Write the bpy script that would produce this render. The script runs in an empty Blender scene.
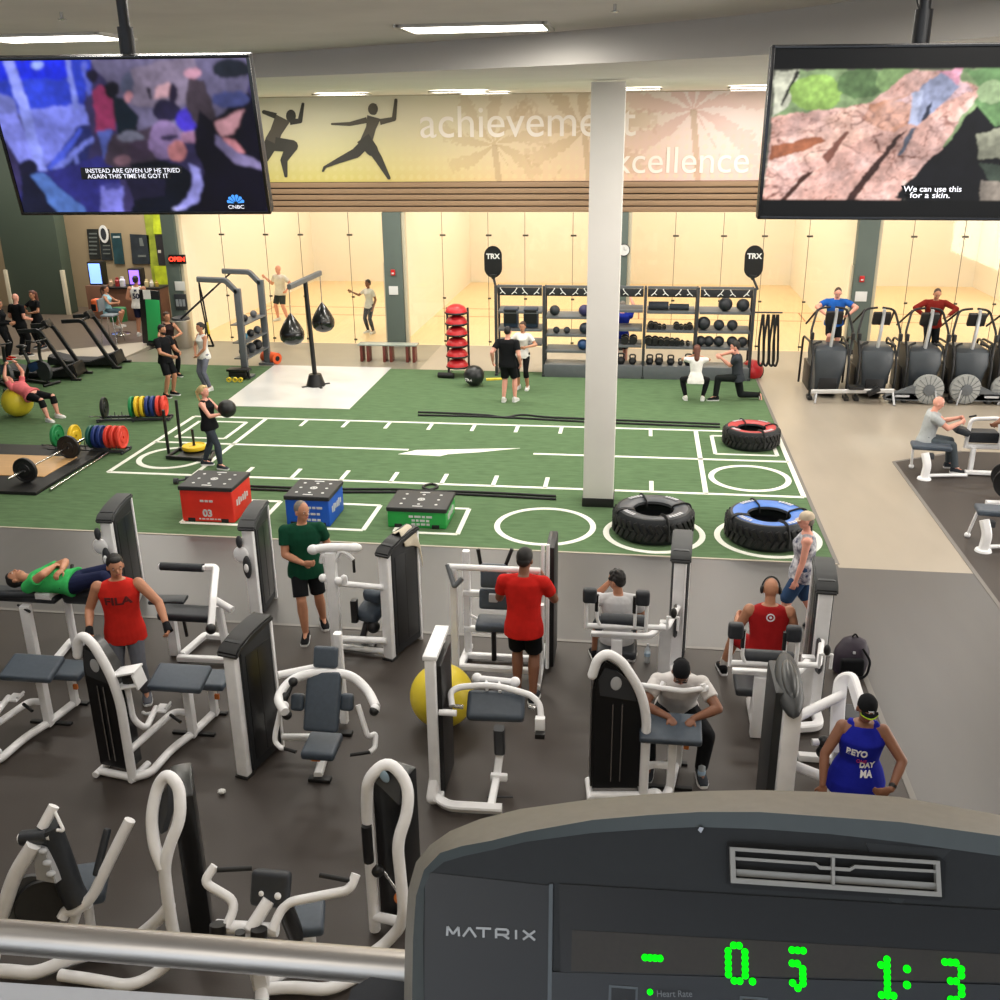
import bpy, bmesh, math, random
from math import radians, sin, cos, pi, atan2, sqrt
from mathutils import Vector, Matrix, Euler, Quaternion
random.seed(7)
SC = bpy.context.scene
COL = SC.collection

# ---------------------------------------------------------------- camera
EYE = 5.9
def _cam(f=1000, tilt=20.5, yaw=8.0, roll=.64):
    t, y, r = map(radians, (tilt, yaw, roll))
    fw = Vector((-sin(y)*cos(t), cos(y)*cos(t), -sin(t)))
    r0 = Vector((cos(y), sin(y), 0)); u0 = Vector((-sin(y)*sin(t), cos(y)*sin(t), cos(t)))
    return fw, r0*cos(r) - u0*sin(r), r0*sin(r) + u0*cos(r)
FW, RT, UP = _cam()
cd = bpy.data.cameras.new('camera'); cam = bpy.data.objects.new('camera', cd); COL.objects.link(cam)
cd.sensor_width = 36; cd.lens = 36; cd.clip_start = .05; cd.clip_end = 200
cam.matrix_world = Matrix.Translation((0, 0, EYE)) @ Matrix((RT, UP, -FW)).transposed().to_4x4()
SC.camera = cam
def ray(px, py): return FW + RT*((px-500)/1000) + UP*((500-py)/1000)
def F(px, py, z=0):            # the point at height z seen at a pixel of the photo
    d = ray(px, py); t = (z-EYE)/d.z; return Vector((d.x*t, d.y*t, z))
def D(px, py, Y):              # the point at depth Y seen at a pixel of the photo
    d = ray(px, py); t = Y/d.y; return Vector((d.x*t, Y, EYE+d.z*t))

# ---------------------------------------------------------------- world, exposure
SC.view_settings.view_transform = 'Standard'; SC.view_settings.look = 'None'
SC.view_settings.gamma = 1; SC.view_settings.use_curve_mapping = False
SC.view_settings.exposure = 0.0
W = bpy.data.worlds.new('world'); SC.world = W; W.use_nodes = True
W.node_tree.nodes['Background'].inputs[0].default_value = (.9, .93, 1, 1)
W.node_tree.nodes['Background'].inputs[1].default_value = .02
SC.cycles.max_bounces = 6; SC.cycles.diffuse_bounces = 4; SC.cycles.glossy_bounces = 3
SC.cycles.transmission_bounces = 6; SC.cycles.transparent_max_bounces = 12
SC.cycles.caustics_reflective = False; SC.cycles.caustics_refractive = False
SC.cycles.sample_clamp_indirect = 4

def area(name, loc, sx, sy, power, color=(1, .95, .88), down=True):
    l = bpy.data.lights.new(name, 'AREA'); l.shape = 'RECTANGLE'; l.size = sx; l.size_y = sy
    l.energy = power; l.color = color
    o = bpy.data.objects.new(name, l); o.location = loc; COL.objects.link(o)
    return o
K = 1.0
# rows of ceiling lamps over the machines and the mezzanine (z 6.62), over the turf (z 6.3+)
GYM_L = [(-5.35, 9.3), (-1.47, 9.32), (.6, 6.2), (-6.5, 5.2), (-2.2, 5.2), (1.8, 3.0), (6.0, 5.0), (-9.5, 8.0), (-3, 1.0), (3, -1.0), (-1.2, -1.2), (0, 2.2)]  # the last two are unseen lamps added to brighten the handrail
TURF_L = [(-6.67, 23.1), (-3.85, 22.0), (-0.3, 22.3), (2.2, 22.0), (-3.71, 24.6), (2.5, 25.8), (-9.5, 25), (-8.5, 18.5), (-5, 17), (-1.5, 17), (2, 17), (-8, 13), (-3, 13), (1, 13), (5.5, 15), (6, 20), (5.5, 10.5), (9, 24), (-12, 22), (-15.5, 28), (-18, 31), (-23, 29.5), (-15.5, 31.8)]  # the last three are unseen lamps added to brighten the dark cafe
for i, (x, y) in enumerate(GYM_L): area('ceiling_lamp_light', (x, y, 6.58), 1.2, .6, (24 if i == 1 else 20 if y < 2.5 else 56)*K)
for i, (x, y) in enumerate(TURF_L): area('recessed_lamp_light', (x, y, 6.42 + .0155*(min(y, 28)-10) - .07), 1.1, .5, (110 if i == 5 else 160 if i in (4, 6) else 200 if y > 27 else 115)*K, (1, .95, .88))
wl = area('window_daylight', (-8, -2.85, 5.5), 30, 2.2, 75*K, (1, .97, .93)); wl.rotation_euler = (-radians(90), 0, 0)  # unseen fill light added behind the viewer to lift ceiling and console
wr = area('window_daylight', (13.9, 14, 2.1), 13, 3.4, 800*K, (1, .97, .93)); wr.rotation_euler = (0, radians(90), 0); wr.rotation_euler = (radians(90), 0, radians(90))  # unseen fill light added at the right wall to lift the low ceiling
for cx in (-10.1, -3.6, 2.9, 9.3): 
    for cy in (31.5, 37):
        area('court_lamp_light', (cx, cy, 6.9), 3.4, 2.2, 235*K, (1, .95, .87))

# ---------------------------------------------------------------- materials
def lin(c):
    return tuple(((v/255)/12.92 if v/255 <= .04045 else ((v/255+.055)/1.055)**2.4) for v in c[:3]) + (1,)
MATS = {}
def mat(name, rgb, rough=.5, metal=0, var=0, scale=20, bump=0, emit=0, alpha=1, coat=0, spec=.5, rgb2=None, stretch=None, detail=3):
    if name in MATS: return MATS[name]
    m = bpy.data.materials.new(name); m.use_nodes = True; nt = m.node_tree; N = nt.nodes; L = nt.links
    b = N['Principled BSDF']; b.inputs['Base Color'].default_value = lin(rgb)
    b.inputs['Roughness'].default_value = rough; b.inputs['Metallic'].default_value = metal
    b.inputs['Specular IOR Level'].default_value = spec
    if coat: b.inputs['Coat Weight'].default_value = coat; b.inputs['Coat Roughness'].default_value = .15
    if emit: b.inputs['Emission Color'].default_value = lin(rgb); b.inputs['Emission Strength'].default_value = emit
    if alpha < 1: b.inputs['Alpha'].default_value = alpha
    if var or bump:
        tc = N.new('ShaderNodeTexCoord'); mp = N.new('ShaderNodeMapping'); no = N.new('ShaderNodeTexNoise')
        L.new(tc.outputs['Object'], mp.inputs[0]); L.new(mp.outputs[0], no.inputs['Vector'])
        if stretch: mp.inputs['Scale'].default_value = stretch
        no.inputs['Scale'].default_value = scale; no.inputs['Detail'].default_value = detail
        if var:
            r = N.new('ShaderNodeMapRange'); L.new(no.outputs[0], r.inputs[0]); r.inputs[1].default_value = .3; r.inputs[2].default_value = .7
            mx = N.new('ShaderNodeMix'); mx.data_type = 'RGBA'; L.new(r.outputs[0], mx.inputs[0])
            a = lin(rgb); k = 1-var; c2 = lin(rgb2) if rgb2 else tuple(min(1, v*(1+var)) for v in a[:3])+(1,)
            mx.inputs[6].default_value = tuple(v*k for v in a[:3])+(1,); mx.inputs[7].default_value = c2
            L.new(mx.outputs[2], b.inputs['Base Color'])
        if bump:
            bp = N.new('ShaderNodeBump'); bp.inputs['Strength'].default_value = bump; bp.inputs['Distance'].default_value = .01
            L.new(no.outputs[0], bp.inputs['Height']); L.new(bp.outputs[0], b.inputs['Normal'])
    MATS[name] = m; return m
def vcol(name, rough=.6, emit=0):
    if name in MATS: return MATS[name]
    m = bpy.data.materials.new(name); m.use_nodes = True; nt = m.node_tree; b = nt.nodes['Principled BSDF']
    a = nt.nodes.new('ShaderNodeAttribute'); a.attribute_name = 'paint'
    b.inputs['Roughness'].default_value = rough
    if emit:
        b.inputs['Base Color'].default_value = (.01, .01, .01, 1); b.inputs['Specular IOR Level'].default_value = .15; nt.links.new(a.outputs[0], b.inputs['Emission Color']); b.inputs['Emission Strength'].default_value = emit
    else: nt.links.new(a.outputs[0], b.inputs['Base Color'])
    MATS[name] = m; return m

WHITE = mat('white_powder_coat', (240, 240, 242), .35, var=.04, scale=8)
WHITE2 = mat('off_white_paint', (176, 178, 182), .5)
BLACKP = mat('black_plastic', (16, 16, 18), .45, var=.15, scale=30)
BLACKG = mat('glossy_smoked_panel', (12, 14, 17), .3, coat=.15)
FABR = mat('black_shroud', (20, 23, 27), .55, var=.15, scale=6)
CAPG = mat('dark_grey_shroud_cap', (48, 50, 52), .5)
PAD = mat('slate_vinyl', (66, 76, 88), .45, var=.08, scale=25, bump=.05)
PADD = mat('dark_vinyl', (38, 42, 48), .5, var=.1, scale=25)
RUB = mat('black_rubber', (16, 16, 17), .6, var=.2, scale=40)
CHROME = mat('chrome', (200, 200, 200), .2, 1)
STEEL = mat('brushed_steel', (188, 182, 174), .42, 1, var=.06, scale=4, stretch=(.3, 40, 40))
GREYM = mat('grey_painted_steel', (92, 96, 100), .45, var=.05, scale=8)
DGREY = mat('dark_grey_steel', (50, 52, 56), .45)
ORANGE = mat('orange_plastic', (215, 120, 50), .5)
YEL = mat('yellow_vinyl', (226, 203, 55), .4, var=.04, scale=6)
PAPER = mat('white_paper', (225, 225, 222), .7)

# ---------------------------------------------------------------- mesh builder
def basis(d):
    d = Vector(d).normalized(); a = Vector((0, 0, 1)) if abs(d.z) < .95 else Vector((1, 0, 0))
    x = a.cross(d).normalized(); y = d.cross(x); return x, y, d
def fillet(pts, r, n=5):
    P = [Vector(p) for p in pts]
    if len(P) < 3 or r <= 0: return P
    out = [P[0]]
    for i in range(1, len(P)-1):
        a, b, c = P[i-1], P[i], P[i+1]; u = a-b; v = c-b; q = min(r, u.length*.48, v.length*.48)
        s = b+u.normalized()*q; e = b+v.normalized()*q
        for k in range(n+1):
            t = k/n; out.append(s*(1-t)**2 + b*2*t*(1-t) + e*t*t)
    out.append(P[-1]); return out
def rooto(p):                            # world origin of the thing a part belongs to
    while p is not None:
        if '_o' in p: return tuple(p['_o'])
        p = p.parent
    return (0, 0, 0)
class MB:
    def __init__(s, m=None): s.bm = bmesh.new(); s.ms = []; s.cur = m; s.n = 0
    def mi(s, m):
        m = m or s.cur or WHITE
        if m not in s.ms: s.ms.append(m)
        return s.ms.index(m)
    def _fin(s, m, faces, smooth=True):
        i = s.mi(m)
        for f in faces: f.material_index = i; f.smooth = smooth
        return s
    def face(s, pts, m=None):
        f = s.bm.faces.new([s.bm.verts.new(p) for p in pts]); return s._fin(m, [f])
    def loft(s, rings, m=None, caps=True):
        R = [[s.bm.verts.new(p) for p in r] for r in rings]; fs = []; n = len(R[0])
        for a, b in zip(R, R[1:]):
            for i in range(n): fs.append(s.bm.faces.new((a[i], a[(i+1) % n], b[(i+1) % n], b[i])))
        if caps: fs += [s.bm.faces.new(R[0][::-1]), s.bm.faces.new(R[-1])]
        return s._fin(m, fs)
    def tube(s, pts, r=.03, m=None, fil=.1, n=10, flat=None):   # flat=(w,h): rectangular section, width across the horizontal
        P = fillet(pts, fil) if fil else [Vector(p) for p in pts]
        Q = [P[0]]
        for p in P[1:]:
            if (p-Q[-1]).length > 1e-4: Q.append(p)
        P = Q
        if len(P) < 2: return s
        rs = r if isinstance(r, (list, tuple)) else None
        rings = []; x = None
        for i, p in enumerate(P):
            t = (P[min(i+1, len(P)-1)]-P[max(i-1, 0)]).normalized()
            if x is None: x, y, _ = basis(t)
            else:
                x = (x-t*x.dot(t)).normalized(); y = t.cross(x)
            rr = (rs[0]+(rs[1]-rs[0])*i/(len(P)-1)) if rs else r
            if flat:
                w, h = flat[0]/2, flat[1]/2; b = min(w, h)*.35
                sec = [(w, h-b), (w-b, h), (-w+b, h), (-w, h-b), (-w, -h+b), (-w+b, -h), (w-b, -h), (w, -h+b)]
                rings.append([p+x*a+y*c for a, c in sec])
            else: rings.append([p+(x*cos(2*pi*k/n)+y*sin(2*pi*k/n))*rr for k in range(n)])
        return s.loft(rings, m)
    def cyl(s, a, b, r, m=None, r2=None, n=16): return s.tube([a, b], (r, r if r2 is None else r2), m, 0, n)
    def box(s, c, size, m=None, rot=(0, 0, 0), bev=.008, seg=2):
        r = bmesh.ops.create_cube(s.bm, size=1); vs = r['verts']
        M = Matrix.Translation(c) @ (rot.to_4x4() if isinstance(rot, Matrix) else Euler(rot).to_matrix().to_4x4()) 
        for v in vs: v.co = Vector(a*b for a, b in zip(v.co, size))
        fs = set(f for v in vs for f in v.link_faces)
        if bev and min(size) > bev*2.2:
            es = list(set(e for v in vs for e in v.link_edges))
            q = bmesh.ops.bevel(s.bm, geom=es, offset=bev, segments=seg, affect='EDGES', profile=.6)
            vs = list(set(v for v in vs if v.is_valid) | set(q['verts'])); fs = set(f for v in vs for f in v.link_faces)
        for v in vs: v.co = M @ v.co
        return s._fin(m, fs)
    def pbox(s, a, b, w, h, m=None, up=(0, 0, 1), bev=.008):    # a box from a to b, w across, h along up
        a, b = Vector(a), Vector(b); d = (b-a); y = d.normalized(); up = Vector(up); x = y.cross(up)
        if x.length < 1e-3: x = Vector((1, 0, 0))
        x.normalize(); z = x.cross(y)
        return s.box((a+b)/2, (w, d.length, h), m, Matrix((x, y, z)).transposed(), bev)
    def ell(s, c, r, m=None, rot=None, u=16, v=10):
        if not isinstance(r, (tuple, list)): r = (r, r, r)
        M = Matrix.Translation(c) @ ((rot if isinstance(rot, Matrix) else Euler(rot or (0, 0, 0)).to_matrix()).to_4x4()) @ Matrix.Diagonal((*r, 1))
        q = bmesh.ops.create_uvsphere(s.bm, u_segments=u, v_segments=v, radius=1, matrix=M)
        return s._fin(m, set(f for w in q['verts'] for f in w.link_faces))
    def lathe(s, prof, c=(0, 0, 0), m=None, n=28, axis='Z', close=False):
        rings = []
        for r, z in prof:
            ring = []
            for k in range(n):
                a = 2*pi*k/n; p = Vector((r*cos(a), r*sin(a), z))
                if axis == 'X': p = Vector((z, p.x, p.y))
                elif axis == 'Y': p = Vector((p.y, z, p.x))
                elif isinstance(axis, Matrix): p = axis @ p
                ring.append(p+Vector(c))
            rings.append(ring)
        if close: rings.append(rings[0])
        return s.loft(rings, m, caps=not close)
    def prism(s, pts, off, m=None, bev=0):                        # polygon extruded by the vector off
        off = Vector(off); a = [s.bm.verts.new(Vector(p)) for p in pts]; b = [s.bm.verts.new(Vector(p)+off) for p in pts]; n = len(a)
        fs = [s.bm.faces.new(a), s.bm.faces.new(b[::-1])]+[s.bm.faces.new((a[(i+1) % n], a[i], b[i], b[(i+1) % n])) for i in range(n)]
        bmesh.ops.recalc_face_normals(s.bm, faces=fs)
        if bev:
            q = bmesh.ops.bevel(s.bm, geom=list(set(e for f in fs for e in f.edges)), offset=bev, segments=2, affect='EDGES')
            fs = set(f for f in fs if f.is_valid) | set(q['faces'])
        return s._fin(m, fs, True)
    def build(s, name, parent=None, m=None, remesh=0, smooth=0, keep=False):
        me = bpy.data.meshes.new(name); 
        if m: s.cur = m
        bmesh.ops.recalc_face_normals(s.bm, faces=s.bm.faces)
        off = Vector((0, 0, 0))
        if parent is not None and not keep: 
            off = Vector(rooto(parent))
        if off.length: bmesh.ops.translate(s.bm, verts=s.bm.verts, vec=-off)
        s.bm.to_mesh(me); s.bm.free()
        for q in s.ms: me.materials.append(q)
        o = bpy.data.objects.new(name, me); COL.objects.link(o)
        if remesh:
            md = o.modifiers.new('r', 'REMESH'); md.mode = 'VOXEL'; md.voxel_size = remesh; md.use_smooth_shade = True
            if smooth: sm = o.modifiers.new('s', 'SMOOTH'); sm.iterations = smooth; sm.factor = .5
            dg = bpy.context.evaluated_depsgraph_get(); m2 = bpy.data.meshes.new_from_object(o.evaluated_get(dg))
            o.modifiers.clear(); o.data = m2; m2.name = name; bpy.data.meshes.remove(me); me = m2
            if not me.materials:
                for q in s.ms: me.materials.append(q)
        elif len(me.polygons): me.set_sharp_from_angle(angle=radians(38))
        if parent is not None:
            o.parent = parent
        return o
OFFS = {}
def thing(name, label, cat, loc=(0, 0, 0), group=None, world=True):
    """an Empty at a thing's base; world=True: its parts are given in world coordinates"""
    o = bpy.data.objects.new(name, None); o.empty_display_size = .1; COL.objects.link(o); o.location = loc
    o['label'] = label; o['category'] = cat
    if group: o['group'] = group
    if world: o['_o'] = tuple(loc)
    return o
def tag(o, label, cat, group=None, kind=None):
    o['label'] = label; o['category'] = cat
    if group: o['group'] = group
    if kind: o['kind'] = kind
    return o
def struct(o): o['kind'] = 'structure'; return o
def seat_at(o, loc):                    # give a single-mesh thing its own origin
    loc = Vector(loc); o.data.transform(Matrix.Translation(-loc)); o.location = o.location+loc; return o
def dup(root, loc, rotz=0, label=None, group=None):
    c = root.copy(); COL.objects.link(c); c.location = loc; c.rotation_euler = (0, 0, rotz)
    if label: c['label'] = label
    if group: c['group'] = group
    for ch in [o for o in bpy.data.objects if o.parent == root]:
        d = ch.copy(); COL.objects.link(d); d.parent = c
        for g in [o for o in bpy.data.objects if o.parent == ch]:
            e = g.copy(); COL.objects.link(e); e.parent = d
    return c
def text(body, size, m, mtx, parent=None, name='lettering', ext=.004, align='CENTER', bold=0, spacing=1, shear=0, sx=1):
    c = bpy.data.curves.new(name, 'FONT'); c.body = body; c.size = size; c.extrude = ext; c.align_x = align; c.align_y = 'CENTER'
    c.offset = bold; c.space_character = spacing; c.shear = shear
    o = bpy.data.objects.new(name, c); COL.objects.link(o)
    me = bpy.data.meshes.new_from_object(o.evaluated_get(bpy.context.evaluated_depsgraph_get()))
    bpy.data.objects.remove(o); bpy.data.curves.remove(c)
    me.transform(mtx @ Matrix.Diagonal((sx, 1, 1, 1))); me.materials.clear(); me.materials.append(m)
    q = bpy.data.objects.new(name, me); COL.objects.link(q)
    if parent is not None:
        me.transform(Matrix.Translation(-Vector(rooto(parent))))
        q.parent = parent
    return q
def frame(loc, right, upv):             # a text / plate frame: x along right, y along upv, z towards the reader
    x = Vector(right).normalized(); y = Vector(upv); y = (y-x*y.dot(x)).normalized(); z = x.cross(y)
    return Matrix.Translation(loc) @ Matrix((x, y, z)).transposed().to_4x4()
FRONT = ((1, 0, 0), (0, 0, 1))          # facing the camera side (-Y)
def facing(loc): return frame(loc, (1, 0, 0), (0, 0, 1))
def paint_grid(name, nx, ny, fn, place, m, parent=None, blur=0):
    """a grid whose printed/lit picture is held per face; fn(u,v)->rgb 0..255, v up; place(u,v)->point"""
    vs = [place(i/nx, j/ny) for j in range(ny+1) for i in range(nx+1)]
    fs = [(j*(nx+1)+i, j*(nx+1)+i+1, (j+1)*(nx+1)+i+1, (j+1)*(nx+1)+i) for j in range(ny) for i in range(nx)]
    me = bpy.data.meshes.new(name); me.from_pydata(vs, [], fs); a = me.color_attributes.new('paint', 'FLOAT_COLOR', 'POINT')
    G = [[lin(fn(i/nx, j/ny)) for i in range(nx+1)] for j in range(ny+1)]
    for _ in range(blur):
        G = [[tuple((2*r[i][c]+r[max(i-1, 0)][c]+r[min(i+1, nx)][c])/4 for c in range(4)) for i in range(nx+1)] for r in G]
        G = [[tuple((2*G[j][i][c]+G[max(j-1, 0)][i][c]+G[min(j+1, ny)][i][c])/4 for c in range(4)) for i in range(nx+1)] for j in range(ny+1)]
    buf = [c for r in G for p in r for c in p]
    a.data.foreach_set('color', buf); me.materials.append(m)
    o = bpy.data.objects.new(name, me); COL.objects.link(o)
    if parent is not None:
        me.transform(Matrix.Translation(-Vector(rooto(parent))))
        o.parent = parent
    return o
def inpoly(x, y, P):
    c = False; j = len(P)-1
    for i in range(len(P)):
        if (P[i][1] > y) != (P[j][1] > y) and x < (P[j][0]-P[i][0])*(y-P[i][1])/(P[j][1]-P[i][1])+P[i][0]: c = not c
        j = i
    return c
def h2(i, j): 
    v = sin(i*127.1+j*311.7)*43758.5453; return v-math.floor(v)
def vnoise(x, y):
    i, j = math.floor(x), math.floor(y); fx, fy = x-i, y-j; fx = fx*fx*(3-2*fx); fy = fy*fy*(3-2*fy)
    return (h2(i, j)*(1-fx)+h2(i+1, j)*fx)*(1-fy)+(h2(i, j+1)*(1-fx)+h2(i+1, j+1)*fx)*fy
def fbm(x, y): return .55*vnoise(x, y)+.3*vnoise(x*2.1, y*2.1)+.15*vnoise(x*4.3, y*4.3)
def mixc(a, b, t): t = max(0, min(1, t)); return tuple(p*(1-t)+q*t for p, q in zip(a, b))

# ================================================================ THE SETTING
LOWZ = lambda Y: 6.42+.0155*(Y-10)          # underside of the lower ceiling, rising a little to the back
HIZ = 6.70
RUBF = mat('rubber_floor', (58, 51, 47), .55, var=.10, scale=90, bump=.04, detail=5)
GREYF = mat('grey_vinyl_floor', (80, 78, 77), .38, var=.05, scale=3, stretch=(1, .2, 1))
TANF = mat('tan_vinyl_floor', (160, 150, 136), .3, var=.05, scale=2.2, stretch=(1, .3, 1))
TURF = mat('turf', (88, 112, 80), .95, var=.16, scale=9, bump=.35, detail=8, spec=.1, stretch=(.35, 1.6, 1))
WOODF = mat('cafe_floor', (98, 86, 75), .4, var=.12, scale=3, stretch=(1, 6, 1))
COURTF = mat('court_maple_floor', (238, 206, 158), .35, var=.05, scale=2, stretch=(6, .4, 1))
TRIMM = mat('floor_transition_strip', (112, 108, 104), .5)
SEAM = mat('pale_floor_strip', (176, 166, 150), .5)
MARK = mat('white_turf_line', (232, 232, 222), .9, var=.05, scale=60, spec=.1)
WALLC = mat('cream_wall', (206, 192, 162), .75, var=.02, scale=2)
WALLB = mat('beige_cafe_wall', (160, 142, 112), .75, var=.03, scale=2)
COURTW = mat('court_wall', (248, 240, 226), .55, var=.01, scale=1)
GREENC = mat('grey_green_paint', (92, 104, 98), .6, var=.03, scale=2)
CEILH = mat('grey_ceiling', (236, 231, 226), .85, var=.05, scale=1.2)
CEILL = mat('low_ceiling', (246, 243, 238), .8, var=.02, scale=1)
SOFF = mat('soffit_face', (200, 196, 190), .8, var=.02, scale=1)
PILM = mat('pillar_paint', (226, 222, 216), .6, var=.02, scale=2)

def slab(name, pts, z, m, th=.1):
    b = MB(m); b.prism([(x, y, z) for x, y in pts], (0, 0, -th)); return struct(b.build(name))
def rect(x0, y0, x1, y1): return [(x0, y0), (x1, y0), (x1, y1), (x0, y1)]
TY0, TY1, RY, XR = 13.55, 25.0, 10.85, 2.94
slab('floor_rubber', rect(-16, 1.2, 2.70, RY), 0, RUBF)
slab('floor_rubber', [(4.78, 6), (14, 6), (14, 19.2), (6.2, 19.2), (4.78, 18.4)], 0, RUBF)
slab('floor_grey', [(-16, RY), (2.70, RY), (2.70, 1.2), (4.78, 1.2), (4.78, 13.44), (2.94, 13.44), (2.94, TY0), (-16, TY0)], 0, GREYF)
slab('floor_grey', rect(4.78, 1.2, 14, 6), 0, GREYF)
slab('floor_tan', [(XR, 13.44), (4.78, 13.44), (4.78, 18.4), (6.2, 19.2), (14, 19.2), (14, 28.1), (-5.6, 28.1), (-5.6, TY1), (XR, TY1)], 0, TANF)
slab('floor_grey', [(-5.6, 28.1), (-13.6, 28.1), (-14.1, TY1+.2), (-12.4, TY1+.2), (-12.4, TY1), (-5.6, TY1)], 0, mat('grey_olive_floor', (130, 124, 110), .3, var=.05, scale=2))
slab('floor_cafe', [(-34, 25.6), (-17.6, 25.6), (-14.1, 28.1), (-13.6, 28.1), (-13.6, 40), (-34, 40)], 0, WOODF)
slab('floor_turf', [(-30, TY0), (XR, TY0), (XR, TY1), (-12.4, TY1), (-12.4, TY1+.2), (-14.1, TY1+.2), (-17.6, 25.2), (-30, 25.2)], 0, TURF)
slab('floor_tan', [(-34, 25.2), (-17.6, 25.2), (-14.1, 25.2), (-14.1, 28.1), (-17.6, 25.6), (-34, 25.6)], 0, SEAM)
slab('floor_grey', rect(-34, 1.2, -16, TY0), 0, GREYF); slab('floor_grey', rect(-34, TY0, -30, 25.2), 0, GREYF)
b = MB(TRIMM)
for p, q in (((XR, TY0), (XR, TY1)), ((4.78, 6), (4.78, 18.4)), ((2.70, 1.2), (2.70, RY)), ((-12, RY), (2.70, RY)), ((4.78, 18.4), (6.2, 19.2))):
    b.pbox((*p, .003), (*q, .003), .06, .006, bev=0)
struct(b.build('trim_1'))
b = MB(SEAM); b.pbox((-16, TY0+.0, .004), (XR, TY0, .004), .04, .008, bev=0); struct(b.build('trim_2'))

# white lines printed on the turf
b = MB(MARK); MZ = .006
def strip(p, q, w=.075):
    b.pbox((p[0], p[1], MZ-.003), (q[0], q[1], MZ-.003), w, .006, bev=0)
def ring(cx, cy, r, w=.085, a0=0, a1=2*pi, n=48, ry=None):
    for k in range(n):
        s, e = a0+(a1-a0)*k/n, a0+(a1-a0)*(k+1)/n
        b.prism([(cx+q*cos(a), cy+q*sin(a)*(ry or r)/r, MZ) for q, a in ((r, s), (r, e), (r-w, e), (r-w, s))], (0, 0, -.006))
X0, X1, Y0m, Y1m = -9.58, 2.87, 16.3, 20.1
for p, q in (((X0, Y0m), (X1, Y0m)), ((X0, Y1m), (X1, Y1m)), ((X0, Y0m), (X0, Y1m)), ((X1, Y0m), (X1, Y1m)), ((-7.93, Y0m), (-7.93, Y1m)), ((1.25, Y0m), (1.25, Y1m)),
             ((-9.58, 18.2), (-4.35, 18.2)), ((-1.9, 18.2), (2.87, 18.2))): strip(p, q, .085)
for k in range(1, 10):
    x = 1.25-k*.917
    strip((x, Y0m), (x, Y0m+.55)); strip((x, Y1m), (x, Y1m-.5))
for x0, y0, x1, y1 in ((-9.3, 18.55, -8.25, 19.75), (1.55, 18.55, 2.7, 19.75)):
    for p, q in (((x0, y0), (x1, y0)), ((x1, y0), (x1, y1)), ((x1, y1), (x0, y1)), ((x0, y1), (x0, y0))): strip(p, q)
ring(-8.75, 17.25, .68, .1); ring(2.06, 17.2, .72, .1)
ring(F(545, 526).x, F(545, 526).y, .80, .09); ring(.36, 14.42, .78, .09); ring(2.07, 14.45, .80, .09)
for xa, xb, ya, yb in ((182, 222, 502, 523), (302, 326, 506, 529), (395, 420, 510, 533)):
    x0 = F(xa, yb).x-.02; x1 = F(xb+38, yb).x; y0 = 14.05; y1 = 15.15
    for p, q in (((x0, y0), (x1, y0)), ((x1, y0), (x1, y1)), ((x1, y1), (x0, y1)), ((x0, y1), (x0, y0))): strip(p, q)
lg = [F(*p, MZ) for p in ((398, 454), (416, 450), (444, 449.5), (520, 448), (480, 452), (448, 454), (440, 456))]
b.prism(lg, (0, 0, -.006))
mk = struct(b.build('floor_marking'))

# white practice tile under the hanging bags
PLT = [F(280, 362.5), F(393, 365.6), F(349, 411), F(229, 406)]
slab('floor_white_tile', [(-9.35, 21.0), (-6.33, 21.0), (-6.36, 25.1), (-9.55, 25.1)], .012, mat('white_tile', (205, 205, 204), .28, var=.03, scale=2), .011)

# pillar
b = MB(PILM); b.box((-.55, 15.72, 3.25), (.49, .49, 6.46), bev=.01); p = struct(b.build('pillar'))
b = MB(mat('black_base', (24, 24, 24), .5)); b.box((-.55, 15.72, .075), (.52, .52, .15), bev=.01); struct(b.build('baseboard_pillar'))

# ceilings
def lowpt(px, py):
    d = ray(px, py); t = (6.42-.155-EYE)/(d.z-.0155*d.y); return Vector((d.x*t, d.y*t, EYE+d.z*t))
edge = [lowpt(*p) for p in ((250, 78), (500, 68), (770, 55), (1000, 37))]
edge = [Vector((-34, edge[0].y+4.2, 0)), Vector((-12, edge[0].y+2.2, 0))]+edge+[Vector((edge[-1].x+.9, edge[-1].y-2.4, 0)), Vector((edge[-1].x+1.3, -3, 0))]
ed = fillet([(p.x, p.y, 0) for p in edge], .9, 6)
b = MB(CEILL)
for p, q in zip(ed, ed[1:]):
    qx = q.x if q.y > 0 else q.x
    b.face([(p.x, p.y, LOWZ(p.y)), (q.x, q.y, LOWZ(q.y)), (q.x if q.x > p.x else q.x, 28.3, LOWZ(28.3)), (p.x, 28.3, LOWZ(28.3))])
e = ed[-1]; b.face([(e.x, -3, LOWZ(-3)), (14.2, -3, LOWZ(-3)), (14.2, 28.3, LOWZ(28.3)), (e.x, 28.3, LOWZ(28.3))])
b.face([(-34, 28.3, LOWZ(28.3)), (-13.2, 28.3, LOWZ(28.3)), (-13.2, 40.2, LOWZ(28.3)), (-34, 40.2, LOWZ(28.3))])
struct(b.build('ceiling_low'))
b = MB(SOFF)
for p, q in zip(ed, ed[1:]): b.face([(p.x, p.y, LOWZ(p.y)), (q.x, q.y, LOWZ(q.y)), (q.x, q.y, HIZ+.02), (p.x, p.y, HIZ+.02)])
struct(b.build('ceiling_soffit'))
b = MB(CEILH); b.box((-9.9, 8, HIZ+.05), (48.4, 22.2, .1), bev=0); struct(b.build('ceiling'))

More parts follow.
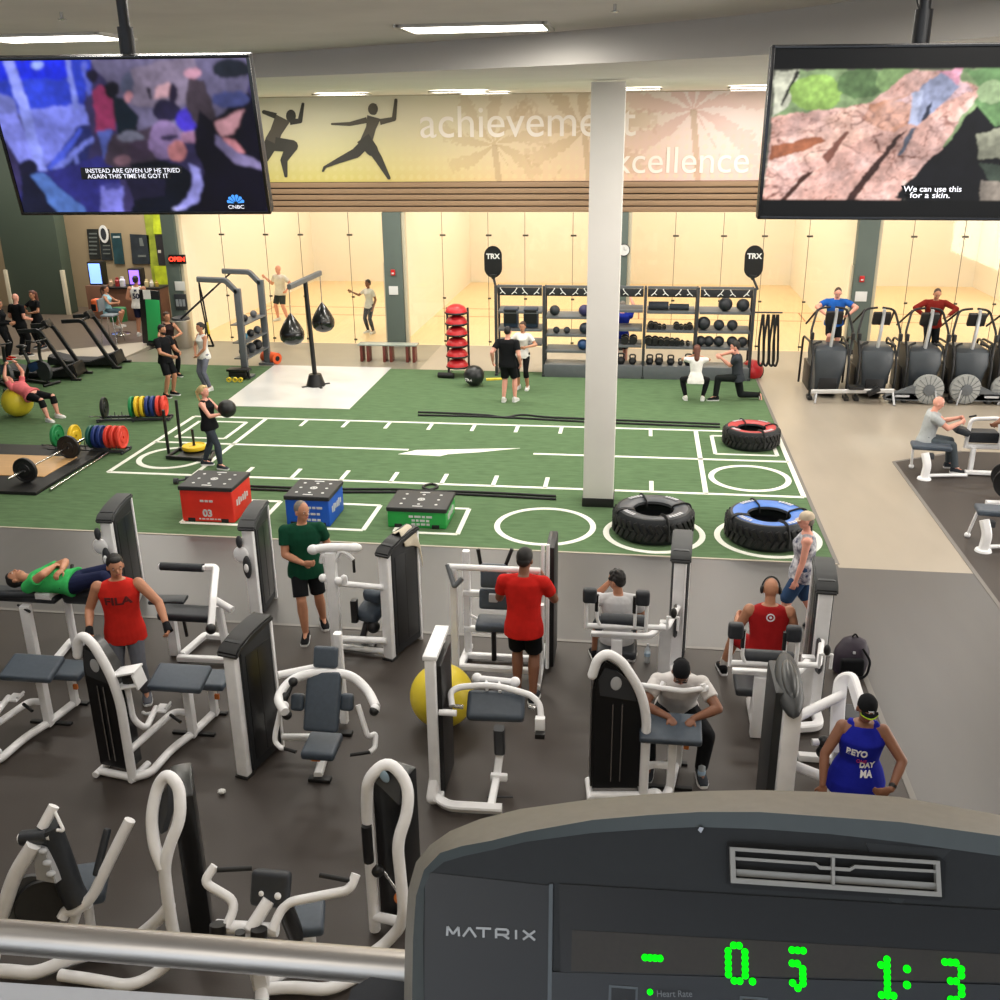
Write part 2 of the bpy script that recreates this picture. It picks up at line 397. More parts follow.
# outer walls
b = MB(WALLC); b.box((14.1, 18, 5.4), (.2, 44, 3.2), bev=0); b.box((14.1, 18, .15), (.2, 44, .3), bev=0); b.box((14.1, 1.5, 2.1), (.2, 11, 3.6), bev=0); b.box((14.1, 33.5, 2.1), (.2, 13, 3.6), bev=0); struct(b.build('wall_right'))
b = MB(mat('front_window_pane', (255, 250, 240), .2, emit=1.5)); b.box((14.1, 17, 2.05), (.05, 20, 3.5), bev=0); wn = struct(b.build('window_6'))  # invented glowing pane out of view, goes with the right fill light
b = MB(DGREY)
for k in range(11): b.box((14.02, 7+k*2, 2.05), (.08, .08, 3.5), bev=0)
b.build('window_mullion', wn)  # bars of the added right pane
b = MB(WALLC); b.box((-34.1, 18, 3.5), (.2, 44.4, 7.2), bev=0); struct(b.build('wall_left'))
b = MB(WALLC); b.box((-10, -3.1, 2.1), (48.4, .2, 4.4), bev=0); struct(b.build('wall_rear'))
b = MB(mat('daylight_pane', (225, 238, 255), .2, emit=1.2)); b.box((-10, -3.1, 5.5), (48.4, .05, 2.4), bev=0); wn = struct(b.build('window_5'))  # invented glowing pane behind the viewer, goes with the rear fill light
b = MB(DGREY)
for k in range(20): b.box((-34+k*2.5, -3.05, 5.5), (.08, .08, 2.4), bev=0)
b.build('window_mullion', wn)  # bars of the added rear pane
b = MB(WALLB); b.box((-23.85, 33.7, 3.5), (20.7, .2, 7.2), bev=0); struct(b.build('wall_cafe'))
# the wall above the courts with its printed mural and slatted band
ZS0, ZS1, ZT = 3.70, 4.50, LOWZ(28.2)
b = MB(WALLC); b.box((.25, 28.25, (ZS0+ZT)/2+.15), (27.9, .22, ZT-ZS0+.3), bev=0); struct(b.build('wall_back'))
COLX = [-13.38, -6.86, -.62, 5.86, 12.6]
# courts: side walls, back wall, floor, ceiling
b = MB(COURTW)
for i, x in enumerate(COLX): b.box((x, 34.4, 3.6), (.2, 12.0, 7.4), bev=0)
struct(b.build('wall_court'))
b = MB(COURTW); b.box((-.4, 40.5, 3.6), (26.4, .2, 7.4), bev=0); struct(b.build('wall_court_back'))
b = MB(COURTW); b.box((-.4, 34.4, 7.2), (26.4, 12.4, .1), bev=0); struct(b.build('ceiling_court'))
b = MB(COURTF); b.box((-.4, 34.3, -.05), (26.4, 12.4, .1), bev=0); struct(b.build('floor_court'))
b = MB(mat('court_line', (190, 120, 80), .5))
for i in range(4):
    x0, x1 = COLX[i]+.12, COLX[i+1]-.12
    for y in (34.2, 32.7): b.box(((x0+x1)/2, y, .003), (x1-x0, .05, .004), bev=0)
    for x in (x0+.5, x1-.5): b.box((x, 33.45, .003), (.05, 1.5, .004), bev=0)
struct(b.build('floor_court_lines'))
# glass fronts with thin joints and patch fittings
GL = bpy.data.materials.new('clear_glass'); GL.use_nodes = True; n = GL.node_tree.nodes; n.clear()
o_ = n.new('ShaderNodeOutputMaterial'); tr = n.new('ShaderNodeBsdfTransparent'); tr.inputs[0].default_value = (.96, .98, .96, 1)
gs = n.new('ShaderNodeBsdfGlossy'); gs.inputs[1].default_value = .03; mx = n.new('ShaderNodeMixShader'); mx.inputs[0].default_value = .035
GL.node_tree.links.new(tr.outputs[0], mx.inputs[1]); GL.node_tree.links.new(gs.outputs[0], mx.inputs[2]); GL.node_tree.links.new(mx.outputs[0], o_.inputs[0])
JM = mat('glass_joint', (96, 92, 78), .4); FIT = mat('patch_fitting', (84, 80, 68), .35, .6)
GY = 28.12
joints = []
def glass(x0, x1, js, idx):
    g = MB(GL); g.box(((x0+x1)/2, GY, ZS0/2+.01), (x1-x0, .014, ZS0-.02), bev=0); g = struct(g.build('window_%d' % idx))
    j = MB(JM)
    for x in js:
        j.box((x, GY-.012, ZS0/2), (.014, .012, ZS0-.02), bev=0)
        for z in (3.08, 1.35, .12): j.box((x+.02, GY-.02, z), (.16 if z > 3 else .09, .03, .05), m=FIT, bev=.006)
    j.build('window_joint', g)
def jx(*pp): return [D(p, 300, GY).x for p in pp]
glass(COLX[0]+.3, COLX[1]-.25, jx(228, 271, 305, 353), 1)
glass(COLX[1]+.25, COLX[2]-.17, jx(444, 489, 525, 572), 2)
glass(COLX[2]+.17, COLX[3]-.2, jx(672, 719, 759, 803), 3)
glass(COLX[3]+.25, COLX[4], jx(905, 955, 994), 4)
for k, x in enumerate(COLX[:4]):
    w = .52 if k else .40
    b = MB(GREENC); b.box((x, 28.0, 1.86), (w, .34, 3.70), bev=.01); q = struct(b.build('column'))
    b = MB(mat('cream_corner_guard', (205, 196, 172), .5)); b.box((x+w/2+.05, 28.02, 1.85), (.09, .2, 3.68), bev=.005)
    if k in (1, 3): b.box((x-w/2-.03, 28.02, 1.2), (.05, .2, 2.3), bev=.005)
    b.build('corner_guard', q)
    b = MB(mat('black_base', (24, 24, 24), .5)); b.box((x, 28, .06), (w+.02, .37, .12), bev=.004); b.build('base', q)
# slatted band under the mural
b = MB(mat('tan_slat', (152, 124, 96), .55, var=.05, scale=3, stretch=(.5, 8, 8)))
for k in range(5):
    z = ZS0+.08+k*(ZS1-ZS0)/5
    b.box((.3, 28.06, z), (27.6, .16, (ZS1-ZS0)/5*.80), bev=.012)
struct(b.build('trim_3'))
b = MB(mat('slat_gap', (96, 76, 60), .8)); b.box((.3, 28.125, (ZS0+ZS1)/2), (27.6, .03, ZS1-ZS0), bev=0); struct(b.build('trim_4'))

# mural: printed banner, its runners, palms and words
BX0, BX1, BZ0, BZ1 = -13.4, 13.95, ZS1, ZT-.02
def mural(u, v):
    x = BX0+u*(BX1-BX0)
    t = (x-BX0)/(BX1-BX0)
    yel = mixc((226, 222, 204), (208, 196, 112), (1-v)**1.3)
    pk = mixc((246, 234, 230), (234, 186, 176), (1-v)*.8)
    c = mixc(yel, mixc((222, 190, 150), (232, 218, 196), v), (x+8)/5)
    c = mixc(c, pk, (x+2.2)/3.2)
    c = mixc(c, (240, 228, 224), (x-3)/4)
    w = .5+.5*sin(x*1.3+3*v)
    c = mixc(c, (222, 214, 186), .35*w*v)
    z = v*(BZ1-BZ0)
    d = ((x*4.2) % 1-.5)**2+((z*4.2) % 1-.5)**2
    if d < .07 and v < .6: c = mixc(c, (224, 214, 160), .28*(1-v))
    # palms
    for px, ph, s in ((-4.0, .95, 1.5), (-1.6, 1.3, 1.9), (1.2, 1.75, 2.3)):
        dx, dz = (x-px), (z-ph)
        r = sqrt(dx*dx+dz*dz)/s; a = atan2(dz, dx)
        if r < 1 and a > -1.0 or (r < .9 and a < -2.1):
            f = abs(sin(a*4.5+r*1.2))
            if f > .5+.35*r+.5*(vnoise(x*14, z*14)-.5): c = mixc(c, (182, 150, 108) if px < 0 else (208, 156, 144), .42*(1-r*.6))
        if abs(dx+dz*.12) < .08 and dz < 0: c = mixc(c, (176, 146, 112), .5)
    return c
ban = paint_grid('mural', 760, 64, mural, lambda u, v: (BX0+u*(BX1-BX0), 28.12, BZ0+v*(BZ1-BZ0)), vcol('mural_print', .55))
tag(ban, 'long printed mural of athletes and palms along the wall above the courts', 'mural')
RUNM = mat('mural_dark_figure', (58, 56, 50), .6); RUN2 = mat('mural_grey_figure', (86, 80, 70), .6)
def flat(pts, y=28.112, m=RUNM, parent=ban, name='printed_figure', b=None):
    q = b or MB(m); q.prism([D(px, py, y) for px, py in pts], (0, -.006, 0), m)
    return q
def limb(q, pts, ws, m):      # printed limb: widening strip in pixels
    for (p, w), (r, x) in zip(zip(pts, ws), zip(pts[1:], ws[1:])):
        dx, dy = r[0]-p[0], r[1]-p[1]; l = sqrt(dx*dx+dy*dy) or 1; nx, ny = -dy/l, dx/l
        q.prism([D(a, c, 28.112) for a, c in ((p[0]+nx*w, p[1]+ny*w), (r[0]+nx*x, r[1]+ny*x), (r[0]-nx*x, r[1]-ny*x), (p[0]-nx*w, p[1]-ny*w))], (0, -.006-.0005*q.n, 0), m); q.n += 1
        blob(q, r, x*1.02, x*1.02, m, 10)
def blob(q, c, rx, ry, m, n=14): 
    q.prism([D(c[0]+rx*cos(2*pi*k/n), c[1]+ry*sin(2*pi*k/n), 28.112) for k in range(n)], (0, -.006-.0005*q.n, 0), m); q.n += 1
q = MB(RUN2)
limb(q, [(374, 104), (374, 112)], [2.5, 3], RUN2); blob(q, (373, 109), 5, 6, RUN2)
limb(q, [(374, 117), (371, 128), (366, 142)], [7, 5, 6], RUN2)                      # torso
limb(q, [(367, 120), (350, 124), (332, 124)], [3, 2, 1], RUN2)                      # rear arm
limb(q, [(380, 122), (394, 119), (396, 100)], [3, 2.2, 1.5], RUN2)                  # raised arm
limb(q, [(366, 143), (356, 153), (340, 160), (325, 167)], [5, 5, 3, 1.2], RUNM)      # rear leg
limb(q, [(368, 143), (378, 158), (389, 178)], [5, 4, 1.6], RUNM); limb(q, [(325, 167), (323, 171)], [1.5, 1], RUNM)
limb(q, [(363, 138), (372, 150)], [7, 6], RUNM)
q.build('printed_runner', ban)
q = MB(RUNM)
blob(q, (291, 116), 5, 6.5, RUNM); limb(q, [(283, 118), (276, 132), (272, 141)], [8, 6, 7], RUN2)
limb(q, [(290, 122), (300, 121), (303, 104)], [3, 2.4, 1.4], RUNM); limb(q, [(276, 116), (264, 112)], [3, 2], RUNM)
limb(q, [(275, 144), (292, 146), (284, 160), (286, 176)], [7, 6, 3.5, 1.5], RUNM); limb(q, [(272, 142), (264, 158), (255, 166)], [7, 5, 3], RUNM)
q.build('printed_runner', ban)
LET = mat('pale_mural_letter', (246, 236, 226), .6)
def word(body, x0, x1, ycen, parent=ban, m=LET, Y=28.1, hpx=1, bold=.0):
    a = D(x0, ycen, Y); c = D(x1, ycen, Y); o = text(body, 1, m, Matrix.Identity(4), None, 'lettering', .004, 'LEFT', bold)
    xs = [v.co.x for v in o.data.vertices]; w = max(xs)-min(xs); s = (c.x-a.x)/w
    o.data.transform(Matrix.Translation((a.x-min(xs)*s, Y, a.z)) @ Matrix.Rotation(pi/2, 4, 'X') @ Matrix.Diagonal((s, s*hpx, s, 1))); o.parent = parent; return o
word('achievement', 420, 636, 124); word('excellence', 597, 749, 162, hpx=1.0)

# ceiling lights
LAMP = mat('lamp_diffuser', (255, 250, 240), .5, emit=9); LFR = mat('lamp_frame', (200, 196, 188), .5)
for i, (x, y) in enumerate(GYM_L[:2]):
    t = thing('ceiling_light', ['rectangular ceiling light over the left machines, cut by the picture edge', 'bright rectangular ceiling light nearest the middle of the frame', 'rectangular ceiling light by the right of the soffit'][i], 'ceiling light', (x, y, HIZ), 'rectangular ceiling lights')
    w, d = 1.24, .66
    b = MB(LAMP); b.box((x, y, HIZ-.015), (w-.08, d-.08, .012), bev=0); b.build('diffuser', t)
    b = MB(LFR)
    for sx in (-1, 1): b.box((x+sx*w/2, y, HIZ-.012), (.05, d+.05, .024), bev=.003); b.box((x, y+sx*d/2, HIZ-.012), (w, .05, .024), bev=.003)
    b.build('frame', t)
for i, (x, y) in enumerate(TURF_L[:6]):
    z = LOWZ(y); lab = ['above the runner in the mural', 'above the first letters of the mural word', 'right behind the white pillar', 'beside the right television edge', 'just behind the one above the mural letters', 'behind the one by the right television'][i]
    t = thing('recessed_light', 'flat glowing recessed ceiling light '+lab, 'ceiling light', (x, y, z-.022), 'recessed lights in the lower ceiling')
    b = MB(LAMP); b.box((x, y, z-.03), (1.12, .5, .012), bev=0); b.build('diffuser', t)
    b = MB(LFR)
    for sx in (-1, 1): b.box((x+sx*.58, y, z-.034), (.04, .58, .024), bev=.003); b.box((x, y+sx*.27, z-.034), (1.2, .04, .024), bev=.003)
    b.build('trim_ring', t)
for px, py in ((615, 10), (61, 18)):
    p = F(px, py-6, HIZ); b = MB(CHROME); b.cyl(p, p-Vector((0, 0, .04)), .012); b.lathe([(0, -.055), (.03, -.05), (.03, -.045), (.008, -.04), (0, -.04)], p, n=12)
    tag(seat_at(b.build('sprinkler'), p), 'small ceiling sprinkler head '+('near the middle light' if px > 300 else 'by the left light'), 'sprinkler')

# mezzanine: floor under the viewer, parapet and steel handrail
b = MB(mat('mezzanine_carpet', (70, 68, 66), .9, var=.1, scale=60)); b.box((-10, -1.1, 4.0), (47.8, 3.8, .2), bev=0); struct(b.build('floor_mezzanine'))
b = MB(WHITE2); b.prism([(-34, .80, 4.1), (14, .80, 4.1), (14, 1.8, 4.1), (-34, -.34, 4.1)][:0] or [(-9, .45, 4.1), (8, 1.2, 4.1), (8, 1.533, 4.1), (-9, .77, 4.1)], (0, 0, .5)); struct(b.build('wall_parapet'))
b = MB(WALLC); b.box((-10, .95, 1.95), (47.8, .2, 3.9), bev=0); struct(b.build('wall_under_mezzanine'))
t = thing('handrail', 'round brushed steel handrail along the mezzanine edge', 'handrail', (-1.2, .9, 4.6))
b = MB(STEEL); b.cyl((-6, .753, 4.95), (5, 1.047, 4.95), .0205, n=32); b.build('rail', t)
for x in (-4.4, -2.9, -1.4, 1.6, 3.2, 4.6):
    y = .753+(x+6)/11*.294; b = MB(STEEL); b.cyl((x, y, 4.6), (x, y, 4.935), .014); b.cyl((x, y, 4.6), (x, y, 4.612), .04); b.build('post', t)

# ================================================================ PEOPLE
def cloth(name, rgb, **k): return mat('cloth_'+name, rgb, .85, var=.10, scale=9, bump=.5, detail=2, spec=.15, **k)
SKIN = {'light': mat('skin_light', (214, 158, 130), .5, var=.04, scale=12), 'tan': mat('skin_tan', (186, 130, 100), .5, var=.04, scale=12),
        'brown': mat('skin_brown', (132, 88, 66), .5, var=.04, scale=12), 'pink': mat('skin_pink', (222, 158, 138), .5, var=.04, scale=12)}
HAIR = {'black': mat('hair_black', (22, 19, 18), .6, var=.2, scale=60), 'brown': mat('hair_brown', (64, 44, 32), .6, var=.2, scale=60),
        'grey': mat('hair_grey', (120, 112, 104), .7, var=.2, scale=60), 'blonde': mat('hair_blonde', (196, 168, 118), .6, var=.2, scale=60),
        'auburn': mat('hair_auburn', (92, 48, 34), .6, var=.2, scale=60)}
BLKC = cloth('black', (22, 23, 26)); CHAR = cloth('charcoal', (52, 56, 62)); GRYC = cloth('grey', (96, 98, 106)); WHTC = cloth('white', (222, 220, 216))
REDC = cloth('red', (196, 40, 32)); NAVY = cloth('navy', (30, 36, 66)); EYEW = mat('eye_white', (235, 235, 230), .3); EYED = mat('eye_dark', (25, 18, 15), .3)
LIP = mat('lip', (150, 78, 70), .5); SOLE = mat('shoe_sole', (225, 225, 225), .6)
V = Vector
def ik(a, c, l1, l2, hint):
    d = c-a; L = max(.08, min(d.length, (l1+l2)*.998)); u = d.normalized(); c = a+u*L
    x = (l1*l1-l2*l2+L*L)/(2*L); h = sqrt(max(0, l1*l1-x*x)); p = V(hint)-u*V(hint).dot(u)
    if p.length < 1e-3: p = u.orthogonal()
    return a+u*x+p.normalized()*h, c
def cap(b, p, q, r1, r2, m=None, flat=False, n=12):
    b.tube([p, q], (r1, r2), m, 0, n)
    if not flat: b.ell(p, r1*.99, m, u=n, v=8); b.ell(q, r2*.99, m, u=n, v=8)
def rings(b, org, X, Y, Z, rr, m=None, n=18):
    b.loft([[org+Z*z+Y*(sh+ry*sin(2*pi*k/n)*1)+X*(rx*cos(2*pi*k/n)) for k in range(n)] for z, rx, ry, sh in rr], m)
def hand(b, w, d, nrm, side, curl, hold=0):
    d = V(d).normalized(); nrm = V(nrm); nrm = (nrm-d*nrm.dot(d)).normalized(); s = d.cross(nrm)*side   # s: towards the thumb
    M = Matrix((s, nrm, d)).transposed()
    b.ell(w+d*.05, (.042, .017, .055), None, M, 12, 8)
    for k, (o, l) in enumerate(((.031, .072), (.0105, .082), (-.0105, .077), (-.031, .06))):
        p = w+d*.088+s*o; a1 = curl*.9+.15; a2 = a1+curl*1.3+.15; sp = s*(o*.35)
        q = p+(d*cos(a1)+nrm*sin(a1)+sp).normalized()*l*.5; r = q+(d*cos(a2)+nrm*sin(a2)).normalized()*l*.5
        cap(b, p-d*.02, q, .0095, .0088, n=8); cap(b, q, r, .0088, .0078, n=8)
    p = w+d*.028+s*.03; q = p+(s*.8+d*.7+nrm*.35).normalized()*.04; r = q+(d*.85+nrm*(.3+curl*.7)+s*(.3-curl*.5)).normalized()*.034
    cap(b, p, q, .012, .011, n=8); cap(b, q, r, .011, .009, n=8)
NP = [0]
def person(label, loc, face, h=1.75, skin='light', hair=('black', 'short'), top=('tee', BLKC), bottom=('shorts', BLKC), shoe=BLKC, sole=SOLE,
           pel=(0, 0, .93), up=(0, 0, 1), fwd=None, lh=(-.27, .06, .80), rh=(.27, .06, .80), le=(-.3, -1, 0), re=(.3, -1, 0),
           la=(-.12, 0, .085), ra=(.12, 0, .085), lk=(-.05, 1, 0), rk=(.05, 1, 0), lf=(-.15, 1, 0), rf=(.15, 1, 0), look=None, hup=(0, 0, 1),
           fem=False, fat=1.0, vox=.0095, curl=.45, lhn=None, rhn=None, lhd=None, rhd=None, cap_=None, beard=None, glasses=False, phones=False, gloves=None, watch=False,
           tshade=None, fup=(0, 0, 1), hem=-.12, socks=None, group=None, shoes=True):
    S = h/1.75; fv = V((face[0], face[1], 0)); root = thing('person', label, 'person', loc, group, world=False); root.rotation_euler = (0, 0, atan2(-fv.x, fv.y))
    up = V(up).normalized(); fwd = V(fwd) if fwd else (V((0, 1, 0)) if abs(up.y) < .9 else V((0, 0, -1))*(1 if up.y > 0 else -1))
    fwd = (fwd-up*fwd.dot(up)).normalized(); rt = fwd.cross(up); pel = V(pel)
    look = V(look).normalized() if look else V(fwd); hup = V(hup); hup = (hup-look*hup.dot(look)).normalized(); hrt = look.cross(hup)
    sw = .165 if fem else .200; tf = fat*(.9 if fem else 1.0)
    neck = pel+up*.50; shl = pel+up*.428-rt*sw; shr = pel+up*.428+rt*sw
    hw = .092 if fem else .084; hl = pel-rt*hw-up*.03; hr = pel+rt*hw-up*.03
    hc = neck+(up*.5+hup*.5).normalized()*.152+look*.02
    sk = SKIN[skin]; b = MB(sk)
    T = [(-.12, .09, .08, 0), (-.06, .142, .105, 0), (.02, .146, .11, 0), (.13, .138, .100, 0), (.24, .152, .106, .005), (.34, .174, .117, .01), (.42, .178, .10, 0), (.47, .12, .075, 0), (.50, .062, .058, 0)]
    if fem: T[1] = (-.06, .168, .115, 0); T[2] = (.02, .165, .115, 0); T[3] = (.13, .125, .092, 0); T[5] = (.34, .155, .135, .02)
    T = [(z, rx*tf, ry*(1+(fat-1)*(z < .28))*.985, s_) for z, rx, ry, s_ in T]
    rings(b, pel, rt, fwd, up, T)
    cap(b, neck-up*.03, hc-hup*.06, .056 if not fem else .048, .052 if not fem else .045)
    J = {}
    for sd, sh, w_, e_, hn, hd_ in ((-1, shl, lh, le, lhn, lhd), (1, shr, rh, re, rhn, rhd)):
        el, wr = ik(sh, V(w_), .29, .26, e_); J[sd] = (sh, el, wr)
        k = (.88 if fem else 1.05)*sqrt(fat)
        b.ell(sh-up*.01, .060*k); cap(b, sh, el, .055*k, .043*k); m_ = el+(wr-el)*.3
        cap(b, el, m_, .041*k, .043*k); cap(b, m_, wr, .043*k, .027*k)
        d = V(hd_) if hd_ else (wr-el).normalized(); n_ = V(hn) if hn else (rt*(-sd)+fwd*.2-up*.05)
        hand(b, wr, d, n_, 1 if sd < 0 else -1, curl)
    for sd, hp, a_, k_, fd in ((-1, hl, la, lk, lf), (1, hr, ra, rk, rf)):
        kn, an = ik(hp, V(a_), .43, .425, k_); J[sd*2] = (hp, kn, an, V(fd).normalized())
        k = sqrt(fat)*(1.03 if fem else 1)
        cap(b, hp, hp+(kn-hp)*.35, .09*k, .084*k); cap(b, hp+(kn-hp)*.3, kn, .086*k, .056); c_ = kn+(an-kn)*.3-V(k_).normalized()*.008
        cap(b, kn, c_, .056*k, .060*k); cap(b, c_, an, .060*k, .037)
        f_ = V(fd).normalized(); b.ell(an+f_*.06-V(fup)*.045, (.038, .038, .03)); cap(b, an, an+f_*.12-V(fup)*.05, .036, .028)
    # head
    Mh = Matrix((hrt, look, hup)).transposed()
    H = lambda x, y, z: hc+Mh @ V((x, y, z))
    b.ell(hc+hup*.02, (.076, .096, .1), None, Mh); b.ell(H(0, .018, -.05), (.058, .072, .065), None, Mh); b.ell(H(0, .05, -.085), (.03, .03, .025), None, Mh)
    b.ell(H(0, .096, -.018), (.012, .02, .022), None, Mh, 8, 6); b.ell(H(0, .084, .022), (.045, .014, .01), None, Mh, 10, 6)
    for s_ in (-1, 1): b.ell(H(.077*s_, -.005, -.012), (.012, .02, .031), None, Mh, 8, 6)
    def fin(b, name, vx=0, sm=0):
        bmesh.ops.transform(b.bm, matrix=Matrix.Scale(S, 4), verts=b.bm.verts); return b.build(name, root, remesh=vx, smooth=sm)
    body = fin(b, 'body', vox, 2)
    # face
    for s_ in (-1, 1): b = MB(EYEW); b.ell(H(.03*s_, .0815, .004), (.011, .009, .0045), EYEW, Mh, 8, 6); b.ell(H(.03*s_, .0895, .004), (.006, .003, .0045), EYED, Mh, 8, 6); fin(b, 'eye')
    b = MB(LIP); b.ell(H(0, .087, -.057), (.023, .008, .0065), LIP, Mh, 10, 6); fin(b, 'mouth')
    hcol, hst = hair
    if hst != 'bald':
        b = MB(HAIR[hcol])
        for s_ in (-1, 1): b.ell(H(.03*s_, .088, .027), (.018, .006, .0045), None, Mh, 8, 6)
        if cap_: b.ell(H(0, -.045, -.012), (.072, .058, .06), None, Mh)
        elif hst == 'shaved': b.ell(H(0, -.014, .03), (.0785, .094, .096), None, Mh)
        else:
            b.ell(H(0, -.016, .036), (.084, .094, .099), None, Mh); b.ell(H(0, .03, .085), (.06, .055, .036), None, Mh)
            b.ell(H(0, -.055, -.01), (.07, .05, .06), None, Mh)
        if hst == 'curly':
            for k in range(26):
                a = k*2.4; z = .03+.09*(k/26); r = .085*(1-.55*(k/26)); b.ell(H(r*cos(a), r*sin(a)-.012, z), .024, None, None, 8, 6)
        if hst in ('pony', 'long'):
            pts = [H(0, -.1, .05), H(0, -.15, .0), H(0, -.15, -.1), H(0, -.12, -.2)] if hst == 'pony' else [H(0, -.08, .02), H(0, -.10, -.08), H(0, -.11, -.19), H(0, -.09, -.26)]
            wd = (.03, .016) if hst == 'pony' else (.07, .05)
            for p, q, t in zip(pts, pts[1:], (0, .33, .66)): cap(b, p, q, wd[0]+(wd[1]-wd[0])*t+.006, wd[0]+(wd[1]-wd[0])*(t+.33)+.004)
        if hst == 'bun': b.ell(H(0, -.1, .06), .042)
        fin(b, 'hair', .007 if hst in ('pony', 'long', 'curly') else 0, 1)
    if beard:
        b = MB(HAIR[beard]); b.ell(H(0, .026, -.066), (.059, .068, .056), None, Mh); fin(b, 'beard')
    if cap_:
        cm, cb, back = cap_; b = MB(cm); s_ = -1 if back else 1
        pr = [(.0, .108), (.03, .104), (.06, .088), (.082, .055), (.09, .018), (.092, -.0)]
        b.loft([[H(r*.93*cos(2*pi*k/20), r*1.14*sin(2*pi*k/20)-.008, z+.028) for k in range(20)] for r, z in ((.001, .098), (.035, .094), (.062, .078), (.083, .045), (.087, .012), (.087, -.0))], cm)
        b.loft([[H(x_, s_*(.07+.07*yy*cos(x_/.075*1.35)), .03-.012*yy+zz) for x_, zz in [(-.072+.024*k, .0) for k in range(7)]+[(.072-.024*k, -.005) for k in range(7)]] for yy in (0, .5, 1)], cb)
        fin(b, 'cap')
        if cb != cm and cb.name == 'cloth_lime':
            b = MB(cm); b.loft([[H(x_, (.07+.062*yy*cos(x_/.075*1.35)), .038-.010*yy+zz) for x_, zz in [(-.07+.0233*k, .0) for k in range(7)]+[(.07-.0233*k, -.005) for k in range(7)]] for yy in (0, .5, 1)], cm); fin(b, 'visor')
            b = MB(WHITE2)
            for sg in (1, -1): b.tube([H(.02*cos(a_), .112-.008*abs(sin(a_))-.0+(.0 if sg > 0 else .004)-.012*(sg > 0), .068-sg*.012*sin(a_)+sg*.006) for a_ in [pi*q/8 for q in range(9)]], .0035, WHITE2, 0, 6)
            fin(b, 'cap_emblem')
    if glasses:
        b = MB(EYED)
        for s_ in (-1, 1): b.ell(H(.031*s_, .1, .003), (.024, .006, .017), EYED, Mh, 12, 6); b.cyl(H(.052*s_, .09, .006), H(.078*s_, -.0, .004), .003, EYED, n=6)
        fin(b, 'sunglasses')
    if phones:
        b = MB(BLACKP)
        for s_ in (-1, 1): b.ell(H(.09*s_, -.005, -.005), (.02, .04, .045), BLACKP, Mh)
        b.tube([H(.09*cos(a), -.005, .01+.125*sin(a)) for a in [pi*k/12 for k in range(13)]], .009, BLACKP, 0, 8); fin(b, 'headphones')
    # clothes
    st, cm = top
    if st != 'none':
        b = MB(cm); fx = 1.0
        R = [(hem, .178, .140, 0), (hem*.4, .174, .134, 0), (.04, .166, .127, 0), (.14, .160, .118, 0), (.24, .170, .121, .004), (.34, .190, .131, .008)]
        if fem: R = [(hem, .190, .138, 0), (hem*.4, .190, .137, 0), (.04, .178, .128, 0), (.14, .138, .106, 0), (.24, .150, .118, .008), (.34, .168, .150, .02)]
        R += [(.42, .150, .114, 0), (.455, .120, .092, 0), (.472, .10, .078, 0)] if st == 'tank' else [(.42, .176 if st == 'vest' else .188, .116, 0), (.465, .140, .092, 0), (.492, .082, .074, 0)]
        R = [(z, rx*tf+.002+(.016*fat if z < 0 else 0), ry*(1+(fat-1)*(z < .28))+.002+(.014 if z < 0 else 0), s_) for z, rx, ry, s_ in R]
        rings(b, pel, rt, fwd, up, R, n=24)
        for sd in (-1, 1):
            sh, el, wr = J[sd]
            if st in ('tee', 'long', 'cap'):
                b.ell(sh-up*.012, (.074 if not fem else .065)*sqrt(fat)); cap(b, pel+up*.455, sh, .06, .06)
                if st == 'tee': b.tube([sh+(el-sh)*.14, sh+(el-sh)*.62], (.070*(1 if not fem else .88)*sqrt(fat), .068*(1 if not fem else .86)*sqrt(fat)), cm, 0, 16)
                if st == 'cap': b.tube([sh, sh+(el-sh)*.3], (.072, .068), cm, 0, 16)
                if st == 'long': cap(b, sh, el, .07, .056); b.tube([el, wr], (.056, .04), cm, 0, 16)
            elif st == 'tank': b.tube([pel+up*.40-rt*sd*-.11, pel+up*.49-rt*sd*-.075], (.06, .045), cm, 0, 12)
        sh_o = fin(b, 'shirt' if st != 'tank' else 'tank_top', .0115, 2)
    st, cm = bottom; b = MB(cm)
    tight = st in ('leggings', 'capri'); o1 = .006 if tight else .02
    w2 = 1.06 if fem else .93
    rings(b, pel, rt, fwd, up, [(-.13, .10, .10, 0), (-.06, (.158+o1)*w2*tf, .112+o1, 0), (.02, (.160+o1)*w2*tf, .113+o1*.6, 0), (.07, .150*tf+o1, .108*fat+o1*.6, 0)], n=20)
    for sd in (-2, 2):
        hp, kn, an, fd = J[sd]; k = sqrt(fat)
        if st == 'shorts': b.ell(hp, .094*k); b.tube([hp, kn+(hp-kn)*.12], (.096*k, .092), cm, 0, 18)
        elif st == 'bermuda': b.ell(hp, .1*k); b.tube([hp, kn, kn+(an-kn)*.12], (.102*k, .078), cm, 0, 18)
        elif st == 'pants': cap(b, hp, kn, .1*k, .076); b.tube([kn, an+(kn-an)*.05], (.076, .062), cm, 0, 18)
        elif st == 'leggings': cap(b, hp, hp+(kn-hp)*.35, .096*k, .09*k); cap(b, hp+(kn-hp)*.3, kn, .092*k, .062); c_ = kn+(an-kn)*.3; cap(b, kn, c_, .064*k, .069*k); b.tube([c_, an+(kn-an)*.06], (.069*k, .047), cm, 0, 16)
        elif st == 'capri': cap(b, hp, hp+(kn-hp)*.35, .096*k, .09*k); cap(b, hp+(kn-hp)*.3, kn, .092*k, .062); b.tube([kn, kn+(an-kn)*.4], (.064*k, .071*k), cm, 0, 16)
    fin(b, {'shorts': 'shorts', 'bermuda': 'shorts', 'pants': 'trousers', 'leggings': 'leggings', 'capri': 'leggings'}[st], .0115, 2)
    FU = V(fup)
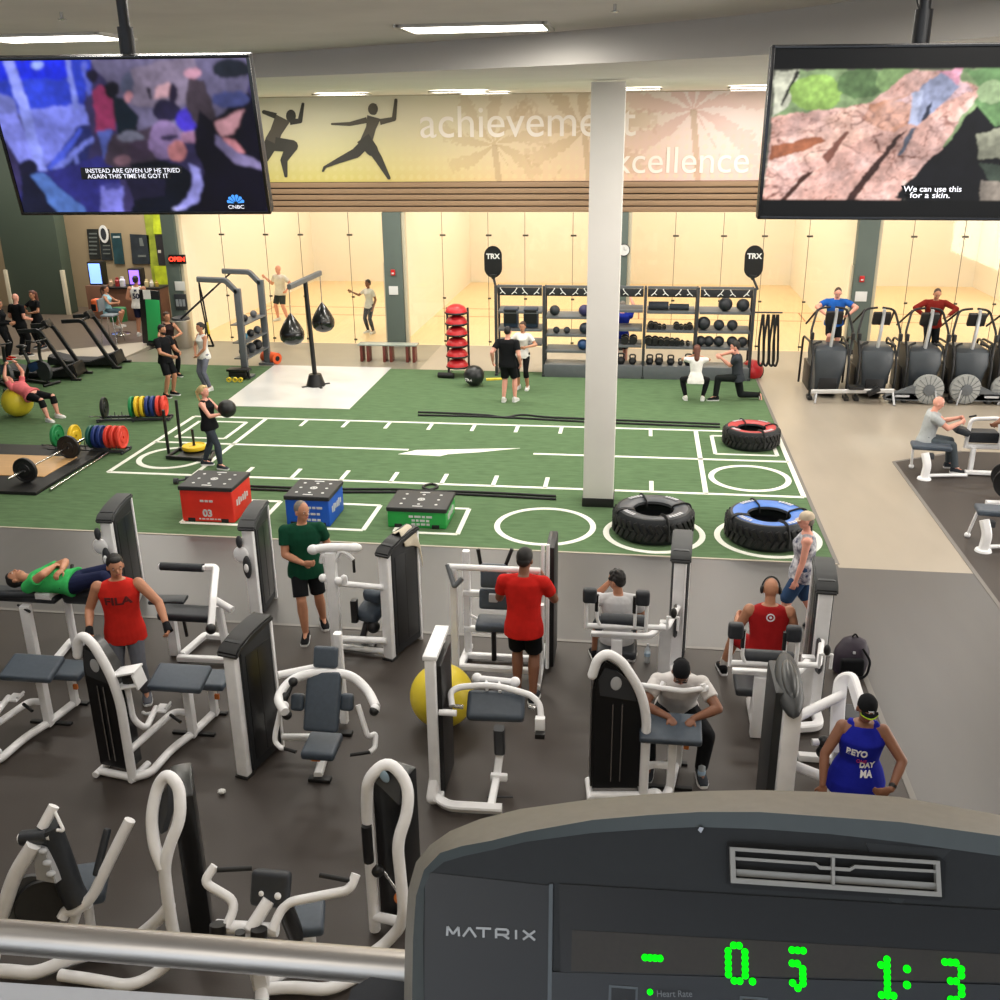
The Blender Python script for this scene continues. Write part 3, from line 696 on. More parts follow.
    for sd in (-2, 2):
        hp, kn, an, fd = J[sd]
        if socks:
            b = MB(socks); b.tube([an-FU*.03, an+(kn-an).normalized()*.1], (.043, .047), socks, 0, 14); fin(b, 'sock')
        if not shoes: continue
        fr = fd.cross(FU).normalized(); b = MB(shoe); base = an-FU*.085
        prof = [(-.078, .030, .10), (-.058, .042, .122), (-.01, .045, .125), (.04, .046, .10), (.09, .051, .075), (.14, .049, .06), (.178, .033, .042)]
        b.loft([[base+fd*y+fr*(w*cos(2*pi*k/14))+FU*(.02+max(-.02, hh*.5+hh*.5*sin(2*pi*k/14)-.02)) for k in range(14)] for y, w, hh in prof], shoe)
        b.loft([[base+fd*y+fr*(w*1.08*cos(2*pi*k/14))+FU*(.012+.012*(1 if sin(2*pi*k/14) > 0 else -1)) for k in range(14)] for y, w, hh in [(-.085, .02, 0)]+prof+[(.188, .018, 0)]], sole)
        fin(b, 'shoe')
    for sd in (-1, 1):
        if gloves and sd in gloves:
            sh, el, wr = J[sd]; d = (wr-el).normalized(); b = MB(BLACKP); b.tube([wr-d*.02, wr+d*.085], (.036, .047), BLKC, 0, 14); fin(b, 'glove')
    if watch:
        sh, el, wr = J[-1]; d = (wr-el).normalized(); b = MB(BLACKP); b.tube([wr-d*.045, wr-d*.02], (.033, .031), BLACKP, 0, 14); b.ell(wr-d*.032+rt*0-fwd*.0+V((0, 0, .03)), (.018, .018, .008)); fin(b, 'watch')
    root['_S'] = S; return root, J, (pel, up, fwd, rt, hc, Mh, S)
from mathutils.bvhtree import BVHTree
def chest_text(root, fr, s, z, size, m, x=0, back=False, off=.14, **k):
    pel, up, fwd, rt, hc, Mh, S = fr; f = -fwd if back else fwd; r = rt*(-1) if not back else rt
    o = text(s, size*S, m, frame((pel+up*z+f*.4+rt*(x if back else -x))*S, r, up), root, 'shirt_lettering', .002, **k)
    sh = [c for c in bpy.data.objects if c.parent == root and c.name.split('.')[0] in ('shirt', 'tank_top')][0]
    T = BVHTree.FromPolygons([v.co for v in sh.data.vertices], [p.vertices for p in sh.data.polygons])
    base = ((pel+up*z+f*.4)*S).dot(f)
    o.parent = sh
    for v in o.data.vertices:
        h = T.ray_cast(v.co+f*.3, -f)
        if h[0] is not None: v.co = h[0]+f*(.004+(v.co.dot(f)-base+.002))
    return o

# ---- the people, nearest first (loc is where they stand)
def at(px, py): return F(px, py, 0)
LT = (-1, 0)
# man in the red sleeveless shirt
r, J, fr = person('man in a red sleeveless shirt and grey trousers standing behind the curl machine', at(136, 699), (.35, -1), 1.80, 'tan', ('black', 'short'), ('vest', REDC), ('pants', GRYC), GRYC,
    lh=(-.46, .26, .98), le=(-.5, -.8, 0), rh=(.30, .20, .98), re=(.3, -1, .0), look=(-.35, 1, -.12), vox=.0075, fat=1.1, gloves=(-1, 1), curl=.6, beard=None, hem=-.2)
chest_text(r, fr, 'FILA', .30, .115, mat('dark_red_print', (92, 18, 18), .8), off=.153, bold=.004, sx=1.25)
# man in the green shirt
r, J, fr = person('man in a dark green tee and black shorts walking past the tall stack', at(311, 632), (.35, -1), 1.80, 'tan', ('grey', 'shaved'), ('tee', cloth('green', (16, 66, 46))), ('shorts', BLKC), BLKC,
    rh=(.02, .24, 1.02), re=(.8, -.4, -.4), lh=(-.30, -.02, .85), la=(-.16, -.16, .085), ra=(.06, .18, .085), look=(-.75, 1, -.05), vox=.0075, fat=1.1, hem=-.16, rhd=(-1, .1, -.15), rhn=(0, -1, 0))
# man in the red tee at the bars
person('man in a red tee with his back turned at the white bar frame', at(524, 698), (.0, 1), 1.83, 'brown', ('black', 'short'), ('tee', cloth('scarlet', (200, 36, 30))), ('shorts', BLKC), CHAR,
    lh=(-.16, .30, 1.26), le=(-.35, .1, -1), rh=(.18, .30, 1.26), re=(.5, .1, -1), look=(.2, 1, -.25), vox=.0075, la=(-.07, .02, .085), ra=(.10, -.06, .085), curl=.9, hem=-.17, fat=1.06)
# woman in the flowered top
p = at(797, 630)
FLOR = mat('floral_cloth', (235, 235, 240), .85, var=.02, scale=13, rgb2=(24, 30, 74), bump=.2)
person('woman in a flowered sleeveless top, denim shorts and pale cap walking left', p, (-1, .1), 1.62, 'pink', ('grey', 'short'), ('tank', FLOR), ('bermuda', cloth('denim', (50, 74, 108))), BLACKP, BLACKP,
    la=(-.10, .20, .085), ra=(.10, -.26, .10), lh=(-.24, .10, .82), rh=(.24, -.05, .80), look=(0, 1, -.1), fem=True, fat=1.22, vox=.008, cap_=(cloth('cream', (206, 190, 168)), cloth('cream', (206, 190, 168)), False), hem=-.16)
# woman in the blue tank top
r, J, fr = person('woman in a royal blue tank top, black leggings and black cap leaning by the machine', F(868, 690, 1.64)*1 - Vector((0, 0, 1.64)), (-.10, -1), 1.66, 'brown', ('black', 'short'), ('tank', cloth('royal_blue', (26, 34, 150))), ('leggings', cloth('dark_teal', (22, 32, 36))), BLKC,
    rh=(.30, .24, .90), re=(1, -.5, .1), lh=(-.24, .30, .98), le=(-1, -.35, .15), look=(-.15, 1, -.30), fem=True, fat=1.3, vox=.0075, cap_=(BLKC, cloth('lime', (190, 226, 60)), False), watch=True, hem=-.2, lhd=(.8, .3, -.2), lhn=(0, -1, 0), rhd=(-.1, .25, -1), rhn=(0, -1, -.2))
PWH = mat('white_print', (232, 232, 236), .8)
chest_text(r, fr, 'BEYO', .27, .085, PWH, x=-.045, off=.172, bold=.003, sx=.8); chest_text(r, fr, 'ONE', .19, .05, mat('pink_print', (200, 60, 120), .8), x=.0, off=.158, sx=.8); chest_text(r, fr, 'DAY', .15, .075, PWH, x=.05, off=.146, bold=.003, sx=.8); chest_text(r, fr, 'MA', .07, .085, PWH, x=.05, off=.152, bold=.003, sx=.8)
# man in the white tee with the black cap, arms folded on the curl pad
sp = F(678, 722, .62)
mw, J, fr = person('man in white tee and backward black cap slumped over the curl pad', (sp.x, sp.y+.34, 0), (0, -1), 1.78, 'brown', ('black', 'short'), ('tee', cloth('offwhite', (206, 202, 200))), ('pants', BLKC), CHAR,
    pel=(0, 0, .60), up=(0, .50, .86), fwd=(0, .86, -.5), rh=(.10, .56, .80), re=(1, .1, -.2), lh=(-.12, .56, .80), le=(-1, .1, -.2), la=(-.24, .30, .085), ra=(.24, .30, .085), lk=(-.5, 1, .8), rk=(.5, 1, .8),
    look=(0, 1, -.75), vox=.0075, fat=1.12, glasses=True, cap_=(BLKC, BLKC, True), curl=.7, rhd=(-.5, .6, -.3), lhd=(.5, .6, -.3), rhn=(0, -.2, -1), lhn=(0, -.2, -1))
# seated man in the white tee seen from behind
sp = F(617, 636, .55)
person('man in a light grey tee seated back to us, hand raised to his face', (sp.x, sp.y+.02, 0), (-.05, 1), 1.74, 'tan', ('black', 'curly'), ('tee', cloth('lightgrey', (206, 206, 208))), ('shorts', CHAR), BLKC,
    pel=(0, 0, .58), up=(0, -.02, 1), lh=(-.10, .22, 1.10), le=(-.7, .6, -1), rh=(.24, .38, .72), re=(.4, -.3, -1), la=(-.24, .46, .085), ra=(.20, .46, .085), lk=(-.25, 1, .6), rk=(.25, 1, .6), look=(-.8, .55, -.1), vox=.008, lhd=(.35, .1, 1), lhn=(1, .2, 0))
# seated man in the red tank
sp = F(766, 652, .55)
r, J, fr = person('bald man in a red sleeveless jersey and black headphones seated back to us', (sp.x, sp.y+.02, 0), (0, 1), 1.8, 'tan', ('black', 'bald'), ('vest', cloth('crimson', (160, 28, 30))), ('shorts', cloth('crimson', (160, 28, 30))), BLKC,
    pel=(0, 0, .58), up=(0, .03, 1), lh=(-.28, .34, .74), le=(-.4, -.3, -1), rh=(.28, .34, .74), re=(.4, -.3, -1), la=(-.38, .44, .085), ra=(.24, .44, .085), lk=(-.45, 1, .5), rk=(.3, 1, .5), look=(.05, 1, -.3), vox=.008, phones=True, socks=WHTC, fat=1.12)
pel, up, fwd, rt, hc, Mh, S = fr
b = MB(PWH); M_ = frame((pel+up*.40-fwd*.122)*S, rt, up)
b.lathe([(.045, 0), (.045, .006), (.033, .006), (.033, 0)], (0, 0, 0), n=20, close=True); b.lathe([(0, 0), (.014, 0), (.014, .006), (0, .006)], (0, 0, 0), n=12)
bmesh.ops.transform(b.bm, matrix=M_, verts=b.bm.verts); b.build('jersey_emblem', r)
# man lying on the leg machine
q = F(35, 583, .98); q2 = F(75, 600, .95)
person('man in a bright green tee lying on his back across the bench', (q.x+.12, q.y+.05, 0), (1, .06), 1.76, 'tan', ('black', 'short'), ('tee', cloth('bright_green', (60, 178, 96))), ('pants', NAVY), BLKC,
    pel=(0, .30, .98), up=(0, -1, .05), fwd=(0, .05, 1), lh=(.02, .22, 1.14), le=(-1, .2, .2), rh=(-.02, .10, 1.16), re=(1, .2, .2), la=(-.12, .92, .72), ra=(.12, .92, .72), lk=(0, 0, 1), rk=(0, 0, 1),
    look=(.0, -.25, 1), hup=(0, -1, 0), vox=.008, lf=(0, .5, 1), rf=(0, .5, 1), fup=(0, -1, .4), lhd=(1, -.2, -.1), rhd=(-1, -.2, -.1), lhn=(0, 0, -1), rhn=(0, 0, -1), fat=1.1, hem=-.05)
# woman with the ball on her shoulder
r, J, fr = person('blonde woman in a black tank and grey leggings hugging a black ball on the turf', at(214, 467), (1, -.05), 1.60, 'pink', ('blonde', 'pony'), ('tank', BLKC), ('leggings', cloth('slate', (58, 64, 74))), CHAR,
    lh=(-.07, .36, 1.26), le=(-.4, .2, -1), rh=(.07, .36, 1.16), re=(.5, .2, -1), la=(-.10, -.24, .085), ra=(.10, .20, .085), look=(0, 1, .1), fem=True, fat=1.12, curl=.6, up=(0, -.08, 1))
pb = r.location+Vector((.38, -.0, 1.135))
b = MB(BLACKP); b.ell(pb, .165, BLACKP, u=24, v=16); tag(seat_at(b.build('slam_ball'), pb), 'black slam ball held at the chest by the blonde woman', 'ball')
r2 = r
# woman reclining on the yellow exercise ball
bp = F(20, 416); bc = Vector((bp.x, bp.y, .33))
b = MB(YEL); b.lathe([(.33*sin(pi*k/24), -.33*cos(pi*k/24)) for k in range(25)], bc, n=36)
tag(seat_at(b.build('exercise_ball'), (bc.x, bc.y, 0)), 'yellow exercise ball under the woman in pink on the turf', 'ball')
person('woman in a pink top lying back over the yellow ball with raised arms', (bc.x, bc.y-.02, 0), (1, -.2), 1.64, 'pink', ('auburn', 'short'), ('tee', cloth('pink', (214, 110, 116))), ('capri', BLKC), WHTC,
    pel=(0, .46, .56), up=(0, -.88, .42), fwd=(0, .42, .88), lh=(-.14, .05, 1.24), le=(-1, 0, .2), rh=(.14, -.0, 1.24), re=(1, 0, .2), la=(-.18, .98, .085), ra=(.18, 1.02, .085), lk=(-.1, .2, 1), rk=(.1, .2, 1), look=(0, .35, 1), hup=(0, -1, .3), fem=True, fat=1.25, hem=-.05, curl=1)
# the pair talking by the suspension frame
person('man in a black tee and black shorts talking, hands in front of him', at(170, 396), (1, -.35), 1.74, 'tan', ('black', 'short'), ('tee', BLKC), ('shorts', BLKC), BLKC,
    lh=(-.14, .34, 1.06), rh=(.14, .34, 1.02), le=(-.5, -.6, -.6), re=(.5, -.6, -.6), beard='black', look=(0, 1, 0))
person('woman in a white tank and grey leggings standing by the hanging straps', at(208, 390), (-.6, -.8), 1.68, 'tan', ('black', 'pony'), ('tank', WHTC), ('leggings', cloth('steelgrey', (108, 110, 124))), WHTC,
    lh=(-.05, .20, .92), rh=(.05, .20, .95), le=(-1, -.2, -.2), re=(1, -.2, -.2), fem=True, fat=1.02)
person('woman in a dark tank top behind the man in black, near the trash bin', D(170, 345, 23.6)*1 - Vector((0, 0, D(170, 345, 23.6).z)), (.8, -.6), 1.7, 'tan', ('brown', 'short'), ('tank', cloth('darkbrown', (40, 28, 28))), ('leggings', BLKC), BLKC,
    lh=(-.06, .22, 1.08), rh=(.10, .22, 1.08), le=(-1, -.2, -.2), re=(1, -.2, -.2), fem=True, fat=1.0)
# cafe corner
r, J, fr = person('man in a white number 50 basketball jersey standing at the cafe counter', at(143, 336), (-.1, 1), 1.86, 'tan', ('black', 'short'), ('tank', WHTC), ('shorts', NAVY), WHTC, lh=(-.24, .2, 1.0), rh=(.26, .1, .92), fat=1.1)
chest_text(r, fr, '50', .22, .2, NAVY, back=True, off=.135, bold=.008); chest_text(r, fr, 'M', .38, .1, NAVY, back=True, off=.13, bold=.005)
person('woman in a light blue tank top sitting at the high cafe table', at(112, 338), (1, .2), 1.66, 'tan', ('brown', 'pony'), ('tank', cloth('light_blue', (150, 198, 216))), ('shorts', cloth('teal', (60, 80, 90))), WHTC,
    pel=(0, 0, .90), lh=(-.1, .34, 1.15), rh=(.1, .34, 1.12), la=(-.1, .28, .42), ra=(.1, .24, .42), le=(-1, -.2, -.4), re=(1, -.2, -.4), fem=True)
person('bald man in a black tee seen from behind by the bikes', at(25, 356), (.3, 1), 1.78, 'pink', ('grey', 'bald'), ('tee', BLKC), ('pants', BLKC), BLKC, lh=(-.2, .2, 1.0), rh=(.22, .2, 1.0), fat=1.1)
person('woman in a black tee facing the camera beside the dark green wall', at(42, 348), (-.4, -1), 1.70, 'tan', ('auburn', 'long'), ('tee', BLKC), ('leggings', BLKC), CHAR, lh=(-.05, .24, 1.08), rh=(.1, .28, 1.16), le=(-1, -.2, -.2), re=(1, -.2, -.2), fem=True)
person('person in a black long sleeve top at the left edge, half behind the bikes', at(8, 360), (1, .3), 1.70, 'tan', ('brown', 'short'), ('long', BLKC), ('leggings', BLKC), REDC, lh=(-.1, .25, 1.05), rh=(.1, .25, 1.05), fem=True)
# players in the courts
person('man in a white tee and black shorts reaching up inside the left court', F(283, 321), (-.5, -1), 1.84, 'pink', ('grey', 'bald'), ('tee', WHTC), ('shorts', CHAR), WHTC, rh=(.50, .1, 1.30), re=(.5, -.2, -1), lh=(-.38, .1, 1.0), la=(-.22, 0, .085), ra=(.20, 0, .085), fat=1.1)
person('person in white tee with one arm out inside the left court', F(371, 333), (-.6, -1), 1.66, 'brown', ('black', 'short'), ('tee', WHTC), ('leggings', CHAR), WHTC, rh=(.62, .15, 1.28), re=(0, 0, -1), lh=(-.22, .05, .85), fem=True)
# at the storage rack
person('man in a black tee and black shorts with his back turned before the storage rack', at(508, 402), (.15, 1), 1.78, 'pink', ('black', 'shaved'), ('tee', BLKC), ('shorts', BLKC), WHTC, lh=(-.34, -.02, .92), rh=(.28, .05, .88), la=(-.10, .0, .085), ra=(.14, .08, .085), fat=1.08)
person('woman in a white tee and black capri leggings facing the man in black', at(523, 389), (-.2, -1), 1.66, 'tan', ('brown', 'bun'), ('tee', WHTC), ('capri', BLKC), WHTC, lh=(-.16, .22, 1.12), rh=(.16, .22, 1.12), le=(-1, -.3, -.4), re=(1, -.3, -.4), fem=True)
person('person in a blue tee and black shorts with raised hands, half behind the pillar', at(620, 374)+Vector((0, .45, 0)), (-.1, 1), 1.80, 'pink', ('grey', 'short'), ('tee', cloth('blue', (30, 48, 150))), ('shorts', BLKC), BLKC, lh=(-.2, .3, 1.75), rh=(.2, .3, 1.78), le=(-1, 0, -.4), re=(1, 0, -.4))
person('woman in a white tee and black leggings in a deep squat, back to the camera', at(694, 401), (0, 1), 1.66, 'tan', ('auburn', 'long'), ('tee', WHTC), ('leggings', BLKC), WHTC,
    pel=(0, -.16, .60), up=(0, .22, 1), lh=(-.12, .36, 1.0), rh=(.12, .36, 1.0), la=(-.20, .08, .085), ra=(.20, .08, .085), lk=(-.6, 1, .5), rk=(.6, 1, .5), fem=True, fat=1.05, hem=-.14)
person('man in dark clothes kneeling on one knee beside the squatting woman', at(736, 400), (-1, .05), 1.78, 'pink', ('black', 'short'), ('tee', CHAR), ('pants', cloth('blackgreen', (24, 28, 28))), BLKC,
    pel=(0, 0, .56), up=(0, .12, 1), la=(-.12, .46, .085), lk=(0, 1, .9), ra=(.10, -.52, .11), rk=(0, .5, -1), rf=(0, -.35, -1), lh=(-.08, .38, .95), rh=(.08, .36, 1.0), look=(0, 1, -.2), beard='black')
# on the climbers
CLZ = .68
for px, col, lab, sk, fx in ((833, (34, 92, 176), 'man in a blue tee leaning on the rails of the leftmost climber', 'pink', -.05), (931, (120, 32, 26), 'man in a dark red long sleeve top leaning on the third climber', 'tan', -.1)):
    p = D(px, 330, 23.95); st = 'tee' if px < 900 else 'long'
    person(lab, (p.x, 23.95, CLZ), (fx, -1), 1.78, sk, ('brown', 'shaved'), (st, cloth('c%d' % px, col)), ('shorts' if px < 900 else 'pants', BLKC), BLKC, lh=(-.26, .36, 1.12), rh=(.26, .36, 1.12), le=(-1, -.2, .2), re=(1, -.2, .2), look=(0, 1, -.6), up=(0, .16, 1), fat=1.12, la=(-.1, .0, .085), ra=(.1, .12, .22))
# on the bench at the right
sp = F(926, 441, .52)
person('balding man in a grey tee and grey trousers sitting on the flat bench, leaning forward', (sp.x, sp.y, 0), (1, -.1), 1.76, 'pink', ('grey', 'bald'), ('tee', cloth('palegrey', (170, 174, 176))), ('pants', cloth('greytrousers', (74, 82, 88))), CHAR,
    pel=(0, 0, .58), up=(0, .12, 1), lh=(-.12, .50, .94), rh=(.12, .50, .92), le=(-.6, 0, -1), re=(.6, 0, -1), la=(-.14, .46, .085), ra=(.14, .52, .085), lk=(-.1, 1, .5), rk=(.1, 1, .5), look=(0, 1, -.3), fat=1.1, curl=.9)
p = F(1012, 478)
person('person at the right picture edge reaching an arm to the white machine', (p.x, p.y, 0), (-1, 0), 1.76, 'brown', ('black', 'short'), ('tank', CHAR), ('shorts', BLKC), BLKC, lh=(-.1, .42, 1.02), rh=(.1, .36, .98), le=(-.6, 0, -1), re=(.6, 0, -1))

# ================================================================ MACHINES
def lp(c, h, u, v, z):                   # u along heading, v to its right
    h = radians(h); return Vector((c[0]+u*sin(h)+v*cos(h), c[1]+u*cos(h)-v*sin(h), z))
def rotm(h, pitch=0): return Matrix.Rotation(-radians(h), 3, 'Z') @ Matrix.Rotation(radians(pitch), 3, 'X')
def tower(t, c, h, H=1.5, L=.60, w=.17, fabric=FABR, capm=BLACKP, post=.125, rear=True):
    b = MB(WHITE); b.box(lp(c, h, .045, 0, (H-.14)/2+.01), (post, .09, H-.16), rot=rotm(h), bev=.018, seg=3); b.box(lp(c, h, .045, 0, .012), (post+.02, .12, .024), RUB, rotm(h), .006)
    if rear: b.box(lp(c, h, L-.01, 0, (H-.04)/2), (w+.012, .035, H-.06), rot=rotm(h), bev=.012)
    b.build('frame_post', t)
    b = MB(fabric); b.box(lp(c, h, L/2+.03, 0, H/2+.0), (w*.92, L-.10, H-.1), rot=rotm(h), bev=.02); shr_ = b.build('shroud', t)
    b = MB(BLACKG)
    for s in (-1, 1):
        b.box(lp(c, h, L/2+.03, s*w*.465, H/2-.03), (.008, L-.2, H-.36), rot=rotm(h), bev=.003); b.box(lp(c, h, L/2+.03, s*w*.475, H/2-.03), (.008, .012, H-.40), BLACKP, rotm(h), 0)
    b.build('side_panel', shr_)
    b = MB(capm); ww = w/2+.015
    pr = [(-.02, H-.18), (-.02, H-.13), (.04, H-.075), (L*.4, H-.02), (L*.75, H+.005), (L+.02, H+.005), (L+.02, H-.05), (.1, H-.12)]
    P = [lp(c, h, u, -ww, z) for u, z in pr]; off = lp(c, h, 0, ww, 0)-lp(c, h, 0, -ww, 0)
    b.prism(P, off, bev=.016); b.build('top_cap', t)
def loopstack(t, A, B, H=1.55, r=.048, depth=.2, oval=True):
    A, B = Vector((*A, 0)), Vector((*B, 0)); d = B-A; n = Vector((-d.y, d.x, 0)).normalized()
    if n.y < 0: n = -n
    Z = lambda p, z: p+Vector((0, 0, z))
    arch = [(1, .02), (1.0, H*.58), (.86, H*.76), (.5, H*.95), (.24, H*1.0), (.07, H*.96), (-.01, H*.86)]
    b = MB(WHITE); b.tube([Z(A+d*u, z) for u, z in arch], r*.92, fil=.14, n=14); b.ell(Z(A-d*.01, H*.86), r*.92); b.tube([Z(A, .05), Z(B, .05)], r*.8, fil=0); 
    b.tube([Z(A+n*(depth+.05), .04), Z(A-n*.06, .04)], r*.7, fil=0); b.tube([Z(B+n*(depth+.05), .04), Z(B-n*.04, .04)], r*.7, fil=0)
    b.build('loop_frame', t)
    b = MB(BLACKG); P = [Z(A+d*u, z) for u, z in [(.0, .1), (.93, .1), (.93, H*.58), (.78, H*.76), (.45, H*.90), (.22, H*.95), (.06, H*.88), (0, H*.76)]]
    b.prism([p+n*.02 for p in P], n*depth, bev=.02); b.build('weight_stack_shroud', t)
    b = MB(DGREY); c = A+d*.5+n*.012
    b.prism([Z(A+d*u, z)+n*.018 for u, z in [(.14, H*.72), (.8, H*.68), (.7, H*.8), (.42, H*.88), (.2, H*.9), (.1, H*.82)]], -n*.012)
    for u in (.38, .55): b.cyl(Z(A+d*u, .2)+n*.01, Z(A+d*u, H*.66)+n*.01, .008, CHROME, n=8)
    ip = b.build('instruction_panel', t)
    if oval: b = MB(WHITE2); b.ell(Z(A+d*.42, H*.8)+n*.004, (.05, .006, .07), None, Matrix.Rotation(atan2(d.y, d.x), 3, 'Z')); b.build('oval_badge', ip)
def padbox(t, name, c, size, h=0, pitch=0, m=PAD, bev=None, roll=0):
    b = MB(m); b.box(c, size, rot=rotm(h, pitch) @ Matrix.Rotation(radians(roll), 3, 'Y'), bev=bev or min(size)*.42, seg=4); return b.build(name, t)
def roller(t, a, c, r, m=PADD, name='roller_pad'):
    b = MB(m); a, c = Vector(a), Vector(c); d = (c-a).normalized(); b.tube([a, a+d*.015, c-d*.015, c], r, fil=0, n=18); b.cyl(a-d*.02, a, r*.6, WHITE); b.cyl(c, c+d*.02, r*.6, WHITE); return b.build(name, t)
def tubes(t, name, lst, r=.035, m=WHITE, fil=.1, flat=None):
    b = MB(m)
    for it in lst:
        pts = it
        b.tube([Vector(p) if len(p) == 3 and not isinstance(p[0], str) else p for p in pts], r, fil=fil, flat=flat, n=12)
    return b.build(name, t)
def Q(*p): return [F(*a) for a in p]
def grip(t, a, c, r=.017): b = MB(RUB); b.cyl(a, c, r, n=12); return b.build('hand_grip', t)

# --- preacher curl machines: pad on a post, seat behind it, smoked loop stack to the left
def curl(label, O, A, B, handle=True, placard=True):
    t = thing('arm_curl_machine', label, 'exercise machine', (O[0], O[1], 0), 'arm curl machines'); P = lambda x, y, z: Vector((O[0]+x, O[1]+y, z))
    loopstack(t, A, B)
    Bv = Vector((*B, 0)); 
    b = MB(WHITE); b.tube([Bv+Vector((.0, 0, .05)), Bv+Vector((.14, .08, .05)), P(-.10, -.28, .05), P(.0, -.02, .06), P(.07, .44, .06)], .042, fil=.14, n=12)
    b.box(P(0, 0, .36), (.075, .095, .68), bev=.012); b.box(P(.08, .38, .22), (.07, .07, .36), bev=.01); b.tube([P(-.02, .0, .30), P(-.18, -.0, .30), Bv+Vector((.0, .02, .34))], .036, fil=.12)
    b.build('frame', t)
    b = MB(RUB); b.box(P(-.02, .06, .015), (.46, .05, .03), bev=.006); b.build('floor_foot', t); b = MB(RUB); b.box(P(.08, .46, .015), (.2, .06, .03), bev=.006); b.build('floor_foot', t)
    padbox(t, 'arm_pad', P(-.03, -.06, .74), (.56, .34, .075), 0, 16); padbox(t, 'seat', P(.08, .38, .47), (.40, .34, .08), 0, 0)
    b = MB(DGREY); b.box(P(0, -.03, .68), (.3, .2, .03), bev=.004); b.cyl(P(.08, .38, .36), P(.08, .38, .44), .03, BLACKP); b.build('pad_bracket', t)
    b = MB(ORANGE); b.box(P(.15, .33, .30), (.05, .03, .06), bev=.008); b.build('adjust_lever', t)
    if handle:
        b = MB(WHITE); b.tube([Bv+Vector((.02, .12, 1.0)), Bv+Vector((.03, .12, .62)), Bv+Vector((.12, .16, .50)), P(-.24, -.22, .48)], .03, fil=.12); b.box(P(-.17, -.22, .48), (.12, .14, .02), bev=.004)
        b.tube([P(-.24, -.30, .47), P(-.34, -.26, .42), P(-.40, -.2, .40)], .018, fil=.05); b.tube([P(-.12, -.26, .5), P(-.12, -.14, .5)], .014, fil=0); b.build('lifting_arm', t); grip(t, P(-.12, -.18, .38), P(.02, -.26, .36))
    if placard:
        c = Bv+Vector((.05, .10, 1.10)); b = MB(WHITE)
        for q, s in (((0, 0, .07), (.26, .18, .02)), ((0, 0, -.07), (.26, .18, .02)), ((.12, 0, 0), (.02, .18, .16)), ((-.12, 0, 0), (.02, .18, .16))): b.box(c+Vector(q), s, rot=Matrix.Rotation(-.25, 3, 'Y'), bev=.006)
        b.box(c+Vector((.02, 0, -.02)), (.12, .08, .08), BLACKP, bev=.02); b.build('pulley_box', t)
    return t
curl('white arm curl machine with slate pads in front of the man in red', (-4.40, 8.32), (-5.05, 7.60), (-4.67, 7.54))
curl('white arm curl machine cut off by the left picture edge', (-6.0, 8.33), (-6.65, 7.62), (-6.27, 7.56))
t = curl('white arm curl machine used by the slumped man in white', (.46, 8.0), (-.28, 7.80), (.21, 7.86), handle=False, placard=False)
tubes(t, 'lifting_arm', [Q((640, 685, 1.02), (684, 691, 1.02), (708, 688, 1.02)), Q((664, 682, 1.06), (660, 690, 1.0)), Q((703, 684, 1.06), (704, 691, 1.0))], .026, fil=.04)

# --- shoulder machine with the tall shroud
c4 = (-3.64, 7.72)
t = thing('arm_extension_machine', 'slate padded seated machine with white yoke arms beside the tall black shroud', 'exercise machine', (-3.3, 8.0, 0))
tower(t, c4, 14, 1.5, .58, .2, capm=BLACKP)
b = MB(WHITE)
b.tube(Q((318, 776, .05), (340, 703, .05)), .04, fil=0, flat=(.08, .08)); b.tube(Q((282, 737, .22), (322, 737, .22)), .035, fil=0)
b.tube([F(345, 725, 0)+Vector((0, 0, .04)), F(345, 725, 0)+Vector((0, -.02, 1.10))], .04, fil=0, flat=(.08, .08)); b.tube(Q((278, 675, 1.15), (318, 667, 1.15)), .035, fil=0)
b.build('frame', t)
b = MB(RUB); b.box(F(320, 779, .02), (.22, .08, .04), bev=.01); b.build('floor_foot', t); b = MB(RUB); b.box(F(345, 733, .02), (.16, .08, .04), bev=.01); b.build('floor_foot', t)
tubes(t, 'yoke_arm', [Q((285, 712, 1.02), (276, 698, 1.05), (292, 678, 1.12), (322, 671, 1.16), (352, 675, 1.14), (368, 690, 1.05), (376, 707, 1.0))], .042, fil=.12)
b = MB(WHITE)
for pts in (((282, 703, 1.0), (275, 735, .72), (275, 742, .66), (281, 748, .62), (284, 748, .62)), ((358, 705, 1.0), (368, 737, .72), (376, 733, .72), (375, 748, .62), (370, 752, .60))): b.tube(Q(*pts), .024, fil=.04)
for p in ((284, 706, 1.0), (375, 709, 1.0)): b.ell(F(*p), .045)
b.build('lever_arm', t)
b = MB(BLACKP)
for p in ((284, 697, 1.04), (293, 682, 1.12), (374, 711, .99), (287, 715, .94)): b.ell(F(*p), .045)
b.cyl(F(292, 682, 1.1), F(282, 706, .98), .03); b.build('pivot_cover', t)
grip(t, F(283, 748, .62), F(296, 752, .60)); grip(t, F(350, 755, .60), F(370, 752, .60))
padbox(t, 'head_pad', F(326, 657, 1.28), (.23, .08, .20), 0, -22); padbox(t, 'backrest', F(323, 701, .92), (.33, .09, .56), 0, -28); padbox(t, 'seat', F(322, 746, .48), (.32, .34, .09), 0, 4)
for px in (298, 347): padbox(t, 'elbow_pad', F(px, 702, .88), (.13, .1, .16), 0, -22)
b = MB(DGREY); b.cyl(F(322, 752, .1), F(322, 748, .44), .04); b.box(F(316, 758, .34), (.09, .05, .05), ORANGE, bev=.01); b.build('seat_post', t)

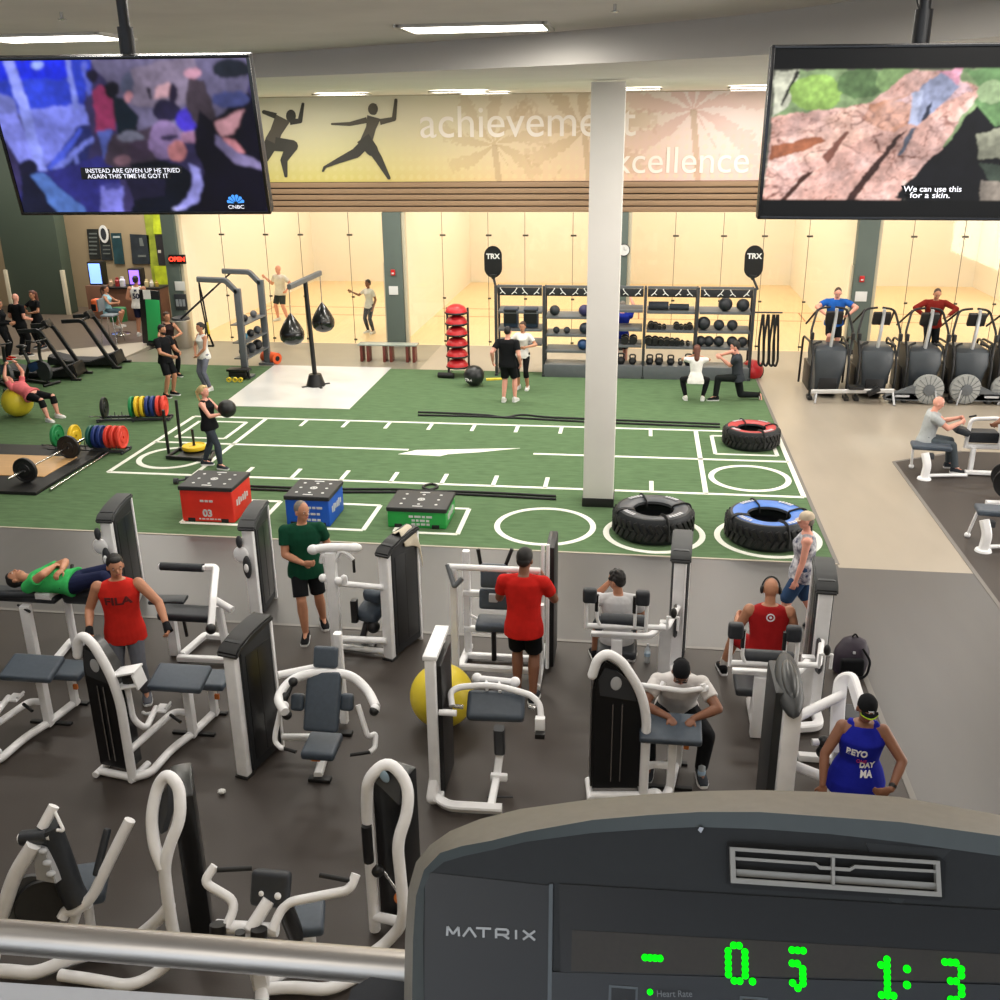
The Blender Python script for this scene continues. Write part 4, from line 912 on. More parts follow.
# --- hip machine with two forked rests and a towel on its shroud
t = thing('multi_hip_machine', 'white machine with forked handles and the black shroud that carries a towel', 'exercise machine', (-3.1, 10.3, 0))
c5 = (-2.78, 10.12); tower(t, c5, 21, 1.5, .62, .17)
b = MB(WHITE); lf = F(338, 655); b.box(lf+Vector((0, 0, .68)), (.12, .1, 1.32), bev=.015)
b.tube([lf+Vector((0, 0, .95)), lp(c5, 21, 0, 0, .95)], .035, fil=0); b.tube([lf+Vector((0, 0, .22)), lp(c5, 21, 0, 0, .26)], .042, fil=0); b.tube([lf+Vector((0, .1, .06)), lp(c5, 21, .1, 0, .06)], .035, fil=0)
b.build('frame', t)
b = MB(WHITE)
z = 1.36
b.tube([lf+Vector((-.20, 0, z)), lf+Vector((-.02, .02, z+.03)), lf+Vector((.28, .04, z+.03))], .05, fil=.05); b.ell(lf+Vector((-.2, 0, z)), (.07, .06, .06)); b.ell(lf+Vector((.28, .04, z+.03)), (.09, .06, .055))
b.tube([lf+Vector((.05, 0, z-.14)), lf+Vector((.12, 0, z+.0)), lf+Vector((.22, 0, z-.04)), lf+Vector((.27, 0, z-.10))], .022, fil=.04)
b.tube([lf+Vector((-.12, 0, z-.16)), lf+Vector((-.1, 0, z-.06)), lf+Vector((0, 0, z-.08))], .025, fil=.04); b.tube([lf+Vector((.06, -.02, z-.42)), lf+Vector((.16, -.02, z-.3)), lf+Vector((.16, -.02, z-.42))], .03, fil=.04)
b.ell(lf+Vector((-.1, -.03, z-.34)), .05); b.ell(lf+Vector((.09, -.05, z-.36)), .05); b.build('fork_rest', t)
grip(t, lf+Vector((.27, 0, z-.09)), lf+Vector((.27, 0, z-.26)))
padbox(t, 'thigh_pad', lf+Vector((.40, .35, .66)), (.26, .2, .16), 20, 10, PAD); padbox(t, 'seat', lf+Vector((.34, .32, .44)), (.3, .28, .16), 20, 20, PAD)
b = MB(BLACKP); b.box(lf+Vector((.18, .2, .5)), (.08, .1, .3), bev=.02); b.cyl(lf+Vector((.2, .35, .02)), lf+Vector((.32, .33, .4)), .04, DGREY); b.ell(lf+Vector((.4, .2, .3)), .08); b.box(lf+Vector((.2, .3, .03)), (.4, .3, .05), bev=.01); b.build('pivot_carriage', t)
# towel over the shroud corner
tc = lp(c5, 21, .62, 0, 1.53); b = MB(mat('cream_towel', (206, 196, 176), .95, bump=.4, scale=60, var=.05)); 
import itertools
R_ = []
for i in range(9):
    u = i/8; row = []
    for k in range(13):
        v = k/12*2-1; uu = .30+u*.36; ov = max(0, uu-.60); zz = 1.505+.02*sin(v*7+u*3)-max(0, abs(v)-.45)*.55*(.6+.4*u)-ov*5.2*(1 if uu > .60 else 0)+.02
        row.append(lp(c5, 21, min(uu, .655)+.012*sin(v*9), v*.14 if abs(v) < .75 else (.105+.015*sin(u*9))*(1 if v > 0 else -1), zz))
    R_.append(row)
for i in range(8):
    for k in range(12): b.bm.faces.new([b.bm.verts.new(R_[i][k]), b.bm.verts.new(R_[i][k+1]), b.bm.verts.new(R_[i+1][k+1]), b.bm.verts.new(R_[i+1][k])])
bmesh.ops.remove_doubles(b.bm, verts=b.bm.verts, dist=1e-5); b._fin(None, b.bm.faces)
tw = b.build('towel'); sm = tw.modifiers.new('thickness', 'SOLIDIFY'); sm.thickness = .012; ss = tw.modifiers.new('soft', 'SUBSURF'); ss.levels = 1; ss.render_levels = 1
tag(seat_at(tw, tc), 'cream towel draped over the corner of the black shroud', 'towel')

# --- leg machines at the left, one in use by the man in green
def legmach(label, cT, hd, post_px, base_pts):
    t = thing('leg_curl_machine', label, 'exercise machine', (cT[0]-.4, cT[1]-.2, 0), 'leg machines at the left')
    tower(t, cT, hd, 1.40, .62, .2, fabric=FABR, capm=CAPG, post=.14)
    b = MB(DGREY); b.ell(lp(cT, hd, -.05, -.02, .76), (.055, .04, .16)); b.ell(lp(cT, hd, -.05, -.09, 1.10), (.042, .04, .085)); b.build('cam_wheel', t)
    b = MB(WHITE); b.ell(lp(cT, hd, -.03, -.09, .92), (.10, .035, .11)); b.ell(lp(cT, hd, -.09, -.02, .76), (.03, .02, .06)); b.build('selector_plate', t)
    return t
cT = (-4.72, 10.95); t = legmach('white leg machine with an empty black roller bar in the left middle', cT, -3, 0, 0)
roller(t, F(161, 566, 1.12), F(203, 568, 1.12), .05)
tubes(t, 'lever_arm', [Q((205, 567, 1.12), (216, 567, 1.12), (213, 600, .93), (211, 626, .72))], .034, fil=.05, flat=(.075, .06))
b = MB(WHITE)
pf = F(176, 655); b.box(pf+Vector((0, 0, .36)), (.11, .09, .70), bev=.012); pf2 = F(227, 652); b.tube([pf2+Vector((0, 0, .02)), pf2+Vector((-.04, 0, .62))], .045, fil=0, flat=(.09, .08)); b.tube(Q((215, 600, .7), (232, 610, .62)), .045, fil=0)
b.tube(Q((182, 655, .06), (205, 635, .06), (236, 638, .06)), .04, fil=.05, flat=(.08, .07)); b.tube(Q((178, 658, .06), (228, 660, .06)), .04, fil=0, flat=(.08, .07)); b.build('frame', t)
b = MB(PADD); b.box(pf+Vector((0, 0, .735)), (.42, .20, .05), rot=(0, 0, .1), bev=.02); b.build('knee_pad', t)
padbox(t, 'thigh_pad', F(186, 613, .68), (.62, .24, .10), 0, 10, PADD)
b = MB(BLACKP); b.ell(F(211, 629, .70), .06); b.tube(Q((182, 612, .62), (187, 636, .3)), .02, fil=0); b.ell(F(203, 616, .66), .06); b.build('adjuster', t)
cT2 = (-6.62, 11.0); t = legmach('white leg machine with the man in green lying across it', cT2, -3, 0, 0)
roller(t, F(0, 594, .86), F(37, 595, .86), .05)
tubes(t, 'lever_arm', [Q((37, 595, .86), (52, 596, .86)), Q((50, 594, .86), (72, 584, .86), (84, 575, .9))], .04, fil=.03, flat=(.09, .08))
pf = F(36, 662); b = MB(WHITE); b.box(pf+Vector((0, 0, .38)), (.11, .09, .74), bev=.012); b.tube(Q((52, 664, .06), (72, 640, .06), (98, 644, .06)), .04, fil=.05, flat=(.08, .07)); b.tube(Q((38, 668, .06), (90, 668, .06)), .04, fil=0, flat=(.08, .07))
b.tube([F(76, 650), F(76, 650)+Vector((0, 0, .7))], .045, fil=0); b.build('frame', t)
padbox(t, 'bench_pad', F(22, 594, .80), (1.0, .30, .08), 0, 0, PADD); padbox(t, 'thigh_pad', F(82, 592, .80), (.40, .30, .20), 0, 10, PADD)
b = MB(RUB); b.cyl(F(72, 578, 1.0), F(72, 565, 1.1), .02); b.tube(Q((18, 605, .74), (30, 612, .7), (22, 606, .7)), .015, fil=.02); b.build('hand_grip', t)

# --- rotary / back machines: two identical ones in use by the seated men
t = thing('back_extension_machine', 'white padded machine in use by the man in light grey', 'exercise machine', (.2, 10.0, 0), 'padded machines of the seated men')
cT = (.56, 10.22); tower(t, cT, 4, 1.55, .56, .2, fabric=DGREY, capm=CAPG, post=.14)
b = MB(WHITE); pf = F(616, 690); pf = Vector((-.10, 9.66, 0)); b.box(pf+Vector((0, 0, .36)), (.12, .1, .70), bev=.012); b.tube([pf+Vector((-.28, .02, .74)), pf+Vector((.34, .02, .74)), pf+Vector((.5, .3, .74)), lp(cT, 4, 0, 0, .74)][:3], .035, fil=.1, flat=(.07, .05))
b.tube([pf+Vector((0, 0, .07)), lp(cT, 4, 0, 0, .07)+Vector((0, -.4, 0)), lp(cT, 4, 0, 0, .07)], .05, fil=.1, flat=(.1, .08)); b.tube([pf+Vector((0, 0, .06)), pf+Vector((0, .6, .06))], .04, fil=0, flat=(.08, .08)); b.tube([pf+Vector((-.01, .3, .06)), pf+Vector((0, .3, .42))], .035, fil=0)
b.box(lp(cT, 4, -.10, -.12, .36), (.14, .09, .70), bev=.02); b.build('frame', t)
by = 9.52; 
b = MB(WHITE); xa, xb = D(587, 626, by).x, D(668, 628, by).x; z0 = D(612, 627, by).z
b.tube([(xa, by, z0), (xb, by+.05, z0), (lp(cT, 4, -.05, 0, 0).x, cT[1]-.05, z0-.05)], .03, fil=.05)
for px in (586, 646): x = D(px, 627, by).x; b.tube([(x, by, z0-.03), (x, by, z0+.32)], .02, fil=0)
for px in (597, 635): x = D(px, 620, by).x; b.tube([(x+(.04 if px < 610 else .0), by, z0), (x, by+.0, z0+.08), (x, by, z0+.36)], .018, fil=.04)
for dx in (.06, .17): b.tube([(xa+.78+dx, by, z0), (xa+.78+dx, by, z0+.16)], .015, fil=0)
b.tube([(xa+.84, by, z0+.15), (xa+.95, by, z0+.15)], .015, fil=0); b.build('lever_bar', t)
for px in (590, 643): x = D(px, 592, by).x; padbox(t, 'shoulder_pad', (x, by, z0+.36), (.15, .10, .17), 0, 0, PADD)
for px in (597, 635): x = D(px, 600, by).x; grip(t, (x, by, z0+.18), (x, by, z0+.37), .022)
b = MB(PADD); b.tube([(xa+.14, by+.08, z0+.04), (xa+.6, by+.08, z0+.04)], .075, fil=0, n=18); b.build('back_roller', t)
padbox(t, 'seat', (-.10, 9.93, .44), (.44, .36, .09), 0, 0, PADD)
b = MB(BLACKP); b.ell((xa+.90, by, z0+.20), (.035, .035, .06)); b.build('adjust_knob', t)
b = MB(DGREY); b.lathe([(0, -.02), (.17, -.02), (.19, 0), (.17, .02), (0, .02)], lp(cT, 4, -.1, -.02, .72), axis='X'); b.build('cam_wheel', t)
t2 = dup(t, (1.65, 9.38, 0), 0, 'white padded machine in use by the man in the red jersey')

# --- big white press frame with the man in the red tee
t = thing('assisted_frame_machine', 'large white tubular frame machine with slate pads behind the man in the red tee', 'exercise machine', (-1.4, 10.0, 0))
yl, yb = 9.85, 10.35
def U(px, py, Y): return D(px, py, Y)
b = MB(WHITE)
xl, xr = F(459, 676).x, F(538, 684).x
for x, y in ((xl-.02, 9.80), (xl+.04, 10.3)): b.tube([(x, y, .02), (x, y, 1.38)], .04, fil=0, flat=(.08, .08))
b.tube([(xr, 9.70, .02), (xr+.03, 9.70, 1.05)], .04, fil=0, flat=(.08, .08)); b.tube([(xl-.02, 9.62, .05), (xl+.02, 10.5, .05)], .04, fil=0, flat=(.08, .07)); b.tube([(xr, 9.62, .05), (xr, 10.6, .05)], .04, fil=0, flat=(.08, .07))
for y, z in ((9.84, .14), (10.25, .06), (10.28, .40), (10.28, .86)): b.tube([(xl, y, z), (xr, y, z)], .035, fil=0, flat=(.07, .07))
b.tube([(xl-.08, 9.80, 1.40), (xr+.02, 9.80, 1.40)], .035, fil=0); b.tube([(xl, 10.28, .62), (xl+.42, 10.28, .38)], .018, fil=0); b.tube([(xl+.5, 10.28, .38), (xr, 10.28, .62)], .018, fil=0)
b.build('frame', t)
b = MB(GREYM); b.tube([(xl-.08, 9.80, 1.42), (xl+.02, 9.64, 1.24), (xl+.1, 9.69, 1.32)], .028, fil=.02); b.build('hook', t)
cT = (xr+.04, 10.12); b = MB(BLACKP); b.box((xr+.1, 10.35, .80), (.10, .5, 1.5), bev=.02); b.build('weight_stack_shroud', t)
tubes(t, 'guide_rod', [[(xr+.02, 10.1, .06), (xr+.02, 10.1, 1.58)], [(xr+.08, 10.06, .06), (xr+.08, 10.06, 1.6)]], .02, fil=0)
xm = D(494, 600, 10.15).x
for (py, z, s, pt) in ((586, 1.15, (.30, .09, .28), -10), (610, .86, (.34, .10, .24), -10), (627, .60, (.38, .30, .10), 0)): padbox(t, 'back_pad' if z > .7 else 'seat', (xm, 10.16-(.1 if z < .7 else 0), z), s, 0, pt)
b = MB(WHITE2); b.box((xm, 10.10, .9), (.10, .04, .10), bev=.01); b.tube([(xm, 10.1, .1), (xm, 10.1, .56)], .03, BLACKP, 0); b.build('seat_post', t)
b = MB(RUB); b.tube([D(483, 577, 10.2), D(478, 549, 10.2)], .022, fil=0); b.tube([D(501, 577, 10.2), D(512, 549, 10.2)], .022, fil=0); b.build('hand_grip', t)

# --- near glute / back machine on the bent floor tube
t = thing('back_machine', 'white machine with slate pad and a bent floor tube beside the yellow ball', 'exercise machine', (-1.5, 7.7, 0))
b = MB(WHITE); P0 = Vector((-1.71, 7.62, 0)); P1 = Vector((-1.70, 8.12, 0))
b.box(P0+Vector((0, 0, .80)), (.09, .09, 1.50), bev=.012); b.box(P1+Vector((0, 0, .80)), (.05, .05, 1.50), bev=.01); b.box((P0+P1)/2+Vector((0, 0, 1.525)), (.13, .60, .045), bev=.01)
b.tube([P0+Vector((0, .02, .28)), P0+Vector((-.02, -.1, .08)), F(437, 798, .07), F(448, 806, .07), F(502, 809, .07)], .045, fil=.12, flat=(.085, .085))
b.tube(Q((491, 806, .07), (497, 775, .12), (500, 752, .30)), .034, fil=.05, flat=(.07, .06)); b.tube([P0+Vector((0, .02, .05)), P1+Vector((0, .1, .05))], .03, fil=0)
b.box(F(436, 795, .04), (.15, .07, .06), bev=.01); b.box(F(499, 777, .13), (.16, .05, .07), bev=.01); b.build('frame', t)
b = MB(BLACKP); b.box((P0+P1)/2+Vector((.03, .05, .72)), (.10, .48, 1.36), bev=.02); b.build('weight_stack', t)
b = MB(DGREY); b.tube(Q((500, 752, .32), (499, 728, .62)), .05, fil=0, flat=(.09, .1)); b.cyl(F(487, 797, .04), F(513, 797, .04), .01); b.build('pivot_post', t)
tubes(t, 'pad_support', [[(-1.66, 7.68, .92), (-1.50, 7.68, .92)]], .03, fil=0)
tubes(t, 'lifting_arm', [Q((452, 706, .92), (450, 692, 1.0), (459, 687, 1.02), (486, 685, 1.04), (503, 687, 1.04), (531, 695, 1.0), (540, 704, .94), (541, 718, .84))], .03, fil=.08)
b = MB(WHITE); b.box(F(540, 724, .80), (.09, .07, .14), bev=.01); b.box(F(540, 735, .73), (.09, .07, .05), BLACKP, bev=.008); b.build('arm_end', t)
padbox(t, 'chest_pad', F(496, 706, .84), (.54, .28, .12), -3, 40); 
b = MB(WHITE); b.tube(Q((476, 678, 1.0), (515, 682, 1.0)), .03, fil=0); b.ell(F(477, 678, 1.0), .05); b.ell(F(515, 682, 1.0), .05); b.tube(Q((486, 677, 1.0), (487, 690, .98)), .014, fil=0); b.tube(Q((499, 679, 1.0), (500, 692, .98)), .014, fil=0); b.build('cross_handle', t)
b = MB(CHROME); b.cyl(F(454, 706, .9), F(463, 707, .88), .02); b.cyl(F(529, 707, .84), F(536, 709, .84), .02); b.build('axle', t)
ysb = F(436, 738); b = MB(YEL); b.lathe([(.335*sin(pi*k/28), .335-.335*cos(pi*k/28)) for k in range(29)], (ysb.x+.02, ysb.y+.28, 0), n=44)
tag(seat_at(b.build('exercise_ball'), (ysb.x+.02, ysb.y+.28, 0)), 'large yellow exercise ball on the dark rubber floor behind the white machine', 'ball')

# --- machine of the woman in blue
t = thing('standing_press_machine', 'white machine with dark oval shroud cap beside the woman in blue', 'exercise machine', (1.6, 7.3, 0))
cT = F(794, 708, 1.36); cT = (cT.x, cT.y); 
b = MB(WHITE); b.box(lp(cT, 0, .05, .0, .68), (.15, .1, 1.34), bev=.02); b.build('frame_post', t)
b = MB(mat('dark_shroud', (34, 36, 38), .5)); b.box(lp(cT, 0, .36, -.05, .74), (.2, .56, 1.42), bev=.03); b.build('shroud', t)
b = MB(CAPG); b.ell(lp(cT, 0, .28, -.01, 1.42), (.115, .40, .10), None, Matrix.Rotation(.22, 3, 'X')); b.build('top_cap', t)
b = MB(mat('cap_inset', (38, 40, 42), .35)); b.ell(lp(cT, 0, .26, -.01, 1.475), (.075, .26, .06), None, Matrix.Rotation(.22, 3, 'X')); b.build('cap_inset', t)
b = MB(WHITE); xx = F(846, 690, 1.12)
b.tube([lp(cT, 0, .3, .05, 1.06), F(842, 695, 1.06)], .045, fil=0); b.tube(Q((836, 752, .62), (838, 705, .98), (841, 680, 1.16), (852, 678, 1.2), (861, 708, 1.06)), .055, fil=.08, flat=(.12, .07))
b.tube([lp(cT, 0, .3, .05, .62), F(834, 781, .55)], .045, fil=0); b.tube([F(838, 748, .62), (F(838, 748, .62).x, F(838, 748, .62).y, .03)], .05, fil=0, flat=(.1, .08)); b.box((F(838, 748, .62).x, F(838, 748, .62).y, .03), (.5, .12, .05), bev=.01)
b.build('frame', t)
b = MB(BLACKP); b.ell(F(824, 742, .8), (.06, .05, .06)); b.ell(F(823, 752, .72), .06); b.cyl(F(812, 742, .8), F(822, 742, .8), .03, WHITE); b.box(F(829, 743, .8), (.09, .05, .05), WHITE, bev=.01); b.build('pivot', t)
padbox(t, 'seat', (xx.x+.22, xx.y+.55, .52), (.4, .3, .1), 0, 0, PADD)
b = MB(WHITE); b.box((xx.x+.22, xx.y+.55, .24), (.1, .1, .46), bev=.01); b.box((xx.x+.05, xx.y+.5, .05), (.6, .08, .07), bev=.01); b.build('seat_post', t)

# --- near row: loaded press at the left edge, its loop stack, fly machine and loop stack
t = thing('leg_press_machine', 'white plate machine with grey discs and black seat at the bottom left', 'exercise machine', (-4.0, 5.3, 0), None)
b = MB(WHITE)
b.tube(Q((54, 806, 1.35), (42, 828, 1.22)), .04, fil=0); b.tube(Q((55, 812, 1.32), (64, 831, 1.22), (57, 830, 1.22)), .012, fil=.02)
b.tube(Q((34, 844, 1.15), (14, 876, .9), (1, 918, .55), (-8, 960, .1)), .055, fil=.12); b.tube(Q((62, 918, .5), (66, 910, .55), (74, 912, .55), (92, 898, .65), (112, 856, .95), (130, 820, 1.2)), .042, fil=.12)
b.tube(Q((88, 905, .55), (92, 935, .06)), .035, fil=0); b.tube(Q((78, 910, .5), (62, 955, .06)), .035, fil=0)
b.tube(Q((-30, 970, .07), (10, 971, .07), (34, 974, .07), (75, 957, .07), (110, 950, .07)), .05, fil=.15); b.build('frame', t)
b = MB(WHITE2); b.prism(Q((32, 846, 1.12), (44, 848, 1.12), (56, 884, .85), (36, 880, .85)), (.02, .05, 0), bev=.005)
for p in ((43, 851, 1.1), (47, 863, 1.02), (51, 874, .95)): b.ell(F(*p), (.035, .03, .022))
b.build('rack_plate', t)
b = MB(PADD); b.tube(Q((48, 826, 1.22), (58, 852, 1.0), (72, 892, .68), (78, 902, .6)), .09, fil=.15, n=16); b.build('back_roll', t)
roller(t, F(22, 838, 1.16), F(48, 836, 1.18), .055, PADD)
padbox(t, 'seat', F(88, 884, .58), (.28, .34, .12), -20, 10, PAD); padbox(t, 'hand_pad', F(102, 852, .95), (.05, .05, .34), 10, -35, PADD)
for k, (p, rr, m) in enumerate((((30, 900, .62), .19, DGREY), ((42, 905, .60), .185, RUB), ((24, 912, .55), .17, GREYM))):
    b = MB(m); c = F(*p); b.lathe([(.02, -.03), (rr-.01, -.03), (rr, 0), (rr-.01, .03), (.02, .03)], c, axis=Matrix.Rotation(.55, 3, 'Z') @ Matrix.Rotation(1.2, 3, 'X'), n=32); b.build('weight_disc', t)
t = thing('chest_machine_stack', 'white looped weight stack seen edge on between the bottom left machines', 'exercise machine', (-3.3, 5.7, 0))
b = MB(WHITE)
b.tube(Q((163, 868, .98), (154, 846, 1.12), (151, 815, 1.32), (158, 785, 1.50), (167, 773, 1.60), (179, 786, 1.52), (181, 818, 1.32), (169, 846, 1.14), (164, 868, .98), (170, 915, .58), (177, 950, .30), (165, 968, .08), (132, 987, .06), (95, 980, .06), (60, 975, .06)), .043, fil=.16, n=14)
b.tube(Q((170, 905, .66), (158, 920, .5), (140, 935, .3), (112, 952, .07)), .045, fil=.1); b.build('loop_frame', t)
b = MB(BLACKG); c = Vector((-3.22, 5.82, 0)); b.box(c+Vector((0, 0, .72)), (.16, .44, 1.36), rot=(0, 0, .45), bev=.03); b.build('weight_stack_shroud', t)
b = MB(DGREY); b.prism(Q((157, 800, 1.4), (167, 785, 1.5), (168, 812, 1.34), (161, 835, 1.18), (155, 825, 1.24)), (.03, .05, 0), bev=.004); b.ell(F(160, 790, 1.46), (.03, .02, .06), WHITE2); b.build('instruction_panel', t)
t = thing('chest_press_machine', 'white two armed machine with black grips, oval pad and seat at the bottom', 'exercise machine', (-2.6, 5.3, 0))
tubes(t, 'press_arm', [Q((215, 866, 1.2), (203, 882, 1.12), (237, 902, .98), (226, 928, .88))], .032, fil=.1)
tubes(t, 'press_arm', [Q((356, 874, 1.2), (350, 890, 1.12), (284, 903, 1.0), (272, 930, .88))], .032, fil=.1)
grip(t, F(217, 870, 1.19), F(252, 868, 1.17), .018); grip(t, F(320, 875, 1.17), F(352, 881, 1.17), .018)
b = MB(WHITE); b.tube(Q((250, 930, .88), (269, 900, 1.02)), .045, fil=0); b.tube(Q((216, 926, .86), (278, 930, .86)), .045, fil=0); b.tube([F(250, 930, .86), F(262, 985, .06)], .055, fil=0, flat=(.12, .1)); b.tube(Q((258, 990, .06), (290, 987, .06), (330, 990, .06), (360, 975, .06), (384, 958, .07)), .045, fil=.1)
b.tube(Q((262, 990, .06), (262, 1030, .06)), .05, fil=0); b.tube([F(308, 922, .5), (F(308, 922, .5).x, F(308, 922, .5).y+.0, .06)], .045, fil=0); b.tube(Q((300, 965, .08), (262, 984, .08)), .04, fil=0); b.ell(F(262, 893, 1.05), .025); b.ell(F(278, 896, 1.05), .025); b.build('frame', t)
padbox(t, 'chest_pad', F(271, 888, 1.06), (.27, .10, .24), 0, -25, PADD); padbox(t, 'seat', F(308, 918, .52), (.24, .32, .09), -15, 0, PAD)
b = MB(BLACKP); b.cyl(F(218, 924, .92), F(218, 936, .84), .055); b.cyl(F(259, 929, .92), F(259, 941, .84), .055); b.cyl(F(240, 932, .9), F(240, 940, .84), .035); b.tube(Q((284, 905, .9), (296, 935, .5)), .06, fil=0); b.build('pivot_cap', t)
t = thing('chest_machine_stack', 'white looped weight stack with dark oval badge beside the console', 'exercise machine', (-1.75, 5.8, 0))
A = Vector((-1.86, 5.95, 0))
b = MB(WHITE)
b.tube([A+Vector((0, 0, .03)), A+Vector((0, 0, 1.2)), F(368, 778, 1.48), F(388, 760, 1.6), F(408, 782, 1.46), F(408, 812, 1.26), F(397, 842, 1.06), F(401, 880, .76), F(404, 912, .5), F(400, 928, .32), F(384, 945, .1), F(362, 960, .06)], .044, fil=.16, n=14)
b.tube([A+Vector((0, 0, .16)), F(402, 922, .30)], .04, fil=0); b.build('loop_frame', t)
b = MB(BLACKG); b.box(A+Vector((.17, .20, .72)), (.26, .24, 1.32), rot=(0, 0, -.35), bev=.03); b.build('weight_stack_shroud', t)
b = MB(DGREY); b.prism([F(371, 779, 1.46), F(388, 764, 1.56), F(400, 785, 1.44), F(399, 806, 1.30), F(388, 795, 1.36)], (.02, .05, 0), bev=.004); b.build('instruction_panel', t)
b = MB(mat('blue_oval', (150, 176, 196), .4)); b.ell(F(384, 776, 1.50), (.035, .012, .06), None, Matrix.Rotation(-.4, 3, 'Y')); b.build('oval_badge', t)
b = MB(BLACKP); b.tube([A+Vector((.0, -.04, 1.05)), A+Vector((.0, -.04, .72))], .04, fil=0); b.ell(A+Vector((.06, -.02, .62)), .05); b.cyl(A+Vector((.1, 0, .6)), A+Vector((.22, 0, .38)), .012, CHROME); b.ell(A+Vector((.2, .02, .34)), (.04, .03, .05), ORANGE); b.build('selector_pin', t)

# ================================================================ ON THE TURF
def one(b, name, loc, label, cat, group=None): return tag(seat_at(b.build(name), loc), label, cat, group)
LIDM = mat('box_lid', (40, 40, 42), .55); DOTM = mat('box_print', (205, 205, 205), .6)
def plyo(label, pxl, pxr, pyb, h, dep, col, num=None):
    a, c = F(pxl, pyb), F(pxr, pyb+1); x0, x1, y0 = a.x, c.x, a.y; t = thing('plyo_box', label, 'plyo box', ((x0+x1)/2, y0+dep/2, 0), 'soft plyo boxes'); cx, cy = (x0+x1)/2, y0+dep/2; w = x1-x0
    m = mat('vinyl_'+label.split()[0], col, .45, var=.05, scale=5, bump=.1)
    b = MB(m); b.box((cx, cy, (h-.07)/2), (w, dep, h-.07), bev=.02, seg=3)
    for sx in (-1, 1): b.box((cx+sx*w*.32, y0-.002, .035), (.12, .02, .06), RUB, bev=.008)
    b.build('body', t)
    b = MB(LIDM); b.box((cx, cy, h-.035), (w+.03, dep+.03, .07), bev=.015, seg=3); b.build('lid', t)
    lid = [o for o in bpy.data.objects if o.parent == t and o.name.startswith('lid')][0]; b = MB(DOTM)
    for i in (-1, 0, 1):
        for j in (-1, 0, 1):
            if i or j: b.lathe([(0, 0), (.025, 0), (.025, .003), (0, .003)], (cx+i*w*.3, cy+j*dep*.28, h), n=12)
    b.lathe([(.035, 0), (.06, 0), (.06, .003), (.035, .003)], (cx, cy, h), n=20, close=True); b.lathe([(0, 0), (.02, 0), (.02, .003), (0, .003)], (cx, cy, h), n=12)
    for j in (-1, 1): b.box((cx, cy+j*dep*.40, h+.002), (.16, .03, .004), bev=0)
    b.build('lid_print', lid)
    if num: text(num, .16, DOTM, facing((cx-.0, y0-.006, .15)), t, 'box_lettering', .002, bold=.006)
    b = MB(DOTM)
    for zz, ws in (((.36, (.06, .05, .06)), (.055, (.03, .05, .04, .06, .03, .05))) if num else (((h-.07)*.72, (.07, .1, .05, .09)), ((h-.07)*.48, (.05, .04, .08, .05)), ((h-.07)*.25, (.06, .05, .07, .05)))):
        xx_ = cx-sum(ws)/2-.02+(0 if num else .05)
        for w_ in ws: b.box((xx_+w_/2, y0-.004, zz), (w_, .006, .035 if not num or zz > .1 else .02), bev=0); xx_ += w_+.02
    for k in range(6): b.box((x1+.004, cy-.22+k*.085, (h-.07)*.55), (.006, .05, (.10, .13, .08)[k % 3]), bev=0)
    b.build('box_print', t)
    return t
plyo('red soft plyo box with black lid, tallest and leftmost of the three', 183, 236, 521, .60, .78, (222, 44, 30), '03')
plyo('blue soft plyo box with black lid, between the red and the green box', 287, 331, 525, .50, .78, (20, 84, 190))
plyo('green soft plyo box with black lid, the lowest of the three', 388, 447, 527, .34, .78, (40, 160, 72))

